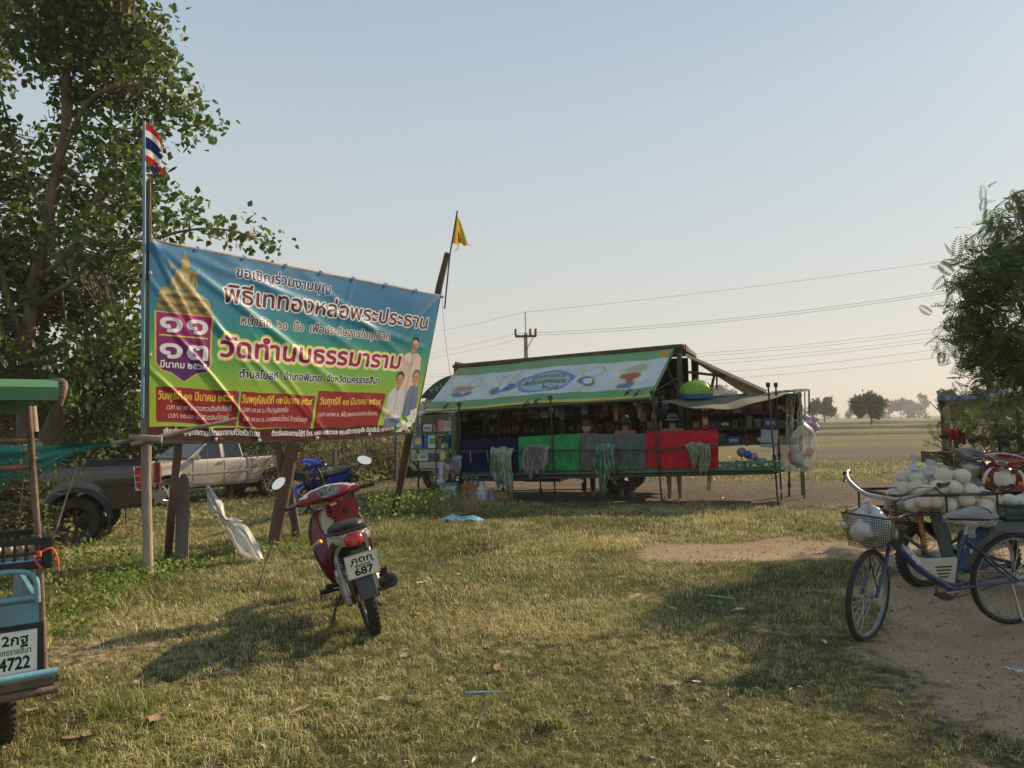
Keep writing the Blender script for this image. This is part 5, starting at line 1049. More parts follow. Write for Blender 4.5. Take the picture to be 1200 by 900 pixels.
for i, c in enumerate(('pink', 'cream', 'white')): o = share('jar', gmesh('bottle', c), None, gz(547 + 6 * i, .12, .34), (0, 0, 0), (.10, .10, .16)); tag(o, '%s lidded jar standing on the reddish carton' % c, 'jar', 'jars on the reddish carton')
m = MB(); m.lathe([(0, 0), (.11, .005), (.12, .03), (.12, .22), (.09, .28), (.05, .32), (.05, .36)], 16); m.lathe([(.055, .35), (.055, .40), (0, .40)], 12, mi=1); m.lathe([(.121, .07), (.1225, .08), (.1225, .18), (.121, .19)], 16, mi=2); tag(m.build('plastic_jug', [white_pl, white_pl, gm_['lilac']], None, gz(565, -.02)), 'white plastic jug with a label standing right of the cartons', 'jug')
m = MB(); m.box((0, 0, .10), (.42, .30, .20)); m.box((0, 0, .202), (.40, .03, .004)); tag(m.build('carton', cardboard, None, gz(587, .2), (0, 0, YAW - .1)), 'flat closed brown carton lying under the counter', 'box')
m = MB(); m.grid(lambda u, v: Vector((math.cos(u * 2 * PI) * (.12 + .03 * math.sin(u * 25)) * (1 - v * .6), math.sin(u * 2 * PI) * .10 * (1 - v * .6), v * .26 + .02 * math.sin(u * 19))), 24, 6); tag(m.build('crumpled_bag', mat('clear_plastic', (.5, .5, .5), rough=.3, alpha=.5, bump=.2), None, gz(576, .1)), 'crumpled clear plastic bag between the jug and the flat carton', 'bag')
m = MB(); m.box((0, 0, .3), (.075, .03, .60)); tag(m.build('goods_strip', gm_['lilac'], None, gz(518, -.02, .2), (0, 0, YAW)), 'tall narrow lilac card of goods hanging left of the stool', 'card strip')
for i, (c, px, z, h_) in enumerate((('red', 530, .62, .16), ('blue', 526, .55, .30), ('orange', 523, .42, .18), ('black', 532, .40, .26), ('yellow', 519, .80, .2), ('yellow', 521, .85, .3), ('green', 524, .9, .3))):
    v = gnd(px, .05); good('pouch', c, v.x, .05, z, .10, .06, h_, 'hanging behind the stool', 'packets hanging behind the stool')
m = MB(); v = gnd(527, .07); m.bar(W(v.x - .25, .08, 1.18), W(v.x + .3, .08, 1.18), .012)
for i in range(7): m.bar(W(v.x - .2 + i * .07, .075, 1.18), W(v.x - .2 + i * .07, .06, .62 + .04 * (i % 3)), .006)
tag(m.build('hook_bar', blk_met), 'thin bar with hooks behind the stool at the left counter end', 'hook bar')
# ---- right extension: shelf unit and tarp
xr0, xr1 = 4.35, 6.45
sx_ = thing('side_shelf', 'long open shelf unit packed with dim goods under the olive tarp', 'shelf', W(xr0, 1.5), YAW)
def sp(x, k, z): return Vector((x - xr0, k - 1.5, z))
for x in (xr0, 5.45, xr1):
    for k in (1.25, 1.95): m = MB(); m.bar(sp(x, k, .98 if x < 6 else -.02), sp(x, k, 2.02), .035); m.build('upright', pt_green if x > 6 else rust, sx_)
for z in (1.02, 1.33, 1.62, 1.9):
    m = MB(); m.box(sp((xr0 + xr1) / 2, 1.6, z), (xr1 - xr0, .7, .02)); m.bar(sp(xr0, 1.25, z), sp(xr1, 1.25, z), .03); m.build('shelf_board', rust, sx_)
m = MB(); m.box(sp((xr0 + xr1) / 2, 1.97, 1.5), (xr1 - xr0, .02, 1.0)); m.build('back_panel', dk_wood, sx_)
for z in (1.035, 1.345, 1.635):
    x = xr0 + .1
    while x < xr1 - .15:
        sx = gr.uniform(.10, .26); good(gr.choice(['box', 'pouch', 'box', 'tub']), gr.choice(['brown', 'brown', 'black', 'white', 'lilac', 'orange', 'red', 'cream', 'blue']), x + sx / 2, 1.42, z, sx, .2, gr.uniform(.12, .24), 'in the {} of the side shelf', 'goods on the side shelf', gr.uniform(-.2, .2)); x += sx + .01
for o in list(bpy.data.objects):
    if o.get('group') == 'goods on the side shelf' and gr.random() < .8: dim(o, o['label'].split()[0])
t0, t1 = S(772, 471, .35), S(930, 459, .45); t2, t3 = S(948, 457, 1.5), S(804, 466, 1.5)
def tarpf(u, v): 
    p = t0.lerp(t1, u).lerp(t3.lerp(t2, u), v); s_ = -.22 * math.sin(PI * min(1, max(0, u * 1.0))) ** 1.2 * (1 - v) ** 1.5; return SA + SE * p.x + SN * p.y + Vector((0, 0, p.z + s_ + .015 * math.sin(u * 20 + v * 6) * (1 - v)))
m = MB(); m.grid(tarpf, 50, 16)
olive = mat('olive_tarp', (.17, .165, .115), rough=.7, var=.18, scale=3, bump=.25, bscale=14, trans=.12); TP = tag(m.build('olive_tarp', olive), 'sagging olive tarp stretched from the truck over the side shelf', 'tarp')
m = MB(); m.grid(lambda u, v: tarpf(.10 + .86 * u, .8 + .2 * v) + Vector((0, 0, .012 + .01 * math.sin(u * 30))), 40, 4); m.build('grey_sheet', mat('grey_sheet', (.36, .38, .42), rough=.6, var=.2, bump=.3, bscale=10), TP)
m = MB(); gq = random.Random(6)
for i in range(26): q = tarpf(.72 + .27 * gq.random(), .5 + .5 * gq.random()) + Vector((0, 0, .02)); m.box(q, (.12, .05, .015), Matrix.Rotation(gq.uniform(0, 3), 3, 'Z') @ Matrix.Rotation(gq.uniform(-.3, .3), 3, 'X'), mi=gq.randint(0, 1))
tag(m.build('dry_thatch', [straw, gm_['cream']]), 'dry thatch scraps lying on the outer end of the tarp', 'thatch', kind='stuff')
m = MB(); m.bar(W(*S(800, 467, 1.45)), W(*S(948, 457, 1.5)), .03); m.bar(W(*S(930, 459, .45)), W(*S(948, 457, 1.5)), .03); m.bar(W(*S(842, 478, .9)), W(*S(940, 476, 1.0)), .015); m.bar(W(*S(930, 460, .45)), W(*S(948, 457, 2.6)), .02)
m.bar(W(*S(948, 457, 1.6)), W(*S(949, 545, 1.6)), .03); m.bar(W(*S(943, 458, 1.3)), W(*S(944, 520, 1.3)), .02); tag(m.build('tarp_frame', pt_green), 'green steel frame carrying the olive tarp at its right end', 'frame')
# hanging hoses/ropes and clutter at the right end
m = MB(); gq = random.Random(12)
for i in range(9):
    px = 921 + i * 2.3; a_ = S(px, 462, 1.1); b_ = S(px + gq.uniform(-5, 5), 500 + gq.uniform(-6, 22), 1.05); m.tube([W(*a_), W(*(a_.lerp(b_, .5) + Vector((gq.uniform(-.05, .05), 0, 0)))), W(*b_)], gq.choice([.008, .012, .016]), 5)
tag(m.build('hanging_cords', mat('cord_grey', (.30, .31, .30), rough=.6, var=.3, bump=0)), 'bundle of grey cords and sticks hanging at the right end of the side shelf', 'cords')
def sheetbox(name, px0, py0, px1, py1, k, mm, label, cat, th=.02):
    a_, b_, c, d = S(px0, py0, k), S(px1, py0 + 1, k), S(px1 - 1, py1 + 1, k), S(px0 - 1, py1, k); m = MB(); m.loft([[W(*q) for q in (a_, b_, c, d)], [W(*(q + Vector((0, th, 0)))) for q in (a_, b_, c, d)]]); return tag(m.build(name, mm), label, cat)
mapm = mat('pale_print', (.42, .48, .48), rough=.5, var=.4, scale=5, col2=(.28, .40, .36), bump=.05)
sheetbox('play_mat', 892, 503, 912, 524, .55, mapm, 'pale blue printed play mat hanging behind the right end poles', 'mat')
sheetbox('tan_board', 829, 556, 834, 575, .45, mat('tan_board', (.55, .40, .24), rough=.8), 'narrow tan board hanging below the red cloth', 'board')
sheetbox('price_card', 676, 561, 684, 565, .02, gm_['cream'], 'small cream card under the grey cloth', 'card')
bagm = mat('bag_plastic', (.46, .47, .48), rough=.3, var=.1, bump=.25, bscale=10, trans=.3, alpha=.45)
bg_ = thing('plastic_bag', 'big see through plastic bag of goods hanging from the right end pole', 'bag', W(*S(932, 525, 1.0)), YAW); c0 = S(932, 525, 1.0)
def bagf(u, v):
    a = u * 2 * PI; z = v; wd = np.interp(z, [0, .15, .5, .8, 1], [.22, .36, .38, .30, .12]); return Vector((math.cos(a) * wd + .06 * z, math.sin(a) * .20 * (1 + .1 * math.sin(a * 5 + z * 6)), -.42 + .80 * z + (.10 * math.cos(a) if z > .7 else 0) + .02 * math.sin(a * 3)))
m = MB(); m.grid(bagf, 32, 12); m.f.append(tuple(range(32))); m.mi.append(0); m.build('bag_film', bagm, bg_)
for nm, c, p, d_ in (('grey_case', 'white', (.02, 0, -.15), (.30, .12, .22)), ('orange_pack', 'orange', (.24, 0, -.08), (.14, .12, .16)), ('dark_pack', 'black', (.05, .02, -.32), (.34, .14, .10))):
    m = MB(); m.box(p, d_, Matrix.Rotation(.5, 3, 'Y')); m.build(nm, gm_[c], bg_, bevel=.01)
m = MB(); m.tube([(.0, -.02, .38), (-.05, -.15, .6), (-.15, -.4, .62)], .01, 5); m.build('handle', bagm, bg_)
m = MB(); m.box((0, 0, 0), (.06, .03, .18)); m.tube([(0, 0, .09), (0, 0, .35)], .008, 4); tag(m.build('red_tool', gm_['red'], None, W(*S(926.5, 536, .7)), bevel=.008), 'small red tool hanging in front of the plastic bag', 'tool')
m = MB(); gq = random.Random(2)
for i in range(14): m.ball((gq.uniform(-.11, .11), gq.uniform(-.1, .1), gq.uniform(-.16, .16)), gq.uniform(.045, .07), 8, 6, mi=gq.randint(0, 2))
tag(m.build('toy_bunch', [gm_['white'], gm_['pink'], gm_['lilac']], None, W(*S(951.5, 499, 1.3))), 'bunch of small soft toys hanging on the outer corner of the side shelf', 'toys')
# dome food cover on a blue tub
dm = thing('dome_cover', 'lime green dome food cover sitting on the tarp beside the truck', 'food cover', W(*S(816, 462, 1.05)), YAW); m = MB(); m.lathe([(.31, 0), (.315, .03), (.30, .12), (.24, .20), (.13, .255), (.05, .27), (.05, .30), (0, .30)], 28)
for i in range(28): a = 2 * PI * i / 28; m.tube([(math.cos(a) * r * 1.01, math.sin(a) * r * 1.01, z) for r, z in ((.315, .03), (.30, .12), (.24, .20), (.13, .255))], .005, 4)
m.build('dome', mat('lime_plastic', (.20, .38, .02), rough=.4, var=.1, bump=.1, bscale=80), dm)
m = MB(); m.lathe([(0, -.09), (.26, -.09), (.31, -.03), (.33, .0), (.30, .005)], 28); m.build('rim_tray', mat('tray_blue', (.05, .28, .50), rough=.4), dm)
# people at the counter
pinks = mat('shirt_pink', (.42, .16, .18), rough=.8, bump=.2); camo = mat('hat_camo', (.30, .32, .30), rough=.9, var=.5, scale=18, col2=(.08, .09, .09), bump=.3)
person('person in a grey mottled bucket hat and pink top facing the shop', W(gnd(735, .95).x, .95), YAW + PI, 1.58, pinks, mat('trouser_dark', (.05, .05, .055), rough=.9, bump=.2), 'bucket_hat', camo, .06, shoe=mat('boot_tan', (.22, .17, .11), rough=.8))
person('person in a blue bucket hat and floral shirt with bare legs behind the red sheet', W(gnd(791, .85).x, .85), YAW + PI + .3, 1.60, mat('shirt_floral', (.10, .14, .30), rough=.8, var=.6, scale=16, col2=(.45, .5, .6), bump=.2), mat('shorts_dark', (.03, .03, .04), rough=.9), 'bucket_hat', mat('hat_blue', (.16, .30, .42), rough=.8, var=.5, scale=14, col2=(.4, .5, .55)), .055, shorts=True)
person('person in a colourful cap and white face mask standing behind the grey sheet', W(gnd(690, 1.2).x, 1.2), YAW, 1.52, mat('shirt_pale', (.32, .32, .35), rough=.85, var=.2), MATS['trouser_dark'], 'cap', mat('cap_print', (.08, .22, .35), rough=.8, var=.8, scale=22, col2=(.5, .15, .2)), .03, mask=mat('mask_white', (.55, .54, .58), rough=.85, bump=.1))
# utility pole and wires behind
conc = mat('pole_concrete', (.30, .29, .27), rough=.9, var=.15)
def upole(px, py_top, y_d, arm_px, label, rod=None, arm_y=None):
    top = D(px, py_top, y_d); t = thing('utility_pole', label, 'utility pole', (top.x, top.y, 0)); s_ = y_d / 900; m = MB(); m.tube([(0, 0, 0), (0, 0, top.z)], [.16, .10], 8); m.build('post', conc, t)
    m = MB(); m.box((0, -.12, top.z - .15), (arm_px * s_, .10, .12)); m.bar((.0, -.1, top.z - .9), (arm_px * s_ * .35, -.1, top.z - .2), .04); m.build('crossarm', rust, t)
    for q in (-.47, .22, .47):
        m = MB(); m.lathe([(.05, 0), (.09, .05), (.05, .12), (.09, .17), (.05, .24), (.08, .30), (0, .36)], 8, Matrix.Translation((q * arm_px * s_, -.12, top.z - .09))); m.build('insulator', mat('insulator', (.10, .06, .05), rough=.4), t)
    if rod: m = MB(); m.tube([(0, 0, top.z - .1), (0, 0, top.z + rod * s_)], .03, 5); m.build('lightning_rod', steel, t)
    return t, top
UP, utop = upole(616, 391, 40, 25, 'utility pole with crossarm standing behind the roof of the shop truck', rod=26)
upole(1174, 447, 30, 14, 'utility pole half hidden in the feathery tree at the right')
wm_ = mat('wire', (.20, .20, .20), rough=.6, var=0, bump=0)
WR = thing('overhead_wires', 'overhead power lines crossing the sky behind the stall', 'power line', D(616, 391, 40))
def wire(pts, sag=0, r=.006):
    P = [D(*p) - WR.location for p in pts]; Q = []
    for a, b_ in zip(P[:-1], P[1:]): Q += [a.lerp(b_, i / 10) + Vector((0, 0, -sag * 4 * (i / 10) * (1 - i / 10))) for i in range(10)]
    m = MB(); m.tube(Q + [P[-1]], r, 4, caps=False); m.build('wire', wm_, WR)
wire([(480, 392, 60), (613, 366, 40), (1160, 298, 36)], .15); wire([(430, 425, 62), (604, 391, 40)], .2); wire([(604, 391, 40), (1130, 337, 36)], .35, .008); wire([(628, 393, 40), (1160, 335, 36)], .35, .008); wire([(430, 430, 62), (620, 395, 40)], .2)
for a_, b_ in ((428, 378), (431, 382), (441, 388), (445, 392), (456, 402), (462, 412)): wire([(470, a_ + 8, 56), (616, a_ - 6 if a_ < 440 else a_ - 10, 40), (1150, b_, 36)], .4, .006)
# blue plastic rag on the grass in front of the stall
m = MB(); m.grid(lambda u, v: Vector(((u - .5) * .62 + .05 * math.sin(v * 5), (v - .5) * .30 + .06 * math.sin(u * 7), .03 + .035 * math.sin(u * 11 + v * 5) * math.sin(v * 8 + 1) + .05 * math.sin(PI * u) * v)), 24, 10); tag(m.build('blue_plastic_rag', mat('blue_plastic', (.18, .42, .62), rough=.4, var=.2, bump=.2, trans=.2), None, G(541, 611)), 'light blue plastic rag lying on the grass before the stall', 'rag')
m = MB(); a_ = gz(776, .1, .04); b_ = gz(787, .5, .22); m.tube([a_, b_], .012, 6); tag(m.build('metal_rod', steel), 'short pale rod leaning on the ground beside bare legs', 'rod')
# ================================================================== pickups
def arc(cx, cz, r, a0, a1, n=10): return [(cx + r * math.cos(rad(a0 + (a1 - a0) * i / n)), cz + r * math.sin(rad(a0 + (a1 - a0) * i / n))) for i in range(n + 1)]
XZ = Matrix.Rotation(PI / 2, 4, 'X')      # (x, y, h) -> (x, -h, y)
tail_red = mat('tail_red', (.50, .015, .02), rough=.15, var=.1, bump=0, coat=.6)
def pickup(label, loc, rotz, paint, lift, wr, trimc, rim, spokes, dark_lens=False, wheel_w=.24, flare=False):
    t = thing('pickup_truck', label, 'pickup', loc, rotz); b0 = .42 + lift; ar = wr + .08; cz = wr; xf, xr = 1.55, -1.53
    body = [(2.30, b0 + .05), (2.32, b0 + .35), (2.22, .98 + lift), (1.70, 1.08 + lift), (.98, 1.14 + lift), (-.72, 1.14 + lift), (-.72, b0)] + [(xf - 1.9, b0)] + [(xf - ar - .02, b0)] + list(arc(xf, cz, ar, 172, 8, 12)) + [(xf + ar + .02, b0)]
    m = MB(); m.prism(body, -.845, .845, XZ); m.build('body', paint, t, bevel=.045, angle=50)
    bed = [(-.745, b0), (-.745, 1.16 + lift), (-2.55, 1.19 + lift), (-2.58, b0 + .2), (-2.52, b0)] + [(xr - ar - .02, b0)] + list(arc(xr, cz, ar, 172, 8, 12)) + [(xr + ar + .02, b0)]
    def skin_side(x0, x1, ztop, s, nm, wx):
        nx_, nz_ = 64, 14; g_ = MB()
        def fn(u, v):
            x = x0 + (x1 - x0) * u; d_ = abs(x - wx); zl = b0 + .01
            if d_ < ar: zl = max(zl, cz + math.sqrt(max(0, ar * ar - d_ * d_)))
            zt = ztop(x); z = zl + (zt - zl) * v; f = min(1, max(0, (z - b0) / (zt - b0))); rr_ = math.hypot(x - wx, z - cz); y = .870 + .022 * math.sin(PI * min(1, f * .9)) - .035 * max(0, (f - .86) / .14) ** 2 - .02 * max(0, (.12 - f) / .12) ** 2 + .038 * math.exp(-((rr_ - ar) / .09) ** 2) * (rr_ < ar + .3); 
            e_ = min(abs(x - x0), abs(x1 - x)) if nm == 'bed_side' else 1; y -= .03 * max(0, 1 - e_ / .05) ** 2
            return Vector((x, s * y, z))
        g_.grid(fn, nx_, nz_)
        if s > 0: g_.f = [tuple(reversed(q)) for q in g_.f]
        g_.build(nm, paint, t, angle=60)
    for s in (-1, 1):
        m = MB(); m.prism(bed, -s * .79, -s * .855, XZ); m.build('bed_inner', paint, t); skin_side(-2.575, -.745, lambda x: 1.16 + lift - .016 * (x + .745), s, 'bed_side', xr)
        skin_side(-.72, 2.26, lambda x: float(np.interp(x, [-.72, .98, 1.70, 2.22, 2.3], [1.14, 1.14, 1.08, .98, .80])) + lift, s, 'body_side', xf)
    m = MB(); m.box((-1.64, 0, .74 + lift), (1.80, 1.66, .05)); m.box((-.76, 0, .95 + lift), (.04, 1.66, .45)); m.build('bed_floor', blk_pl, t)
    m = MB(); m.box((-2.53, 0, .86 + lift), (.07, 1.50, .60)); m.build('tailgate', paint, t, bevel=.02)
    m = MB(); m.box((-2.64, 0, b0 + .08), (.18, 1.70, .18)); m.build('rear_bumper', chrome if not dark_lens else blk_pl, t, bevel=.03)
    m = MB()
    for s in (-1, 1): m.box((-1.65, s * .86, 1.195 + lift), (1.76, .05, .03))
    m.build('bed_rail', blk_pl, t)
    # cab greenhouse
    base = 1.13 + lift; top = 1.66 + lift
    def ringz(z, x0, x1, w_): return [Vector((x0, w_, z)), Vector((x1, w_, z)), Vector((x1, -w_, z)), Vector((x0, -w_, z))]
    m = MB(); m.loft([ringz(base, 1.00, -.70, .84), ringz(top - .04, .28, -.62, .70), ringz(top, .20, -.55, .66)]); m.build('cab_roof', paint, t, bevel=.04, angle=50)
    def pane(name, pts, mm, off):
        m = MB(); n_ = (pts[1] - pts[0]).cross(pts[2] - pts[0]).normalized(); n_ = n_ if n_.dot(off) > 0 else -n_
        m.loft([[p + n_ * .004 for p in pts], [p + n_ * .014 for p in pts]]); return m.build(name, mm, t)
    for s in (-1, 1):
        def q(x, f): w_ = (.84 + (.70 - .84) * f); return Vector((x, s * (w_ + .003), base + (top - .04 - base) * f))
        pane('window', [q(.80, .06), q(.02, .06), q(.02, .90), q(.32, .90)], glass_dk, Vector((0, s, 0)))
        pane('window', [q(-.12, .06), q(-.62, .08), q(-.57, .88), q(-.12, .90)], glass_dk, Vector((0, s, 0)))
    pane('windscreen', [Vector((.95, .76, base + .04)), Vector((.95, -.76, base + .04)), Vector((.33, -.64, top - .07)), Vector((.33, .64, top - .07))], glass_dk, Vector((1, 0, 1)))
    pane('rear_window', [Vector((-.695, .70, base + .08)), Vector((-.695, -.70, base + .08)), Vector((-.635, -.58, top - .10)), Vector((-.635, .58, top - .10))], glass_dk, Vector((-1, 0, 0)))
    for s in (-1, 1):
        y = s * .892; m = MB(); m.tube([(.86, y, base + .02), (.86, y, b0 + .12), (-.06, y, b0 + .06), (-.06, y, base + .02)], .006, 4, caps=False); m.tube([(-.06, y, b0 + .06), (-.70, y, b0 + .06)], .006, 4, caps=False); m.build('door_gap', blk_pl, t)
        m = MB(); m.box((.08, s * .902, 1.02 + lift), (.17, .03, .035)); m.box((.08, s * .886, 1.02 + lift), (.12, .01, .07)); m.build('door_handle', chrome, t, bevel=.006)
        m = MB(); m.box((.1, s * .895, .78 + lift), (1.75, .02, .06)); m.build('side_moulding', paint, t, bevel=.008)
        m = MB(); m.box((.78, s * .95, 1.20 + lift), (.12, .20, .15)); m.build('wing_mirror', chrome if not dark_lens else blk_pl, t, bevel=.04)
        m = MB(); m.box((-1.0, s * .895, .98 + lift), (.15, .006, .14)); m.build('fuel_flap', paint, t, bevel=.002) if s == 1 and not dark_lens else None
        # lamps
        m = MB(); m.prism([(-2.63, .72 + lift), (-2.47, .74 + lift), (-2.42, 1.05 + lift), (-2.44, 1.12 + lift), (-2.62, 1.12 + lift)], -s * .78, -s * .925, XZ); L_ = m.build('tail_light', tail_red, t, bevel=.012)
        if dark_lens:
            m = MB()
            for z in (.72, .86, .97, 1.12): m.box((-2.545, s * .865, z + lift), (.185, .16, .022))
            m.tube([(-2.60, s * .90, .72 + lift), (-2.62, s * .90, .95 + lift), (-2.61, s * .90, 1.12 + lift), (-2.42, s * .91, 1.12 + lift), (-2.45, s * .91, .74 + lift), (-2.60, s * .90, .72 + lift)], .014, 5); m.build('lamp_trim', chrome, L_)
        m = MB(); m.loft([[Vector((2.20, s * .62, .80 + lift)), Vector((2.05, s * .872, .84 + lift)), Vector((1.95, s * .872, 1.0 + lift)), Vector((2.16, s * .62, .98 + lift))], [Vector((2.30, s * .60, .80 + lift)), Vector((2.12, s * .885, .84 + lift)), Vector((1.97, s * .885, 1.0 + lift)), Vector((2.24, s * .60, .98 + lift))]]); m.build('headlight', mat('lamp_glass', (.6, .62, .62), rough=.1, metal=.4, bump=0), t)
    m = MB(); m.box((2.30, 0, .86 + lift), (.06, 1.1, .18)); m.build('grille', chrome, t, bevel=.02); m = MB(); m.box((2.36, 0, b0 + .15), (.16, 1.72, .30)); m.build('front_bumper', paint, t, bevel=.05)
    m = MB(); m.box((0, 0, b0 + .02), (4.3, 1.1, .16)); m.box((-1.53, 0, wr), (.12, 1.5, .12)); m.box((-1.0, .45, b0 - .05), (.7, .3, .2)); m.build('underbody', blk_met, t)
    for x in (xf, xr):
        m = MB(); m.lathe([(ar + .01, -.80), (ar + .01, .80)], 18, Matrix.Translation((x, 0, cz)) @ XZ, arc=PI) if False else m.box((x, 0, b0 + .34), (ar * 1.9, 1.55, .05)); m.build('wheel_well', blk_pl, t)
        for s in (-1, 1):
            wheel(t, (x, s * .78, wr), wr, wheel_w, wr * .60, rim, (-s * PI / 2, 0, .3 * (x > 0)) if False else (PI / 2 if s < 0 else -PI / 2, 0, 0), spokes)
            if flare:
                m = MB(); P1 = arc(x, cz, ar + .01, 178, 2, 14); P2 = arc(x, cz, ar + .10, 178, 2, 14); m.loft([[Vector((a, s * .90, b)) for a, b in P2], [Vector((a, s * .965, b)) for a, b in P1], [Vector((a, s * .93, b)) for a, b in P1]], closed=False, caps=False); m.build('wheel_flare', blk_pl, t)
                m = MB(); m.box((x - ar - .02, s * .84, wr - .05), (.02, .22, .40)); m.build('mud_flap', rubber, t)
    return t
silver = mat('paint_taupe', (.43, .37, .32), rough=.32, metal=.25, var=.03, scale=2, bump=0, coat=.6, dirt=.04)
alloy = mat('alloy', (.62, .62, .61), rough=.3, metal=.7, var=.1, bump=.03, dirt=.15)
rf_, rb_ = GG(197, 593), GG(314, 581); hd = (rf_ - rb_); az = math.atan2(hd.y, hd.x); mid = rf_.lerp(rb_, .5); mid.z = min(rf_.z, rb_.z) + .0
# local +X is forward; wheels nearest the camera sit at y = +.78 (its left side)
lf = Vector((-math.sin(az), math.cos(az), 0)); pos = mid - lf * .80
pickup('metallic taupe pickup with an extended cab parked side on behind the banner', pos, az, silver, .0, .355, None, alloy, 6)
blackp = mat('paint_black', (.022, .024, .026), rough=.16, var=.1, bump=0, coat=.9, dirt=.0)
rb_ = GG(90, 638); az = math.atan2(-.30, -.954); lf = Vector((-math.sin(az), math.cos(az), 0)); fw = Vector((math.cos(az), math.sin(az), 0))
pos = rb_ - lf * .80 + fw * 1.53; pos.z = rb_.z
pickup('lifted black pickup with big off road tyres, only its rear end in view', pos, az, blackp, .16, .40, None, mat('rim_dark', (.02, .02, .02), rough=.3, metal=.5, bump=0), 8, True, .28, True)

# ================================================================== motorcycles (underbone): +X forward, +Y left, Z up
def plate_img(name, l1, l2, l3, w_=256, h_=200):
    c = Canvas(w_, h_, (.90, .91, .90)); c.rect(.03, .04, .97, .96, (.80, .81, .80)); c.rect(.045, .06, .955, .94, (.92, .93, .92)); k = (.03, .03, .03)
    c.text(l1, .20, .64, .82, .22, k, bold=2); c.text(l2, .27, .44, .75, .11, k, bold=1); c.text(l3, .24 if len(l3) < 4 else .12, .10, .80 if len(l3) < 4 else .88, .26, k, bold=3); return c.image(name)
def spoked_wheel(parent, c, r, wd, rot=(PI / 2, 0, 0), nsp=28, rim_m=None, hub=.03, tread=30, rr=None):
    w_ = bpy.data.objects.new('wheel', None); COL.objects.link(w_); w_.location = c; w_.rotation_euler = rot; w_.parent = parent; w_.empty_display_size = .1
    rr = rr or r - wd * .85; m = MB(); m.lathe([(rr, -wd * .30), (r - wd * .35, -wd * .5), (r - wd * .08, -wd * .32), (r, 0), (r - wd * .08, wd * .32), (r - wd * .35, wd * .5), (rr, wd * .30)], 36)
    if tread:
        for i in range(tread * 3):
            a = PI * 2 * i / (tread * 3); q = Matrix.Rotation(a, 3, 'Z'); s = 1 if i % 2 else -1; m.box(q @ Vector((r - wd * .05, 0, s * wd * .24)), (wd * .09, r * .055, wd * .34), q @ Matrix.Rotation(s * .35, 3, 'X'))
    m.build('tyre', rubber, w_)
    m = MB(); m.lathe([(rr, -wd * .28), (rr - .012, -wd * .26), (rr - .016, 0), (rr - .012, wd * .26), (rr, wd * .28)], 36); m.build('rim', rim_m or steel, w_)
    m = MB(); m.lathe([(.0, -wd * .6), (hub, -wd * .6), (hub, -wd * .45), (hub * .7, -wd * .3), (hub * .7, wd * .3), (hub, wd * .45), (hub, wd * .6), (0, wd * .6)], 14); m.build('hub', rim_m or steel, w_)
    m = MB()
    for i in range(nsp):
        a = 2 * PI * i / nsp; b_ = a + (.5 if i % 4 < 2 else -.5); z = wd * .5 * (1 if i % 2 else -1); m.tube([(hub * math.cos(b_), hub * math.sin(b_), z), ((rr - .01) * math.cos(a), (rr - .01) * math.sin(a), 0)], .0022 if r > .3 else .0024, 3, caps=False)
    o = m.build('spokes', steel, w_); o['kind'] = 'stuff'; return w_
def xl(m, secs, n=14, mi=0, caps=True):     # loft along X of superellipse sections (x, y, z, half width, half height)
    rings = []
    for x, y, z, a, b in secs:
        rings.append([Vector((x, y + a * abs(math.cos(q)) ** .75 * (1 if math.cos(q) > 0 else -1), z + b * abs(math.sin(q)) ** .75 * (1 if math.sin(q) > 0 else -1))) for q in [2 * PI * i / n for i in range(n)]])
    return m.loft(rings, mi, caps)
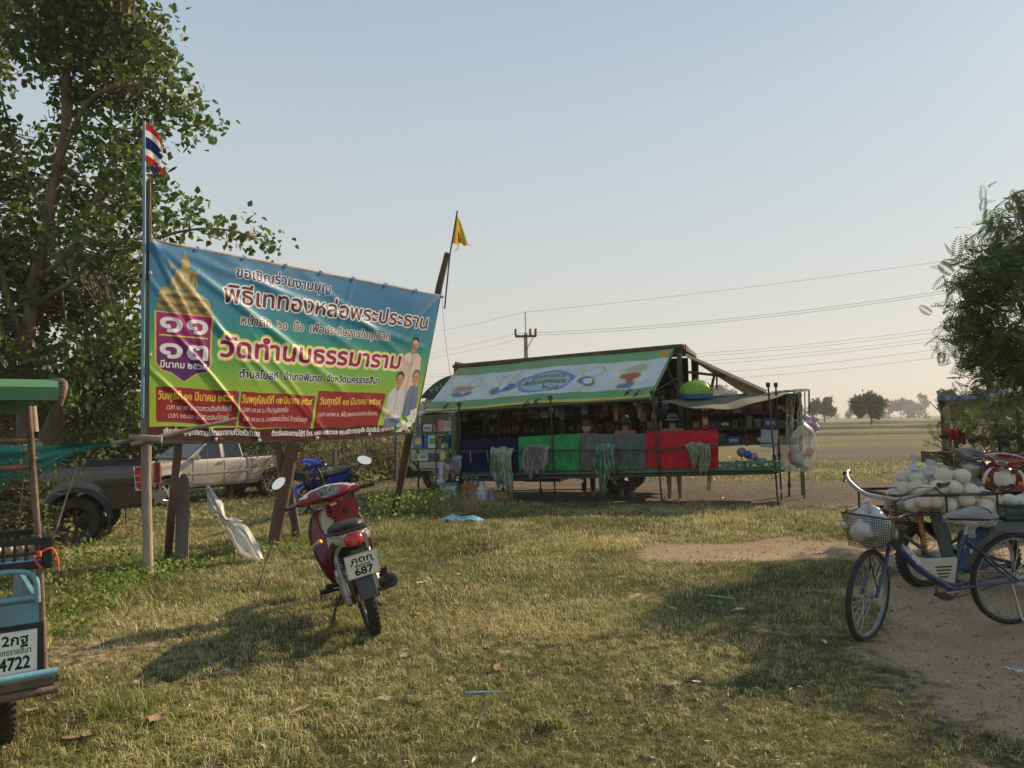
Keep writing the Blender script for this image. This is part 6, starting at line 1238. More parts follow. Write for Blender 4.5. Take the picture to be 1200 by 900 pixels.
def underbone(label, loc, heading, lean, body_m, trim_m, plate=None, steer=0.0, basket=False, group=None, mirrors=True, step_through_light=None):
    rt = Matrix.Rotation(heading, 4, 'Z') @ Matrix.Rotation(-lean, 4, 'X'); t = thing('motorbike', label, 'motorbike', loc, group=group, rot=rt.to_euler()); R_ = .285
    blk = blk_pl; seatm = mat('seat_vinyl', (.018, .018, .02), rough=.5, var=.15, bump=.1, bscale=120); grey = mat('engine_grey', (.30, .29, .28), rough=.5, metal=.5, var=.2, bump=.15, dirt=.3)
    spoked_wheel(t, (-.61, 0, R_), R_, .085, nsp=32)
    # steering group built about the head at (.42,0,.80)
    F = thing.__call__ if False else None
    fk = bpy.data.objects.new('steering', None); COL.objects.link(fk); fk.parent = t; fk.location = (.42, 0, 0); fk.rotation_euler = (0, 0, steer); fk.empty_display_size = .1
    def fpart(name, mb_, m_, **kw): return mb_.build(name, m_, fk, **kw)
    m = MB()
    for s in (-1, 1): m.tube([(.03, s * .085, .62), (.19, s * .085, R_)], .022, 8); m.tube([(.12, s * .085, .42), (.20, s * .085, R_ - .02)], .028, 8)
    m.box((.02, 0, .66), (.06, .22, .05)); m.tube([(-.02, 0, .88), (.04, 0, .62)], .028, 8); fpart('fork', m, blk)
    fw_ = spoked_wheel(fk, (.20, 0, R_), R_, .075, nsp=32)
    m = MB(); rings = []
    for i in range(15):
        a = rad(-5 + 150 * i / 14); rr = R_ + .035; w_ = .062 * (1 if 2 < i < 12 else .75); cx, cz = .20 + rr * math.cos(a), R_ + rr * math.sin(a)
        rings.append([Vector((cx - .03 * math.cos(a) * q, s, cz - .03 * math.sin(a) * q)) for s, q in ((-w_, 1), (-w_ * .75, .1), (0, -.1), (w_ * .75, .1), (w_, 1), (w_ * .7, .6), (0, .35), (-w_ * .7, .6))])
    m.loft(rings); fpart('front_fender', m, body_m)
    # handlebar cowl with white top, dash and headlight
    m = MB(); xl(m, [(-.085, 0, .955, .15, .022), (-.06, 0, .96, .21, .045), (.0, 0, .965, .20, .065), (.07, 0, .955, .15, .075), (.13, 0, .935, .10, .06), (.165, 0, .92, .05, .03)], 18); 
    for s in (-1, 1): xl(m, [(-.075, s * .20, .955, .07, .018), (-.045, s * .205, .955, .075, .036), (.0, s * .20, .955, .07, .03)], 12)
    fpart('handlebar_cowl', m, body_m, angle=60)
    m = MB()
    for s in (-1, 1): m.loft([[Vector((-.060, s * .07, 1.003)), Vector((-.050, s * .24, .987)), Vector((-.02, s * .245, .995)), Vector((.02, s * .13, 1.030)), Vector((.03, 0, 1.045)), Vector((-.035, 0, 1.025))], [Vector((-.066, s * .075, .99)), Vector((-.056, s * .235, .975)), Vector((-.02, s * .24, .98)), Vector((.02, s * .13, 1.00)), Vector((.03, 0, 1.01)), Vector((-.035, 0, 1.0))]])
    fpart('cowl_top', m, trim_m, angle=60)
    m = MB(); hexa = [(-.105, .0), (-.075, .052), (.0, .060), (.075, .052), (.105, .0), (.045, -.055), (-.045, -.055)]
    T = Matrix.Translation((-.055, 0, .985)) @ Matrix.Rotation(rad(-48), 4, 'Y') @ Matrix.Rotation(PI / 2, 4, 'Z')
    m.prism([(x * 1.12, y * 1.15) for x, y in hexa], -.02, .012, T); fpart('dash_bezel', m, body_m, bevel=.004)
    m = MB(); m.prism(hexa, .010, .018, T); d_ = fpart('dash_glass', m, mat('dash_glass', (.09, .10, .10), rough=.12, var=.5, scale=26, col2=(.22, .22, .21), bump=0))
    m = MB(); m.lathe([(.034, .0185), (.037, .0205), (.034, .0205)], 20, T @ Matrix.Translation((-.028, .0, 0))); m.box(T @ Vector((.04, .01, .0195)), (.002, .002, .03), T.to_3x3()); m.box(T @ Vector((-.03, .0, .0195)), (.003, .028, .002), T.to_3x3()); m.build('gauge_marks', trim_m, fk)
    m = MB(); m.loft([[Vector((.10, y, z)) for y, z in ((-.09, .955), (0, .97), (.09, .955), (.06, .90), (0, .885), (-.06, .90))], [Vector((.165, y * .75, z)) for y, z in ((-.09, .945), (0, .955), (.09, .945), (.06, .905), (0, .895), (-.06, .905))]]); fpart('headlight', m, mat('headlamp_glass', (.55, .58, .6), rough=.08, metal=.3, bump=0), angle=60)
    for s in (-1, 1):
        m = MB(); m.tube([(-.03, s * .23, .955), (-.06, s * .265, .955), (-.09, s * .37, .950)], [.016, .0175, .0165], 10); m.lathe([(.0, 0), (.02, 0), (.02, .012), (0, .012)], 10, Matrix.Translation((-.09, s * .37, .95)) @ Matrix.Rotation(-s * PI / 2, 4, 'X')); fpart('grip', m, rubber)
        m = MB(); m.tube([(.0, s * .235, .955), (.02, s * .30, .945), (.0, s * .37, .94)], .006, 5); fpart('lever', m, steel)
        m = MB(); m.box((-.045, s * .225, .96), (.045, .03, .05)); fpart('switch_pod', m, blk, bevel=.006)
        if mirrors:
            c_ = Vector((-.02, s * .37, 1.165)); m = MB(); m.tube([(-.02, s * .20, .99), (-.01, s * .245, 1.06), (-.02, s * .30, 1.125), c_ + Vector((.01, 0, -.01))], .0055, 5); fpart('mirror_stalk', m, blk)
            m = MB(); T2 = Matrix.Translation(c_) @ Matrix.Rotation(rad(-90 + 4), 4, 'Y') @ Matrix.Rotation(rad(s * 28), 4, 'Z')
            m.lathe([(0, -.024), (.03, -.02), (.052, -.006), (.056, .0), (.053, .003)], 20, T2 @ Matrix.Diagonal((.72, 1.28, 1, 1))); mr_ = fpart('mirror', m, blk)
            m = MB(); m.lathe([(0, .0032), (.050, .0032), (.050, .001)], 20, T2 @ Matrix.Diagonal((.72, 1.28, 1, 1))); g_ = m.build('mirror_glass', mirror_m, mr_)
    m = MB()
    for s in (-1, 1): m.tube([(-.03, s * .20, .93), (.06, s * .14, .86), (.04, s * .04, .74)], .006, 5)
    fpart('cables', m, blk)
    m = MB(); m.box((-.085, 0, .84), (.09, .12, .16), Matrix.Rotation(-.25, 3, 'Y')); fpart('steering_cover', m, body_m, bevel=.03)
    m = MB(); m.box((-.134, 0, .88), (.004, .055, .030), Matrix.Rotation(-.25, 3, 'Y')); m.build('badge', trim_m, fk)
    if basket:
        m = MB()
        for k in range(7): z = .66 + .035 * k; m.tube([(.16, -.14, z), (.36, -.14, z), (.36, .14, z), (.16, .14, z), (.16, -.14, z)], .004, 4)
        for k in range(9): y = -.14 + .035 * k; m.tube([(.16, y, .66), (.37, y, .66), (.37, y, .87)], .003, 3)
        m.box((.26, 0, .74), (.18, .24, .14)); fpart('basket', m, blk)
    # leg shields
    for s in (-1, 1):
        prof = [(.43, .86, .06, .13), (.42, .80, .06, .18), (.40, .70, .07, .215), (.35, .58, .08, .22), (.28, .45, .09, .20), (.20, .34, .10, .165), (.12, .28, .10, .13)]
        rings = []
        for x, z, y0, y1 in prof: rings.append([Vector((x, s * y0, z)), Vector((x - .02, s * (y0 + y1) / 2, z)), Vector((x - .055, s * y1, z)), Vector((x - .035, s * (y1 + .008), z)), Vector((x + .03, s * (y0 + y1) / 2, z)), Vector((x + .06, s * y0, z))])
        m = MB(); m.loft(rings); m.build('leg_shield', body_m, t, angle=50)
        rings = []
        for x, z, y0, y1 in prof: rings.append([Vector((x - .055, s * (y1 - .004), z)), Vector((x - .062, s * (y1 + .006), z)), Vector((x - .03, s * (y1 + .018), z)), Vector((x + .0, s * (y1 - .02), z))])
        m = MB(); m.loft(rings); m.build('shield_edge', step_through_light or blk, t, angle=50)
        m = MB(); xl(m, [(.47, s * .16, .70, .02, .02), (.44, s * .165, .70, .035, .03), (.41, s * .165, .70, .03, .03)], 10); m.build('turn_signal', mat('amber', (.55, .20, .02), rough=.2, bump=0), t)
    m = MB(); xl(m, [(.50, 0, .74, .06, .05), (.46, 0, .74, .11, .11), (.40, 0, .73, .13, .14), (.36, 0, .72, .11, .13)], 14); m.build('front_panel', trim_m, t)
    # the concave glove panel with the lock, right of the steering cover
    m = MB(); m.prism([(-.10, .66), (.0, .90), (.115, .91), (.155, .84), (.14, .70), (.05, .62)], -.012, .012, Matrix.Translation((.335, -.06, 0)) @ Matrix.Rotation(PI / 2, 4, 'Z') @ Matrix.Rotation(PI / 2, 4, 'X') @ Matrix.Diagonal((-1, 1, 1, 1))); m.build('inner_panel', body_m, t, bevel=.01)
    m = MB(); m.lathe([(.0, .02), (.022, .02), (.026, .0)], 14, Matrix.Translation((.315, -.10, .80)) @ Matrix.Rotation(-PI / 2, 4, 'Y')); m.build('ignition_lock', blk, t)
    # spine, tunnel, under-cover
    m = MB(); xl(m, [(.36, 0, .58, .06, .09), (.20, 0, .47, .075, .10), (.04, 0, .47, .085, .12), (-.06, 0, .56, .10, .10)], 12); m.build('centre_tunnel', mat('tunnel_dark', (.05, .05, .055), rough=.5, var=.2, bump=.05, dirt=.2), t)
    # seat
    m = MB(); xl(m, [(.06, 0, .70, .05, .02), (.02, 0, .715, .085, .045), (-.10, 0, .725, .115, .055), (-.25, 0, .735, .13, .055), (-.34, 0, .765, .135, .055), (-.50, 0, .795, .125, .05), (-.62, 0, .81, .10, .035), (-.66, 0, .81, .07, .02)], 16); m.build('seat', seatm, t, angle=60)
    # tail and side covers
    for s in (-1, 1):
        rings = []
        for x, z0, z1, y, th in [(.02, .50, .68, .095, .02), (-.10, .44, .70, .12, .03), (-.25, .47, .71, .14, .03), (-.40, .56, .735, .145, .03), (-.55, .64, .765, .13, .03), (-.70, .71, .785, .085, .025), (-.76, .74, .785, .055, .02)]:
            zm = (z0 + z1) / 2; rings.append([Vector((x, s * (y - th), z0)), Vector((x, s * (y - .004), z0 + .02)), Vector((x, s * (y + .014), zm)), Vector((x, s * y, z1)), Vector((x, s * (y - th), z1))])
        m = MB(); m.loft(rings); m.build('side_cover', trim_m, t, angle=55)
        rings = []
        for x, z0, z1, y in [(-.30, .50, .56, .157), (-.44, .60, .66, .162), (-.58, .67, .72, .143), (-.68, .72, .75, .103)]: rings.append([Vector((x, s * (y - .02), z0)), Vector((x, s * y, z0)), Vector((x, s * (y + .003), z1)), Vector((x, s * (y - .02), z1))])
        m = MB(); m.loft(rings); m.build('side_insert', blk if s > 0 else body_m, t)
        m = MB(); xl(m, [(-.64, s * .11, .735, .02, .02), (-.68, s * .105, .735, .03, .03), (-.76, s * .075, .73, .025, .03)], 10); m.build('turn_signal', mat('signal_clear', (.30, .28, .26), rough=.15, bump=0), t)
        m = MB(); m.tube([(-.42, s * .15, .76), (-.60, s * .150, .785), (-.74, s * .10, .795)], .012, 7); m.build('grab_rail', blk, t)
    m = MB(); m.tube([(-.74, -.10, .795), (-.775, 0, .80), (-.74, .10, .795)], .012, 7); m.build('grab_rail', blk, t)
    m = MB(); xl(m, [(-.62, 0, .735, .10, .06), (-.72, 0, .735, .085, .055), (-.78, 0, .73, .06, .045), (-.80, 0, .725, .04, .03)], 14); m.build('tail_light', tail_red, t, angle=60)
    # rear fender with plate
    m = MB(); rings = []
    for i in range(12):
        a = rad(95 + 75 * i / 11); rr = R_ + .035 + .03 * (1 - i / 11); w_ = .075 - .012 * i / 11; cx, cz = -.61 + rr * math.cos(a), R_ + rr * math.sin(a)
        rings.append([Vector((cx - .05 * math.cos(a) * q, s_ * w_, cz - .05 * math.sin(a) * q)) for s_, q in ((-1, 1), (-.85, .15), (0, 0), (.85, .15), (1, 1), (.8, .9), (0, .25), (-.8, .9))])
    m.loft(rings); m.build('rear_fender', mat('fender_black', (.04, .045, .05), rough=.45, bump=.05, dirt=.2), t, angle=60)
    m = MB(); m.box((-.85, 0, .63), (.10, .10, .05), Matrix.Rotation(rad(-18), 3, 'Y')); m.build('plate_bracket', blk, t)
    if plate:
        q = Matrix.Translation((-.925, 0, .575)) @ Matrix.Rotation(rad(-16), 4, 'Y'); m = MB()
        m.grid(lambda u, v: q @ Vector((0, (.5 - u) * .225, (v - .5) * .172)), 2, 2, uv=True); o = m.build('number_plate', mat('plate_' + plate[2], (.95, .95, .95), rough=.4, var=.03, bump=.03, image=plate_img('plate_' + plate[2], *plate)), t)
        md = MB(); md.box(q @ Vector((.006, 0, 0)), (.006, .227, .174), q.to_3x3()); md.build('plate_back', steel, o)
        md = MB()
        for s in (-1, 1): md.ball(q @ Vector((-.004, s * .075, .018)), (.006, .009, .009), 8, 5)
        md.build('plate_bolt', mat('bolt_teal', (.05, .25, .3), rough=.4), o)
    # running gear
    m = MB()
    for s in (-1, 1): m.bar((-.12, s * .085, .36), (-.64, s * .085, R_), .03, .045)
    m.build('swingarm', blk, t)
    for s in (-1, 1):
        a_, b_ = Vector((-.44, s * .12, .62)), Vector((-.58, s * .115, R_ + .02)); m = MB(); m.tube([a_, b_], .016, 8)
        P = [a_.lerp(b_, .12 + .6 * i / 60) + Vector((math.cos(i * 1.05) * .026, math.sin(i * 1.05) * .026, 0)) for i in range(61)]; m.tube(P, .005, 4); m.tube([a_.lerp(b_, .7), b_], .022, 8); m.build('shock_absorber', steel, t)
    m = MB(); xl(m, [(.26, 0, .36, .05, .05), (.20, 0, .36, .085, .085), (.10, 0, .35, .085, .08), (.04, 0, .34, .10, .11), (-.12, 0, .34, .105, .11), (-.18, 0, .33, .07, .07)], 12)
    for i in range(5): m.box((.10 + i * .03, 0, .36), (.008, .20, .19))
    m.build('engine', grey, t)
    for s in (-1, 1): m = MB(); m.lathe([(0, .03), (.07, .028), (.085, .0)], 20, Matrix.Translation((-.02, s * .10, .34)) @ Matrix.Rotation(-s * PI / 2, 4, 'X')); m.build('engine_cover', steel, t)
    m = MB(); m.loft([[Vector((x, .105 + y, z)) for x, z in ((-.16, .36 + h_), (-.40, .34 + h_), (-.66, R_ + h_ * .9), (-.70, R_ - .0), (-.66, R_ - h_ * .9), (-.40, .30 - h_), (-.16, .30 - h_))] for y, h_ in ((0, .03), (.022, .03), (.032, .018))]); m.build('chain_case', grey, t)
    m = MB(); m.tube(smooth_path([(.22, -.02, .30), (.20, -.10, .20), (-.05, -.14, .19), (-.30, -.15, .24)]), .016, 8); m.build('exhaust_pipe', steel, t)
    m = MB(); a_, b_ = Vector((-.26, -.155, .25)), Vector((-.76, -.19, .38)); m.tube([a_, a_.lerp(b_, .1), a_.lerp(b_, .2), a_.lerp(b_, .95), b_], [.022, .04, .052, .055, .045], 16); m.tube([b_, b_ + (b_ - a_).normalized() * .02], [.04, .034], 14); m.build('muffler', blk_met, t)
    m = MB(); d_ = (b_ - a_).normalized(); m.tube([b_ + d_ * .015, b_ + d_ * .03], .019, 10); m.build('muffler_tip', rubber, t)
    m = MB(); m.box((-.52, -.225, .35), (.30, .012, .05), Matrix.Rotation(.25, 3, 'Y')); m.build('heat_shield', steel, t, bevel=.004)
    for s in (-1, 1):
        m = MB(); m.tube([(-.02, s * .10, .26), (-.02, s * .26, .27)], .012, 6); m.tube([(-.02, s * .17, .272), (-.02, s * .27, .275)], .021, 8); m.build('foot_peg', rubber, t)
        m = MB(); m.tube([(-.30, s * .10, .34), (-.30, s * .16, .36)], .010, 6); m.tube([(-.30, s * .15, .36), (-.30, s * .235, .365)], .019, 8); m.build('passenger_peg', rubber, t)
    m = MB(); m.tube([(.06, .15, .25), (.14, .19, .24), (.16, .21, .245)], .008, 5); m.tube([(.155, .20, .245), (.155, .25, .245)], .013, 6); m.build('gear_lever', steel, t)
    ln = math.tan(lean); m = MB(); m.tube([(-.08, .10, .26), (-.14, .20, .14), (-.16, .26 + ln * .1, .02 - ln * .27)], .010, 6); m.build('side_stand', blk, t)
    m = MB(); m.tube([(-.10, -.08, .22), (-.30, -.11, .13), (-.34, -.12, .12)], .012, 6); m.build('centre_stand', blk, t)
    return t
cherry = mat('paint_cherry', (.22, .006, .012), rough=.3, var=.08, scale=3, bump=0, coat=.35, dirt=.10)
offwhite = mat('panel_offwhite', (.55, .53, .48), rough=.35, var=.06, bump=.02, coat=.3, dirt=.18)
rear = G(439, 743); hd = math.atan2(.94, -.335)
fwd = Vector((math.cos(hd), math.sin(hd), 0)); RB = underbone('red and off white motorbike leaning on its stand in the foreground grass', rear + fwd * .61, hd, rad(13), cherry, offwhite, ('คตก', 'เชียงราย', '687'), steer=rad(6))
m = MB(); q0 = RB.matrix_basis.copy(); c_ = (Matrix.Translation(RB.location) @ RB.rotation_euler.to_matrix().to_4x4()) @ Vector((.16, .20, .62))
T = Matrix.Translation(c_) @ Matrix.Rotation(.9, 4, 'Y') @ Matrix.Rotation(.4, 4, 'X'); m.lathe([(0, -.055), (.021, -.055), (.021, -.03)], 12, T, 1); m.lathe([(.0215, -.03), (.0215, .03)], 12, T, 0); m.lathe([(.021, .03), (.021, .05), (.014, .058), (0, .058)], 12, T, 1)
tag(m.build('small_canister', [mat('lilac_label', (.30, .26, .42), rough=.4), mat('canister_yellow', (.70, .45, .04), rough=.35)]), 'small canister with yellow ends and lilac label tucked beside the red motorbike seat', 'canister')
blue_p = mat('paint_blue', (.015, .045, .38), rough=.22, var=.1, bump=0, coat=.7)
fr_ = GG(350, 606); hd = math.atan2(-.90, -.43); fwd = Vector((math.cos(hd), math.sin(hd), 0))
underbone('blue motorbike with a dark front basket parked behind the leaning banner log', fr_ - fwd * .61, hd, rad(9), blue_p, blue_p, None, steer=rad(8), basket=True, mirrors=False)
maroon = mat('paint_maroon', (.17, .012, .02), rough=.22, var=.1, bump=0, coat=.7)
h = D(1166, 540, 9.3); hd = math.atan2(-.80, -.60); fwd = Vector((math.cos(hd), math.sin(hd), 0))
underbone('maroon and white motorbike facing the camera behind the melon cart', Vector((h.x, h.y, 0)) - fwd * .42, hd, rad(7), maroon, mat('panel_white', (.62, .62, .60), rough=.3, coat=.4), None, steer=rad(-12), step_through_light=MATS['panel_white'] if 'panel_white' in MATS else None)
h = D(1128, 540, 11.0); hd = math.atan2(-.75, -.66); fwd = Vector((math.cos(hd), math.sin(hd), 0))
underbone('grey and silver motorbike half hidden by the roadside bush', Vector((h.x, h.y, 0)) - fwd * .42, hd, rad(8), mat('paint_grey', (.16, .16, .17), rough=.3, coat=.4), silver, None, steer=rad(10))
h = D(1212, 545, 9.9); hd = math.atan2(-.9, -.45); fwd = Vector((math.cos(hd), math.sin(hd), 0))
underbone('black motorbike cut off by the right edge beside the maroon one', Vector((h.x, h.y, 0)) - fwd * .42, hd, rad(8), blackp, blackp, None, steer=rad(5))
# ================================================================== bicycle
bframe = mat('bike_blue', (.016, .034, .12), rough=.4, var=.25, scale=9, bump=.03, coat=.3, dirt=.45)
bgrey = mat('bike_grey', (.28, .28, .28), rough=.4, metal=.5, var=.2, dirt=.3)
tyre_dust = mat('tyre_dusty', (.05, .045, .04), rough=.9, var=.4, scale=10, bump=.3, dirt=.7)
BR, BF = G(1185, 731), G(1001, 743); hv = BF - BR; hd = math.atan2(hv.y, hv.x); WB = 1.14
BK = thing('bicycle', 'old blue bicycle with a front basket and plastic wrapped saddle', 'bicycle', BR, rot=(-rad(5.5), 0, hd)); wr = .33
w_ = spoked_wheel(BK, (0, 0, wr), wr, .042, nsp=36, hub=.022, tread=0, rim_m=bgrey)
tb = lambda nm, pts, r, mm, par=None, n=8: (lambda m: m.build(nm, mm, par or BK))(MB().tube([Vector(p) for p in pts], r, n))
tb('down_tube', smooth_path([(.985, 0, .80), (.965, 0, .66), (.74, 0, .43), (.48, 0, .28)]), .026, bframe)
tb('seat_tube', [(.48, 0, .28), (.41, 0, .56), (.375, 0, .66)], .018, bframe); tb('seat_post', [(.378, 0, .66), (.35, 0, .76)], .012, steel)
for s in (-1, 1):
    tb('chain_stay', [(0, s * .06, wr), (.25, s * .05, .31), (.48, s * .02, .28)], .010, bframe); tb('seat_stay', [(0, s * .06, wr), (.38, s * .02, .62)], .009, bframe)
tb('mid_brace', [(.72, 0, .44), (.44, 0, .44)], .012, bframe)
m = MB(); m.prism([(.78, .52), (.72, .405), (.46, .31), (.44, .50), (.66, .50)], -.018, .018, XZ); gp = m.build('frame_panel', mat('panel_cream', (.45, .43, .38), rough=.5, var=.15, dirt=.4), BK, bevel=.008)
for i in range(4): m = MB(); m.box((.555 + .0, .0195, .445 - .024 * i), (.13 - .02 * i, .004, .009)); m.build('slot', blk_pl, gp)
m = MB()
for s in (-1, 1): m.box((.80, s * .0275, .54), (.16, .002, .035), Matrix.Rotation(rad(-50), 3, 'Y'))
m.build('decal', mat('decal_pale', (.50, .58, .68), rough=.4, var=.6, scale=30, col2=(.75, .75, .75)), BK)
m = MB(); m.lathe([(.085, .030), (.095, .032), (.095, .036), (.085, .038)], 26, Matrix.Translation((.48, 0, .28)) @ Matrix.Rotation(PI / 2, 4, 'X'))
for i in range(26): a = 2 * PI * i / 26; m.box((.48 + .098 * math.cos(a), -.034, .28 + .098 * math.sin(a)), (.010, .003, .008), Matrix.Rotation(-a, 3, 'Y'))
for i in range(5): a = 2 * PI * i / 5; m.bar((.48, -.034, .28), (.48 + .09 * math.cos(a), -.034, .28 + .09 * math.sin(a)), .014, .003)
m.build('chainring', rust, BK)
tb('crank', [(.48, .0, .28), (.48, .07, .28), (.63, .085, .275)], .009, bgrey); tb('crank', [(.48, 0, .28), (.48, -.07, .28), (.33, -.085, .285)], .009, bgrey)
for x, y in ((.635, .125), (.325, -.125)):
    m = MB(); m.box((x, y, .277), (.085, .02, .022)); m.box((x, y + .035, .277), (.085, .012, .02)); m.box((x, y - .035, .277), (.085, .012, .02)); m.build('pedal', rubber, BK)
tb('chain', [(.48, -.034, .375), (.0, -.034, wr + .035)], .004, rust, n=4); tb('chain', [(.48, -.034, .185), (.0, -.034, wr - .035)], .004, rust, n=4)
tb('kickstand', [(.05, .06, .30), (.04, .13, .10), (.0, .19, .0)], .008, steel)
m = MB(); rings = []
for i in range(18): a = rad(20 + 165 * i / 17); rr = wr + .028; rings.append([Vector((rr * math.cos(a), y, wr + rr * math.sin(a) - abs(y) * .25)) for y in (-.03, -.015, 0, .015, .03)])
m.loft(rings, closed=False); m.build('rear_mudguard', rust, BK)
m = MB(); xl(m, [(.20, 0, .80, .05, .03), (.24, 0, .805, .085, .045), (.32, 0, .80, .085, .04), (.42, 0, .79, .04, .03), (.51, 0, .785, .018, .015)], 14); sd_ = m.build('saddle', mat('saddle_black', (.03, .03, .033), rough=.5), BK)
m = MB(); m.grid(lambda u, v: Vector((.17 + .37 * v, math.cos(u * 2 * PI) * (np.interp(v, [0, .05, .3, .6, 1], [.02, .085, .105, .07, .025]) + .006 * math.sin(u * 30 + v * 9)), .79 + math.sin(u * 2 * PI) * (np.interp(v, [0, .05, .3, .6, 1], [.02, .055, .065, .05, .02]) + .005 * math.sin(u * 22)) - .015 * (math.sin(u * 2 * PI) < 0))), 36, 16)
m.tube([(.33, 0, .74), (.34, .01, .69), (.36, .03, .66)], [.05, .022, .035], 9); m.build('saddle_cover', mat('film', (.75, .75, .74), rough=.3, alpha=.26, bump=.3, bscale=22), sd_)
# steering set, turned toward the camera
ST = bpy.data.objects.new('steering', None); COL.objects.link(ST); ST.parent = BK; ST.location = (1.00, 0, 0); ST.rotation_euler = (0, 0, rad(33)); ST.empty_display_size = .1
spoked_wheel(ST, (.235, 0, .31), .31, .042, nsp=36, hub=.02, tread=0, rim_m=bgrey)
tb('head_tube', [(-.02, 0, .86), (.02, 0, .66)], .021, bframe, ST)
for s in (-1, 1): tb('fork_blade', smooth_path([(.02, s * .045, .67), (.09, s * .05, .48), (.235, s * .05, .31)]), .013, bframe, ST)
tb('stem', [(-.02, 0, .84), (-.03, 0, .93)], .014, bgrey, ST)
tb('handlebar', smooth_path([(-.16, -.33, 1.075), (-.09, -.315, 1.065), (.0, -.25, 1.02), (.03, -.12, .95), (.0, 0, .94), (.03, .12, .95), (.0, .25, 1.01), (-.09, .315, 1.05), (-.18, .33, 1.05)]), .0135, bgrey, ST, 10)
for s in (-1, 1): tb('grip', [(-.08, s * .318, 1.064), (-.19, s * .335, 1.068)], .018, rubber, ST, 10); tb('brake_lever', [(-.05, s * .30, 1.05), (-.08, s * .33, 1.01), (-.17, s * .34, .995)], .006, blk_pl, ST, 5)
tb('brake_cable', smooth_path([(-.09, .27, 1.04), (.06, .20, 1.05), (.10, .05, .86), (.03, 0, .68)]), .003, blk_pl, ST, 4)
m = MB(); q = lambda x, y, z: Vector((x, y, z)); bx0, bx1, bw, bz0, bz1 = .04, .29, .165, .63, .86
for f in range(13):
    t_ = f / 12; z = bz0 + (bz1 - bz0) * t_; s_ = .82 + .18 * t_; m.tube([q(bx0, -bw * s_, z), q(bx0 + (bx1 - bx0) * s_, -bw * s_, z), q(bx0 + (bx1 - bx0) * s_, bw * s_, z), q(bx0, bw * s_, z), q(bx0, -bw * s_, z)], .0065 if f == 12 else .0018, 4, caps=False)
for i in range(22):
    y = -bw + 2 * bw * i / 21; m.tube([q(bx0 + (bx1 - bx0), y, bz1), q(bx0 + (bx1 - bx0) * .82, y * .82, bz0), q(bx0, y * .82, bz0), q(bx0, y, bz1)], .0018, 3, caps=False)
for i in range(1, 16):
    x = bx0 + (bx1 - bx0) * i / 16
    for s in (-1, 1): m.tube([q(x, s * bw, bz1), q(bx0 + (x - bx0) * .82, s * bw * .82, bz0)], .0018, 3, caps=False)
m.build('basket', blk_met, ST); tb('basket_stay', [(.26, 0, .63), (.21, .055, .34)], .005, blk_met, ST, 5)
m = MB(); m.box((.10, 0, .635), (.09, .09, .03)); m.build('front_mudguard', bgrey, ST, bevel=.01)
bpy.context.view_layer.update(); MS = ST.matrix_world.copy()
def crumple(name, c, rx, ry, rz, mm, label, cat, seed=1, amp=.12, MW=None, knot=True):
    g = random.Random(seed); ph = [g.uniform(0, 6) for _ in range(8)]
    def fn(u, v):
        a, b_ = u * 2 * PI, (v - .5) * PI; r = 1 + amp * (math.sin(3 * a + ph[0] + 2 * v) + .7 * math.sin(5 * a + 6 * v + ph[1]) + .5 * math.sin(9 * a - 7 * v + ph[2]) + .5 * math.sin(11 * v + ph[3])) * math.cos(b_)
        p = Vector((rx * r * math.cos(b_) * math.cos(a), ry * r * math.cos(b_) * math.sin(a), rz * math.sin(b_) * (1 + amp * math.sin(a * 2 + ph[4])))) + Vector(c); return MW @ p if MW else p
    m = MB(); m.grid(fn, 34, 20)
    if knot: k0 = Vector(c) + Vector((0, 0, rz * .9)); P = [k0, k0 + Vector((.01, .01, .04)), k0 + Vector((.03, -.01, .075))]; m.tube([MW @ p if MW else p for p in P], [.02, .01, .03], 7)
    o = m.build(name, mm, angle=60); return tag(o, label, cat)
bag_white = mat('bag_white', (.60, .60, .60), rough=.35, var=.12, scale=12, bump=.35, bscale=26, trans=.3)
crumple('carrier_bag', (.19, -.02, .77), .105, .12, .12, bag_white, 'crumpled white carrier bag stuffed in the bicycle basket', 'bag', 3, .24, MS)
m = MB()
for i in range(5): m.tube([MS @ Vector((.24, -.12, .74)), MS @ Vector((.31 + .01 * i, -.20 + .012 * i, .77 + .016 * i))], [.006, .004], 4)
tag(m.build('white_cord_end', white_pl), 'bunched white cord ends poking from the basket', 'cord')
m = MB(); P = [MS @ Vector(p) for p in ((.02, .0, .95), (.05, .03, 1.0), (.06, .06, .93), (.10, .08, .86), (.11, .09, .80))]; m.tube(smooth_path(P), .004, 5); tag(m.build('red_string', mat('string_red', (.45, .10, .06), rough=.7)), 'thin red string looped around the bicycle stem', 'string')

# ================================================================== melon cart (motor tricycle) behind the bicycle
tk = mat('cart_black', (.018, .018, .020), rough=.45, var=.3, bump=.08, dirt=.15); cblue = mat('cart_blue', (.03, .075, .17), rough=.45, var=.2, dirt=.3); cgry = mat('cart_grey', (.09, .11, .12), rough=.5, var=.2, dirt=.2)
YC = 6.75; c0 = D(1100, 600, YC); CTR = thing('cargo_tricycle', 'black and blue cargo tricycle loaded with melons behind the bicycle', 'tricycle', (c0.x, YC, 0)); co = Vector((-c0.x, -YC, 0))
def cp(px, py, dy=0.0): p = D(px, py, YC + dy); return p + co
def ct(nm, pts, r=.013, mm=None, n=7): m = MB(); m.tube([Vector(p) for p in pts], r, n); return m.build(nm, mm or tk, CTR)
w_ = spoked_wheel(CTR, cp(1082, 650, .15), .29, .08, nsp=28); w_.rotation_euler = (PI / 2, 0, rad(18))
ct('fork', [cp(1078, 598, .10), cp(1083, 650, .08)], .022); 
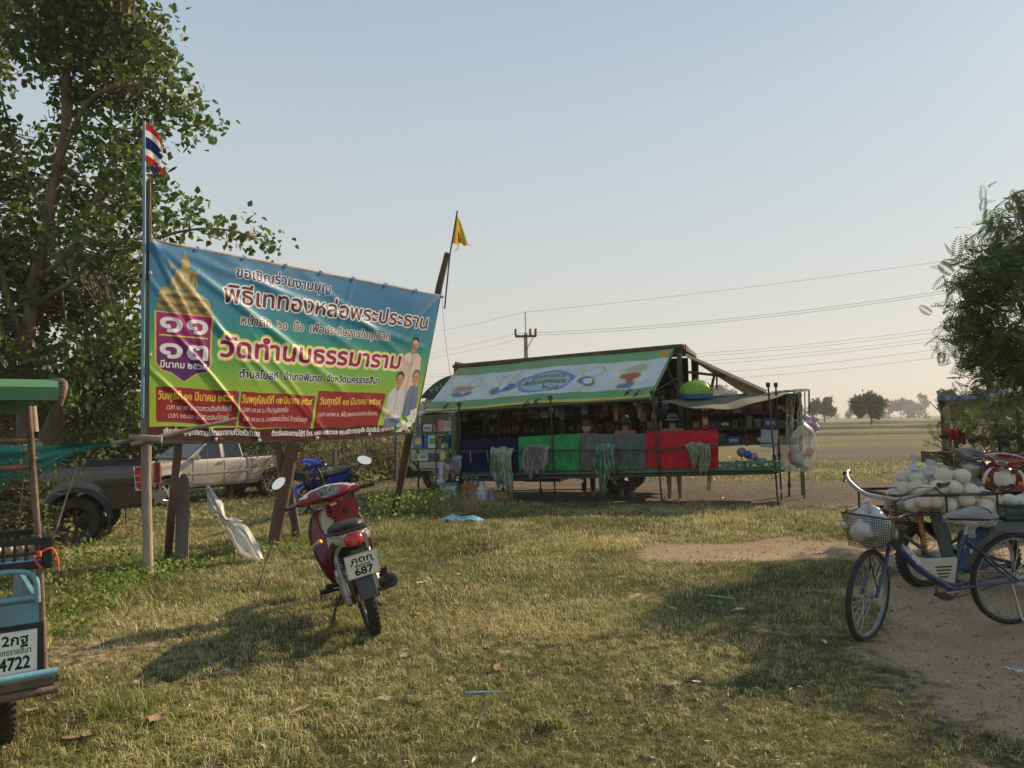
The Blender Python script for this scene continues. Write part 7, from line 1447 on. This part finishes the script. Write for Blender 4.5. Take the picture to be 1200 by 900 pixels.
m = MB(); a_, b_ = cp(1076, 598, .02), cp(1084, 640, .02); m.tube([a_, b_], .018, 8, mi=1); P = [a_.lerp(b_, i / 70) + Vector((math.cos(i * 1.0) * .026, math.sin(i * 1.0) * .026, 0)) for i in range(71)]; m.tube(P, .006, 4); m.build('spring', [mat('spring_red', (.40, .07, .03), rough=.4), mat('spring_yellow', (.5, .35, .06), rough=.5)], CTR)
m = MB(); m.loft([[cp(x, y, d) for x, y, d in ((1088, 600, .0), (1100, 600, -.05), (1102, 600, .12), (1090, 600, .12))], [cp(x, y, d) for x, y, d in ((1094, 622, .0), (1112, 620, -.05), (1113, 620, .12), (1096, 622, .12))], [cp(x, y, d) for x, y, d in ((1104, 656, .02), (1120, 658, -.03), (1120, 658, .12), (1106, 656, .12))]]); m.build('leg_shield', cgry, CTR, bevel=.01)
m = MB(); m.loft([[cp(1062, 607, .06), cp(1068, 596, .0), cp(1085, 590, .0), cp(1078, 600, .12)], [cp(1066, 612, .08), cp(1070, 606, .02), cp(1082, 604, .02), cp(1080, 610, .12)]]); m.build('front_fender', white_pl, CTR)
# front tray of black tube
TX0, TX1, TY0, TY1 = -.52, .33, -.30, .38; tz0, tz1 = cp(1100, 598).z, cp(1100, 576).z
def tray(x0, x1, y0, y1, z0, z1, nm='tray'):
    for z in (z0, z1): m = MB(); m.tube([(x0, y0, z), (x1, y0, z), (x1, y1, z), (x0, y1, z), (x0, y0, z)], .014 if z == z1 else .011, 7, caps=False); m.build(nm + '_rail', tk, CTR)
    for x, y in ((x0, y0), (x1, y0), (x1, y1), (x0, y1), ((x0 + x1) / 2, y0), ((x0 + x1) / 2, y1)): ct(nm + '_post', [(x, y, z0), (x, y, z1)], .009, n=6)
    for i in range(9): x = x0 + (x1 - x0) * i / 8; ct(nm + '_slat', [(x, y0, z0), (x, y1, z0)], .008, n=5)
tray(TX0, TX1, TY0, TY1, tz0, tz1)
ct('tray_strut', [(TX0 + .08, TY0, tz0), cp(1078, 628, .0)], .012); ct('tray_strut', [(TX1 - .05, TY0, tz0), cp(1110, 640, .0)], .012); ct('main_tube', [cp(1050, 612, .1), cp(1080, 615, .1), cp(1135, 660, .1), cp(1200, 665, .1)], .022); ct('side_tube', [cp(1045, 616, .0), cp(1090, 650, -.02), cp(1130, 672, .0)], .016, cgry)
m = MB(); m.loft([[cp(1122, 622, d) for d in (-.05, .25)] + [cp(1122, 668, d) for d in (.25, -.05)], [cp(1160, 618, d) for d in (-.05, .25)] + [cp(1158, 668, d) for d in (.25, -.05)]]); m.build('engine_box', cblue, CTR, bevel=.015)
m = MB(); m.ball(cp(1128, 640, -.06), (.03, .006, .03), 10, 6); m.ball(cp(1140, 646, -.06), (.03, .006, .03), 10, 6); m.build('box_badge', white_pl, CTR)
m = MB(); m.box((cp(1190, 612).x, -.30, cp(1190, 612).z), (.80, .05, .10)); m.build('side_board', cgry, CTR, bevel=.01)
tray(cp(1150, 600).x, cp(1260, 600).x, -.34, .70, cp(1180, 602).z, cp(1180, 588).z, 'cargo_tray')
m = MB(); m.box(((cp(1150, 600).x + cp(1260, 600).x) / 2, .18, cp(1180, 602).z - .01), (.80, 1.0, .02)); m.build('cargo_floor', tk, CTR)
for dy in (-.32, .68): w_ = spoked_wheel(CTR, cp(1215, 668, 0) + Vector((0, dy, 0)), .30, .08, nsp=24)
ct('axle', [cp(1215, 668, 0) + Vector((0, -.3, 0)), cp(1215, 668, 0) + Vector((0, .66, 0))], .018)
ct('handle', smooth_path([cp(1092, 575, .5), cp(1110, 566, .45), cp(1150, 566, .30), cp(1165, 575, .2)]), .012)
# melons
mel = [mat('melon_cream', (.58, .50, .36), rough=.5, var=.10, scale=4, bump=.08, bscale=30), mat('melon_white', (.64, .57, .44), rough=.5, var=.08, scale=4, bump=.08, bscale=30)]
mm_ = MB(); mm_.ball((0, 0, 0), (1, 1, .9), 16, 12); mm_.lathe([(.02, .93), (.05, .92), (.06, .885), (.10, .86)], 8); MM = [mm_.mesh('melon', k) for k in mel]
gq = random.Random(17); placed = []; base = Vector((c0.x, YC, 0))
def melon(p, r, where, grp): o = share('melon', gq.choice(MM), None, p, (gq.uniform(-.6, .6), gq.uniform(-.6, .6), gq.uniform(0, 6)), (r, r, r * gq.uniform(.9, 1.0))); return tag(o, 'pale round melon ' + where, 'melon', grp)
rows = [(tz0 + .075, 5, 5, 0), (tz0 + .19, 4, 4, .05), (tz0 + .29, 3, 3, .09)]
for z, nx_, ny_, off in rows:
    for i in range(nx_):
        for j in range(ny_):
            x = TX0 + .28 + off + (TX1 - TX0 - .36 - 2 * off) * (i + gq.uniform(-.32, .32)) / max(1, nx_ - 1); y = TY0 + .08 + off + (TY1 - TY0 - .16 - 2 * off) * (j + gq.uniform(-.12, .12)) / max(1, ny_ - 1)
            if z > tz0 + .25 and i == 0 and j == 0: continue
            melon(base + Vector((x, y, z + gq.uniform(-.035, .035))), gq.uniform(.062, .078), '%s in the %s row of the %s layer' % (('leftmost', 'second from left', 'third from left', 'fourth from left', 'rightmost')[i if i < nx_ - 1 else 4], ('front', 'second', 'third', 'fourth', 'back')[j], {0: 'bottom', .05: 'middle', .09: 'top'}[off]), 'melons heaped on the front tray')
for i in range(9): melon(base + cp(1135 + gq.uniform(0, 12), 0) * 0 + Vector((TX1 + gq.uniform(-.02, .14), gq.uniform(-.1, .3), tz0 + .10 + gq.uniform(-.02, .05))), .065, 'loose at the right end of the front tray', 'loose melons beside the heap')
for i in range(12): p = Vector((cp(1186, 590).x + (i % 4) * .12, -.22 + (i // 4) * .13, cp(1186, 590).z + .02 + .06 * (i in (1, 5, 6)))); melon(base + p, .066, 'in the %s row of the rear tray, %s from left' % (('front', 'middle', 'back')[i // 4], ('first', 'second', 'third', 'fourth')[i % 4]), 'melons in the rear tray')
for i in range(4): p = cp(1160 + i * 7, 623 - 5 * (i % 2), .05); melon(base + p, .055, 'hanging low under the grey side board', 'melons under the side board')
film = mat('melon_film', (.80, .80, .80), rough=.2, alpha=.09, bump=.4, bscale=30)
def film_bag(c, rx, ry, rz, seed, label): return crumple('melon_bag', c, rx, ry, rz, film, label, 'bag', seed, .05)
film_bag(base + Vector((.02, .03, tz0 + .17)), .36, .36, .22, 5, 'clear plastic film bag wrapped over the main heap of melons'); film_bag(base + Vector((-.22, .05, tz0 + .20)), .16, .24, .18, 7, 'clear bag tied over the left end of the melon heap')
for k, (px, py) in enumerate(((1070, 541), (1088, 546), (1102, 552))):
    p = D(px, py, YC + .05); m = MB(); m.tube([p + Vector((0, 0, -.07)), p + Vector((0, 0, -.03)), p + Vector((.01, 0, .0)), p + Vector((.03, .01, .04))], [.07, .03, .014, .05], 9); tag(m.build('bag_knot', bag_white), ('tied white bag top on the melon heap, ' + ['leftmost', 'middle', 'rightmost'][k]), 'bag top', 'tied bag tops on the melons')

# ================================================================== blue cart at the left edge
ce = Vector((.80, .60, 0)); cn = Vector((-.60, .80, 0)); CO = G(56, 0) if False else Vector((-2.18, 3.66, 0)); cyaw = math.atan2(.60, .80)
LT = thing('passenger_tricycle', 'blue motor cart with a green canopy cut off by the left edge', 'tricycle', CO, cyaw)
sky_b = mat('cart_skyblue', (.16, .36, .45), rough=.45, var=.18, scale=4, bump=.08, dirt=.55, coat=.2); teal_b = mat('cart_teal', (.05, .30, .33), rough=.45, var=.15, dirt=.4); rustp = mat('rust_pipe', (.17, .11, .08), rough=.8, metal=.2, var=.5, scale=9, bump=.3)
def lp(px, py, k=0.0):     # local point on the plane k behind the cart's rear panel
    p = VP(px, py, CO + cn * k, ce) - CO; return Vector((p.dot(ce), k, p.z))
def lt(nm, pts, r, mm, n=9, par=None): m = MB(); m.tube([Vector(p) for p in pts], r, n); return m.build(nm, mm, par or LT)
a_, b_ = lp(33, 476), lp(53, 800)
lt('corner_post', [b_, lp(46, 650), a_], .015, rustp); lt('corner_post', [(b_.x - 1.15, 0, b_.z), (a_.x - 1.2, 0, a_.z)], .021, rustp); lt('corner_post', [(b_.x - 1.15, 1.3, b_.z), (a_.x - 1.2, 1.3, a_.z)], .021, rustp)
lt('upper_post', [lp(37, 476, .03), lp(40, 506, .03)], .02, bamboo)
for py in (516, 547): q1 = lp(34, py); lt('cross_rail', [q1, q1 + Vector((-1.1, 0, .0))], .017, rustp)
# canopy: rounded sheet roof with a rolled right rim
rz = lp(60, 449).z; rx = lp(66, 460).x; m = MB(); prof = [(0, .01), (.0, .07), (.04, .10), (.5, .135), (.95, .135), (1.40, .10), (1.45, .06), (1.45, -.02), (1.43, -.02), (1.42, .05), (1.38, .085), (.95, .115), (.5, .115), (.05, .085), (.015, .06), (.012, .01)]
m.loft([[Vector((x, k - .12, rz - .095 + z)) for k, z in prof] for x in (rx - 1.6, rx)]); m.build('canopy', mat('canopy_green', (.075, .21, .09), rough=.5, var=.18, scale=3, bump=.1, dirt=.3), LT)
lt('canopy_rim', smooth_path([(rx + .0, -.12, rz - .11), (rx + .025, -.12, rz - .02), (rx + .02, -.06, rz + .01), (rx + .02, .5, rz + .04), (rx + .02, 1.3, rz + .0)]), .014, rustp)
for x in (rx - .08, rx - .7): lt('canopy_bow', [(x, -.08, rz - .04), (x, .6, rz), (x, 1.3, rz - .04)], .014, rustp)
# rear panel, plate and bumper
z0, z1 = lp(50, 782).z, lp(50, 703).z; xr_ = lp(52, 750).x - .015
m = MB(); m.box((xr_ - .58, .01, (z0 + z1) / 2), (1.16, .022, z1 - z0)); PN = m.build('rear_panel', teal_b, LT, bevel=.004)
m = MB(); m.box((xr_ - .58, -.004, z1 - .055), (1.15, .006, .10)); m.build('panel_band', sky_b, PN); m = MB(); m.box((xr_ - .58, -.004, z0 + .02), (1.15, .006, .05)); m.build('panel_band', sky_b, PN)
cP = Canvas(330, 300, (.88, .89, .87)); cP.rect(.03, .03, .97, .97, (.93, .93, .91)); k_ = (.04, .04, .04); cP.text('๒กฐ' if False else '2กฐ', .22, .68, .80, .19, k_, bold=3); cP.text('นครราชสีมา', .12, .46, .86, .11, k_, bold=1); cP.text('4722', .16, .10, .84, .24, k_, bold=4)
pw, ph_ = .175, .19; pc = Vector((lp(43, 760).x - pw / 2, -.014, lp(22, 763).z))
m = MB(); m.grid(lambda u, v: pc + Vector(((u - .5) * pw, -.006, (v - .5) * ph_)), 2, 2, uv=True); o = m.build('number_plate', mat('plate_left', (.95, .95, .93), rough=.4, var=.04, image=cP.image('plate_left')), LT)
m = MB(); m.box(pc + Vector((0, .002, 0)), (pw + .05, .012, ph_ + .05)); m.build('plate_frame', blk_pl, o)
m = MB(); m.box((xr_ - .55, -.04, z0 - .045), (1.24, .09, .07)); m.build('bumper', mat('bumper_rust', (.12, .075, .045), rough=.7, var=.5, scale=9, bump=.3, col2=(.20, .14, .10)), LT, bevel=.02)
lt('bumper_pipe', [(xr_ + .06, -.09, z0 - .005), (xr_ - 1.2, -.09, z0 - .005)], .018, sky_b); lt('bumper_pipe', [(xr_ + .06, -.09, z0 - .085), (xr_ - 1.2, -.09, z0 - .085)], .018, rustp)
for py in (657, 699): q1 = lp(48, py); lt('top_rail', [q1, q1 + Vector((-1.1, 0, 0))], .017, sky_b)
q1, q2 = lp(44, 705), lp(8, 700); top = lp(26, 668).z
lt('seat_hoop', smooth_path([(q1.x, -.01, q1.z), (q1.x - .005, -.01, top - .03), (q1.x - .07, -.01, top), (q1.x - .20, -.01, top), (q1.x - .26, -.01, top - .03), (q1.x - .265, -.01, q1.z)], 3), .014, sky_b); lt('seat_hoop', smooth_path([(q1.x - .32, -.01, q1.z), (q1.x - .325, -.01, top - .03), (q1.x - .39, -.01, top), (q1.x - .6, -.01, top)], 3), .014, sky_b)
m = MB(); m.box((xr_ - .55, .65, z0 + .02), (1.1, 1.25, .04)); m.build('cart_floor', rustp, LT); m = MB(); m.box((xr_ - .01, .65, (z0 + z1) / 2), (.02, 1.25, (z1 - z0))); m.build('side_panel', sky_b, LT)
for x in (xr_ - .10, xr_ - 1.05): w_ = spoked_wheel(LT, (x - .02, .12 + .25, .27), .27, .09, rot=(0, PI / 2, 0), nsp=18)
m = MB(); m.box((xr_ - .35, -.02, z1 - .02), (.05, .02, .07)); m.build('tail_lamp', tail_red, LT)
cz_ = lp(30, 668).z; m = crate_mb(.62, .42, .145, 14); o = m.build('egg_crate', blk_pl, None, CO + ce * (lp(56, 650).x - .31) + cn * .20 + Vector((0, 0, cz_)), (0, 0, cyaw)); tag(o, 'black slotted crate of eggs riding on the back of the blue cart', 'crate')
m = MB(); m.ball((0, 0, 0), (.021, .021, .027), 10, 8); eg = m.mesh('egg', mat('egg', (.62, .52, .40), rough=.5, var=.05, bump=0)); k_ = 0
for i in range(12):
    for j in range(3):
        for l in range(2): o = share('egg', eg, None, CO + ce * (lp(56, 650).x - .58 + i * .048) + cn * (.035 + j * .05) + Vector((0, 0, cz_ + .045 + .05 * l))); tag(o, 'pale egg in the black crate on the blue cart, %s layer' % ('upper' if l else 'lower'), 'egg', 'eggs in the black crate')
rb = mat('ribbon_orange', (.70, .12, .06), rough=.6, bump=0, trans=.2); m = MB(); p0 = CO + ce * lp(45, 648).x + Vector((0, 0, lp(45, 648).z)) - cn * .03
m.tube(smooth_path([p0, p0 + ce * .05 + Vector((0, 0, .03)), p0 + ce * .075 + Vector((0, 0, -.02)), p0 + ce * .08 + Vector((0, 0, -.09))]), .005, 5); m.tube(smooth_path([p0, p0 - ce * .02 + Vector((0, 0, -.03)), p0 + ce * .015 + Vector((0, 0, -.07))]), .005, 5); m.tube([p0 + Vector((0, 0, .012)), p0 + Vector((0, 0, -.012))], .012, 7); tag(m.build('orange_ribbon', rb), 'orange plastic ribbon tied round the corner post of the blue cart', 'ribbon')

# ================================================================== shed, box and cloth at the right
SH = thing('blue_roof_shed', 'open shed with a blue and white striped metal roof edge behind the bush', 'shed', D(1180, 470, 14)); so = -SH.location; so.z = -SH.location.z
a_, b_ = D(1098, 467, 13.4), D(1290, 457, 14.2); dv = (b_ - a_).normalized(); bk = Vector((.56, .83, -.16)) * 2.4
m = MB(); n_ = 60; rings = [[a_.lerp(b_, i / n_) + so + Vector((0, 0, .02 * (i % 2))) + d for d in (Vector((0, 0, -.05)), Vector((0, 0, .03)), bk + Vector((0, 0, .03)), bk + Vector((0, 0, -.05)))] for i in range(n_ + 1)]; m.loft(rings); m.build('roof', mat('roof_blue', (.04, .16, .42), rough=.5, var=.5, scale=2.5, stretch=(4, 1, 1), bump=0, col2=(.35, .45, .55)), SH)
for f, w2 in ((.05, .0), (.5, .0), (.95, .0), (.05, 1.), (.95, 1.)): q = a_.lerp(b_, f) + so + bk * w2; m = MB(); m.tube([(q.x, q.y + .1, so.z), (q.x, q.y + .1, q.z)], .045, 7); m.build('post', wood_dark, SH)
o = thing('brown_box', 'dark brown box on short legs beyond the melon heap', 'box', D(1098, 535, 11.8)); m = MB(); m.box((0, 0, 0), (.36, .25, .17)); m.box((0, -.128, .01), (.22, .006, .05)); m.build('box_body', mat('box_brown', (.13, .09, .07), rough=.8, var=.2), o, bevel=.01)
for x in (-.14, .14): m = MB(); m.bar((x, 0, -.08), (x, 0, -o.location.z), .03); m.build('leg', wood_dark, o)
P0 = D(1108, 478, 11.9); pole('timber_post', [Vector((P0.x + .1, 11.9, 0)), Vector((P0.x + .05, 11.9, .6)), P0], [.045, .04], bamboo, None); tag([x for x in bpy.data.objects if x.name.startswith('timber_post')][0], 'weathered thin timber post standing left of the roadside bush', 'post')
m = MB(); m.grid(lambda u, v: D(1108 + 24 * u, 500 + 14 * (1 - v) + 6 * u + 2 * math.sin(u * 9), 11.3 + .1 * math.sin(u * 7 + v * 3)), 12, 8); tag(m.build('red_cloth', mat('cloth_darkred', (.25, .03, .03), rough=.85, trans=.2)), 'dark red cloth caught in the twigs of the roadside bush', 'cloth')
# wire fence before the thicket
FN = thing('wire_fence', 'old post and wire fence running along the thicket', 'fence', GG(390, 556)); fx = FN.location.copy(); Pp = []
for i, px in enumerate((-40, 60, 150, 270, 390, 462, 540)):
    p = GG(px, np.interp(px, [-40, 540], [572, 552])); d_ = 21.3; p = Vector(((px - 600) / 900 * d_, d_, 0)); p.z = gz_at(p.x, p.y); Pp.append(p); m = MB(); m.tube([p - fx + Vector((0, 0, -.1)), p - fx + Vector((.03, 0, 1.25))], .055, 7); m.build('post', wood_grey, FN)
for z in (.5, .85, 1.15): m = MB(); m.tube([p - fx + Vector((0, -.05, z)) for p in Pp], .008, 4); m.build('wire', wm_, FN)

# ================================================================== plants and litter on the grass
def grass_clump(name, px, py, h, r, n, label, m_=None, seed=1, cat='grass clump', group=None, w_=.006, lean=.9):
    p = GG(px, py); tv, tf = tuft(n, h, r, w_, lean, seed); me = np_mesh(name, tv, tri(tf), m_ or clump_m, tint=np.repeat(np.random.default_rng(seed).random(n) ** 1.6, 5)); return tag(share(name, me, None, p), label, cat, group)
clump_m = mat('clump_blade', (.15, .22, .04), rough=.5, var=.2, scale=3, bump=0, trans=.35, tint=(.50, .44, .20), spec=.35)
for i, a in enumerate([(140, 838, .17, .15, 230, 'large coarse tuft of long pale grass near the lower left corner'), (196, 822, .10, .08, 60, 'smaller tuft of long grass right of the large lower left tuft'), (652, 852, .12, .07, 110, 'bright green grass tuft near the bottom centre'), (778, 848, .07, .08, 60, 'low grass tuft right of the bottom centre tuft'), (295, 806, .08, .05, 45, 'small upright grass tuft below the motorbike shadow'), (760, 790, .06, .08, 60, 'flat grass tuft below the centre right litter')]): grass_clump('grass_tuft', *a[:5], a[5], seed=60 + i)
# broad weeds and dry stalks round the banner posts and the verge
def weeds(name, spots, h, label, m_, seed, leaf=.045, kind='stuff'):
    g = np.random.default_rng(seed); P = []
    for px, py, r, n in spots:
        c = GG(px, py); q = g.normal(0, r, (n, 2)); hh = g.random(n) * h; P.append(np.stack([c.x + q[:, 0], c.y + q[:, 1], c.z + hh], -1))
    P = np.concatenate(P); n = len(P); V, F = scatter(LEAF[0], LEAF[1], P, rots(n, .8, rng=g), leaf * g.uniform(.5, 1.4, n)); return tag(share(name, np_mesh(name, V, F, m_, tint=np.repeat(g.random(n), len(LEAF[0])))), label, 'weeds', kind=kind)
weed_m = mat('weed_leaf', (.12, .20, .03), rough=.5, var=.3, scale=2, bump=0, trans=.4, tint=(.25, .30, .08), spec=.3)
weeds('post_weeds', [(470, 606, .30, 500), (500, 602, .3, 350), (520, 596, .3, 220), (450, 612, .2, 150)], .42, 'light green weeds round the foot of the right banner post', weed_m, 71, .05)
weeds('verge_weeds', [(330, 650, .25, 220), (300, 645, .25, 160), (200, 668, .2, 220), (160, 680, .22, 300), (120, 690, .3, 500), (100, 660, .3, 500), (130, 640, .3, 260), (90, 720, .2, 300), (75, 745, .15, 160), (360, 640, .3, 160), (230, 655, .3, 160)], .14, 'low broad leaved weeds along the foot of the banner frame', weed_m, 72, .04)
def stalks(name, x0, x1, y0, y1, n, h, seed, label):
    g = np.random.default_rng(seed); P = []
    for _ in range(n): c = GG(g.uniform(x0, x1), g.uniform(y0, y1)); P.append(tuple(c))
    tv, tf = tuft(7, 1, .12, .022, .5, seed); V, F = scatter(tv, tri(tf), np.array(P), rots(n, .12, rng=g), h * g.uniform(.5, 1.2, n)); return tag(share(name, np_mesh(name, V, F, straw, tint=np.repeat(g.random(n), len(tv)))), label, 'dry grass', kind='stuff')
stalks('dry_stalks', 470, 560, 588, 604, 90, .38, 81, 'pale dry grass stalks before the left end of the stall'); stalks('dry_stalks', 180, 480, 596, 640, 240, .20, 82, 'thin dry grass stalks between the banner props'); stalks('dry_stalks', 0, 200, 640, 700, 120, .16, 83, 'dry grass stalks at the foot of the scrub bush')
stalks('seed_stalks', 60, 560, 640, 790, 420, .085, 85, 'short pale seed stalks standing in the lawn on the left'); stalks('seed_stalks', 400, 860, 640, 880, 330, .06, 86, 'short pale seed stalks standing in the lawn on the right'); stalks('dry_stalks', 560, 920, 594, 602, 150, .13, 84, 'ragged dry grass fringe along the front of the gravel yard')
# dry leaves and scraps
dl = [mat('dry_leaf_tan', (.48, .36, .24), rough=.8, var=.25, scale=30, bump=.3, trans=.15), mat('dry_leaf_brown', (.30, .19, .12), rough=.85, var=.3, scale=30, bump=.3), mat('scrap_white', (.66, .65, .62), rough=.6, var=.1, bump=.2)]
def curl(seed, paper=False):
    g = random.Random(seed); a, b_, c = g.uniform(.1, .35), g.uniform(-.15, .15), g.uniform(0, 6); m = MB()
    def fn(u, v):
        x = (u - .5); y = (v - .5); w_ = (1 if paper else math.sin(PI * min(.99, max(.02, u))) ** .7 * (.9 + .1 * math.sin(u * 17 + c))); return Vector((x, y * w_ * .62, .06 + a * y * y * 1.2 + b_ * x * x + .05 * math.sin(u * 7 + c) * (v - .3) + (.06 * math.sin(u * 13 + v * 9) if paper else 0)))
    m.grid(fn, 8, 5); return m
LM = [[curl(s).mesh('dry_leaf', q) for s in range(3)] for q in dl[:2]]; PM = [curl(20 + s, True).mesh('paper_scrap', dl[2]) for s in range(3)]
leaves = [(352, 838, .13, 'large tan dry leaf with upturned edge right of the lower left grass tuft', 0), (383, 815, .08, 'tan dry leaf above the large curled one', 0), (92, 872, .14, 'brown leaf cluster near the bottom left corner', 1), (105, 868, .10, 'narrow brown leaf beside the bottom left cluster', 1), (38, 836, .09, 'flat tan leaf beside the cart wheel', 0), (182, 848, .12, 'brown leaf on the right of the lower left grass tuft', 1), (256, 793, .09, 'tan leaf at the lower edge of the motorbike shadow', 0), (276, 836, .05, 'small pale leaf left of the large tan leaf', 0), (306, 777, .08, 'pale leaf in the motorbike shadow', 0), (474, 772, .08, 'tan curled leaf below the foreground motorbike', 0), (530, 800, .07, 'dark rimmed oval leaf above the blue straw', 1), (454, 824, .10, 'forked tan leaf left of the blue straw', 0), (493, 826, .08, 'flat brown leaf left of the blue straw', 1), (490, 722, .08, 'pale brown leaf right of the motorbike wheel', 0), (584, 787, .10, 'dark twiggy leaf in the middle foreground', 1), (792, 806, .09, 'long pale leaf in the right middle foreground', 0), (687, 664, .05, 'brown leaf on the grass before the stall', 1), (727, 678, .06, 'pale leaf on the grass before the stall', 0), (896, 708, .06, 'tan leaf left of the bicycle wheel', 0), (160, 803, .06, 'pale egg like leaf under the lower shadow edge', 0), (112, 672, .07, 'pinkish leaf below the scrub bush', 0), (166, 697, .06, 'tan leaf near the pale banner post', 0), (334, 668, .07, 'tan leaf by the thin stick', 0), (770, 702, .05, 'brown leaf on the open grass', 1), (440, 665, .05, 'brown leaf right of the motorbike', 1), (650, 712, .05, 'tan speckled leaf in the centre of the grass', 0)]
for i, (px, py, s_, lb, k_) in enumerate(leaves): p = GG(px, py); p.z += .015; tag(share('dry_leaf', LM[k_][i % 3], None, p, (gq.uniform(-.25, .25), gq.uniform(-.25, .25), gq.uniform(0, 6)), (s_ * 1.1, s_ * 1.1, s_ * .9)), lb, 'leaf', 'dry leaves scattered on the grass')
scraps = [(495, 686, .10, 'crumpled white paper right of the foreground motorbike'), (537, 675, .05, 'small white scrap on the grass right of the motorbike'), (730, 679, .06, 'white scrap on the grass centre right'), (657, 655, .04, 'tiny white scrap below the stall'), (693, 666, .05, 'white scrap before the stall beside a brown leaf'), (789, 716, .05, 'white scrap left of the green strip'), (845, 755, .05, 'white scrap at the edge of the right shadow'), (816, 803, .05, 'pale scrap in the right shadow'), (965, 756, .09, 'torn white scrap in front of the bicycle wheel'), (968, 708, .06, 'pale scrap just left of the bicycle wheel'), (1188, 790, .10, 'flat pale scrap on the sand at the right edge'), (824, 662, .08, 'white scrap at the near edge of the dirt strip'), (310, 880, .05, 'white scrap near the bottom left'), (212, 761, .05, 'white scrap inside the motorbike shadow'), (282, 684, .05, 'white and dark scrap by the thin stick'), (866, 718, .09, 'twisted white string on the grass left of the bicycle'), (1090, 664, .05, 'pale scrap on the dirt under the melon cart'), (848, 585, .10, 'white scrap in front of the right stall poles'), (937, 587, .12, 'white scrap on the gravel right of the stall poles'), (960, 650, .10, 'long pale scrap on the dirt strip'), (990, 650, .10, 'pale splinter on the dirt strip by the bicycle'), (556, 896, .05, 'white scrap at the bottom edge of the frame')]
for i, (px, py, s_, lb) in enumerate(scraps): p = GG(px, py); p.z += .018; tag(share('paper_scrap', PM[i % 3], None, p, (gq.uniform(-.2, .2), gq.uniform(-.2, .2), gq.uniform(0, 6)), (s_, s_ * gq.uniform(.4, .9), s_)), lb, 'scrap', 'pale scraps of litter')
a_, b_ = GG(545, 818), GG(588, 818); m = MB(); m.tube([a_ + Vector((0, 0, .03)), b_ + Vector((0, 0, .035))], .0035, 8); tag(m.build('drinking_straw', mat('straw_blue', (.25, .55, .80), rough=.35)), 'light blue drinking straw lying on the foreground grass', 'straw')
a_, b_ = GG(828, 702), GG(862, 706); m = MB(); m.bar(a_ + Vector((0, 0, .035)), b_ + Vector((0, 0, .03)), .018, .004); tag(m.build('green_strip', mat('strip_green', (.22, .50, .05), rough=.5)), 'bright green strip of leaf on the grass left of the bicycle', 'strip')
g = np.random.default_rng(15); n = 2600; y = 2.8 * (5.2) ** g.random(n); x = g.uniform(-.72, .72, n) * y; V, F = scatter(LEAF4[0] * (.5, 1, .8), LEAF4[1], np.stack([x, y, ground_z(x, y) + .012 + .02 * g.random(n)], -1), rots(n, .35, rng=g), .014 + .03 * g.random(n) ** 3)
tag(share('leaf_litter', np_mesh('leaf_litter', V, F, mat('litter', (.30, .21, .13), rough=.85, var=.3, scale=3, bump=0, tint=(.60, .53, .40)), tint=np.repeat(g.random(n), 4))), 'fine dry leaf litter sprinkled over the lawn', 'litter', kind='stuff')
# pebbles and clods on the bare ground
g = np.random.default_rng(5); n = 26000; y = 3 * (9.0) ** g.random(n); x = g.uniform(-.72, .72, n) * y; ok = g.random(n) < np.maximum(dirt_at(x, y) ** 2, dark_at(x, y)) * 1.0 + .015; x, y = x[ok], y[ok]; n = len(x)
ic = np.array([(1, 0, 0), (-1, 0, 0), (0, 1, 0), (0, -1, 0), (0, 0, .7), (0, 0, -.7)], float); fc = np.array([(0, 2, 4), (2, 1, 4), (1, 3, 4), (3, 0, 4), (2, 0, 5), (1, 2, 5), (3, 1, 5), (0, 3, 5)])
V, F = scatter(ic, fc, np.stack([x, y, ground_z(x, y) + .002], -1), rots(n, 1.0, rng=g), (.0025 + .007 * g.random(n) ** 4) * (1 + y * .10)); tag(share('pebbles', np_mesh('pebbles', V, F, mat('pebble', (.13, .10, .08), rough=.9, var=.3, scale=2, bump=0, tint=(.40, .33, .25)), tint=np.repeat(g.random(n) ** 2, 6))), 'small stones and clods strewn over the bare earth', 'pebbles', kind='stuff')
# ================================================================== dusty air
hz0, hz1 = (-700, -40, -1.6), (900, 720, 14.5); m = MB(); m.box([(a + b_) / 2 for a, b_ in zip(hz0, hz1)], [b_ - a for a, b_ in zip(hz0, hz1)])
hm = bpy.data.materials.new('haze'); hm.use_nodes = True; hn = hm.node_tree; hn.nodes.remove(hn.nodes['Principled BSDF']); pv = hn.nodes.new('ShaderNodeVolumePrincipled')
pv.inputs['Color'].default_value = (.86, .85, .84, 1); pv.inputs['Density'].default_value = .0007; pv.inputs['Anisotropy'].default_value = .1
hn.links.new(pv.outputs[0], hn.nodes['Material Output'].inputs['Volume']); tag(m.build('haze', hm, smooth=False), kind='stuff')
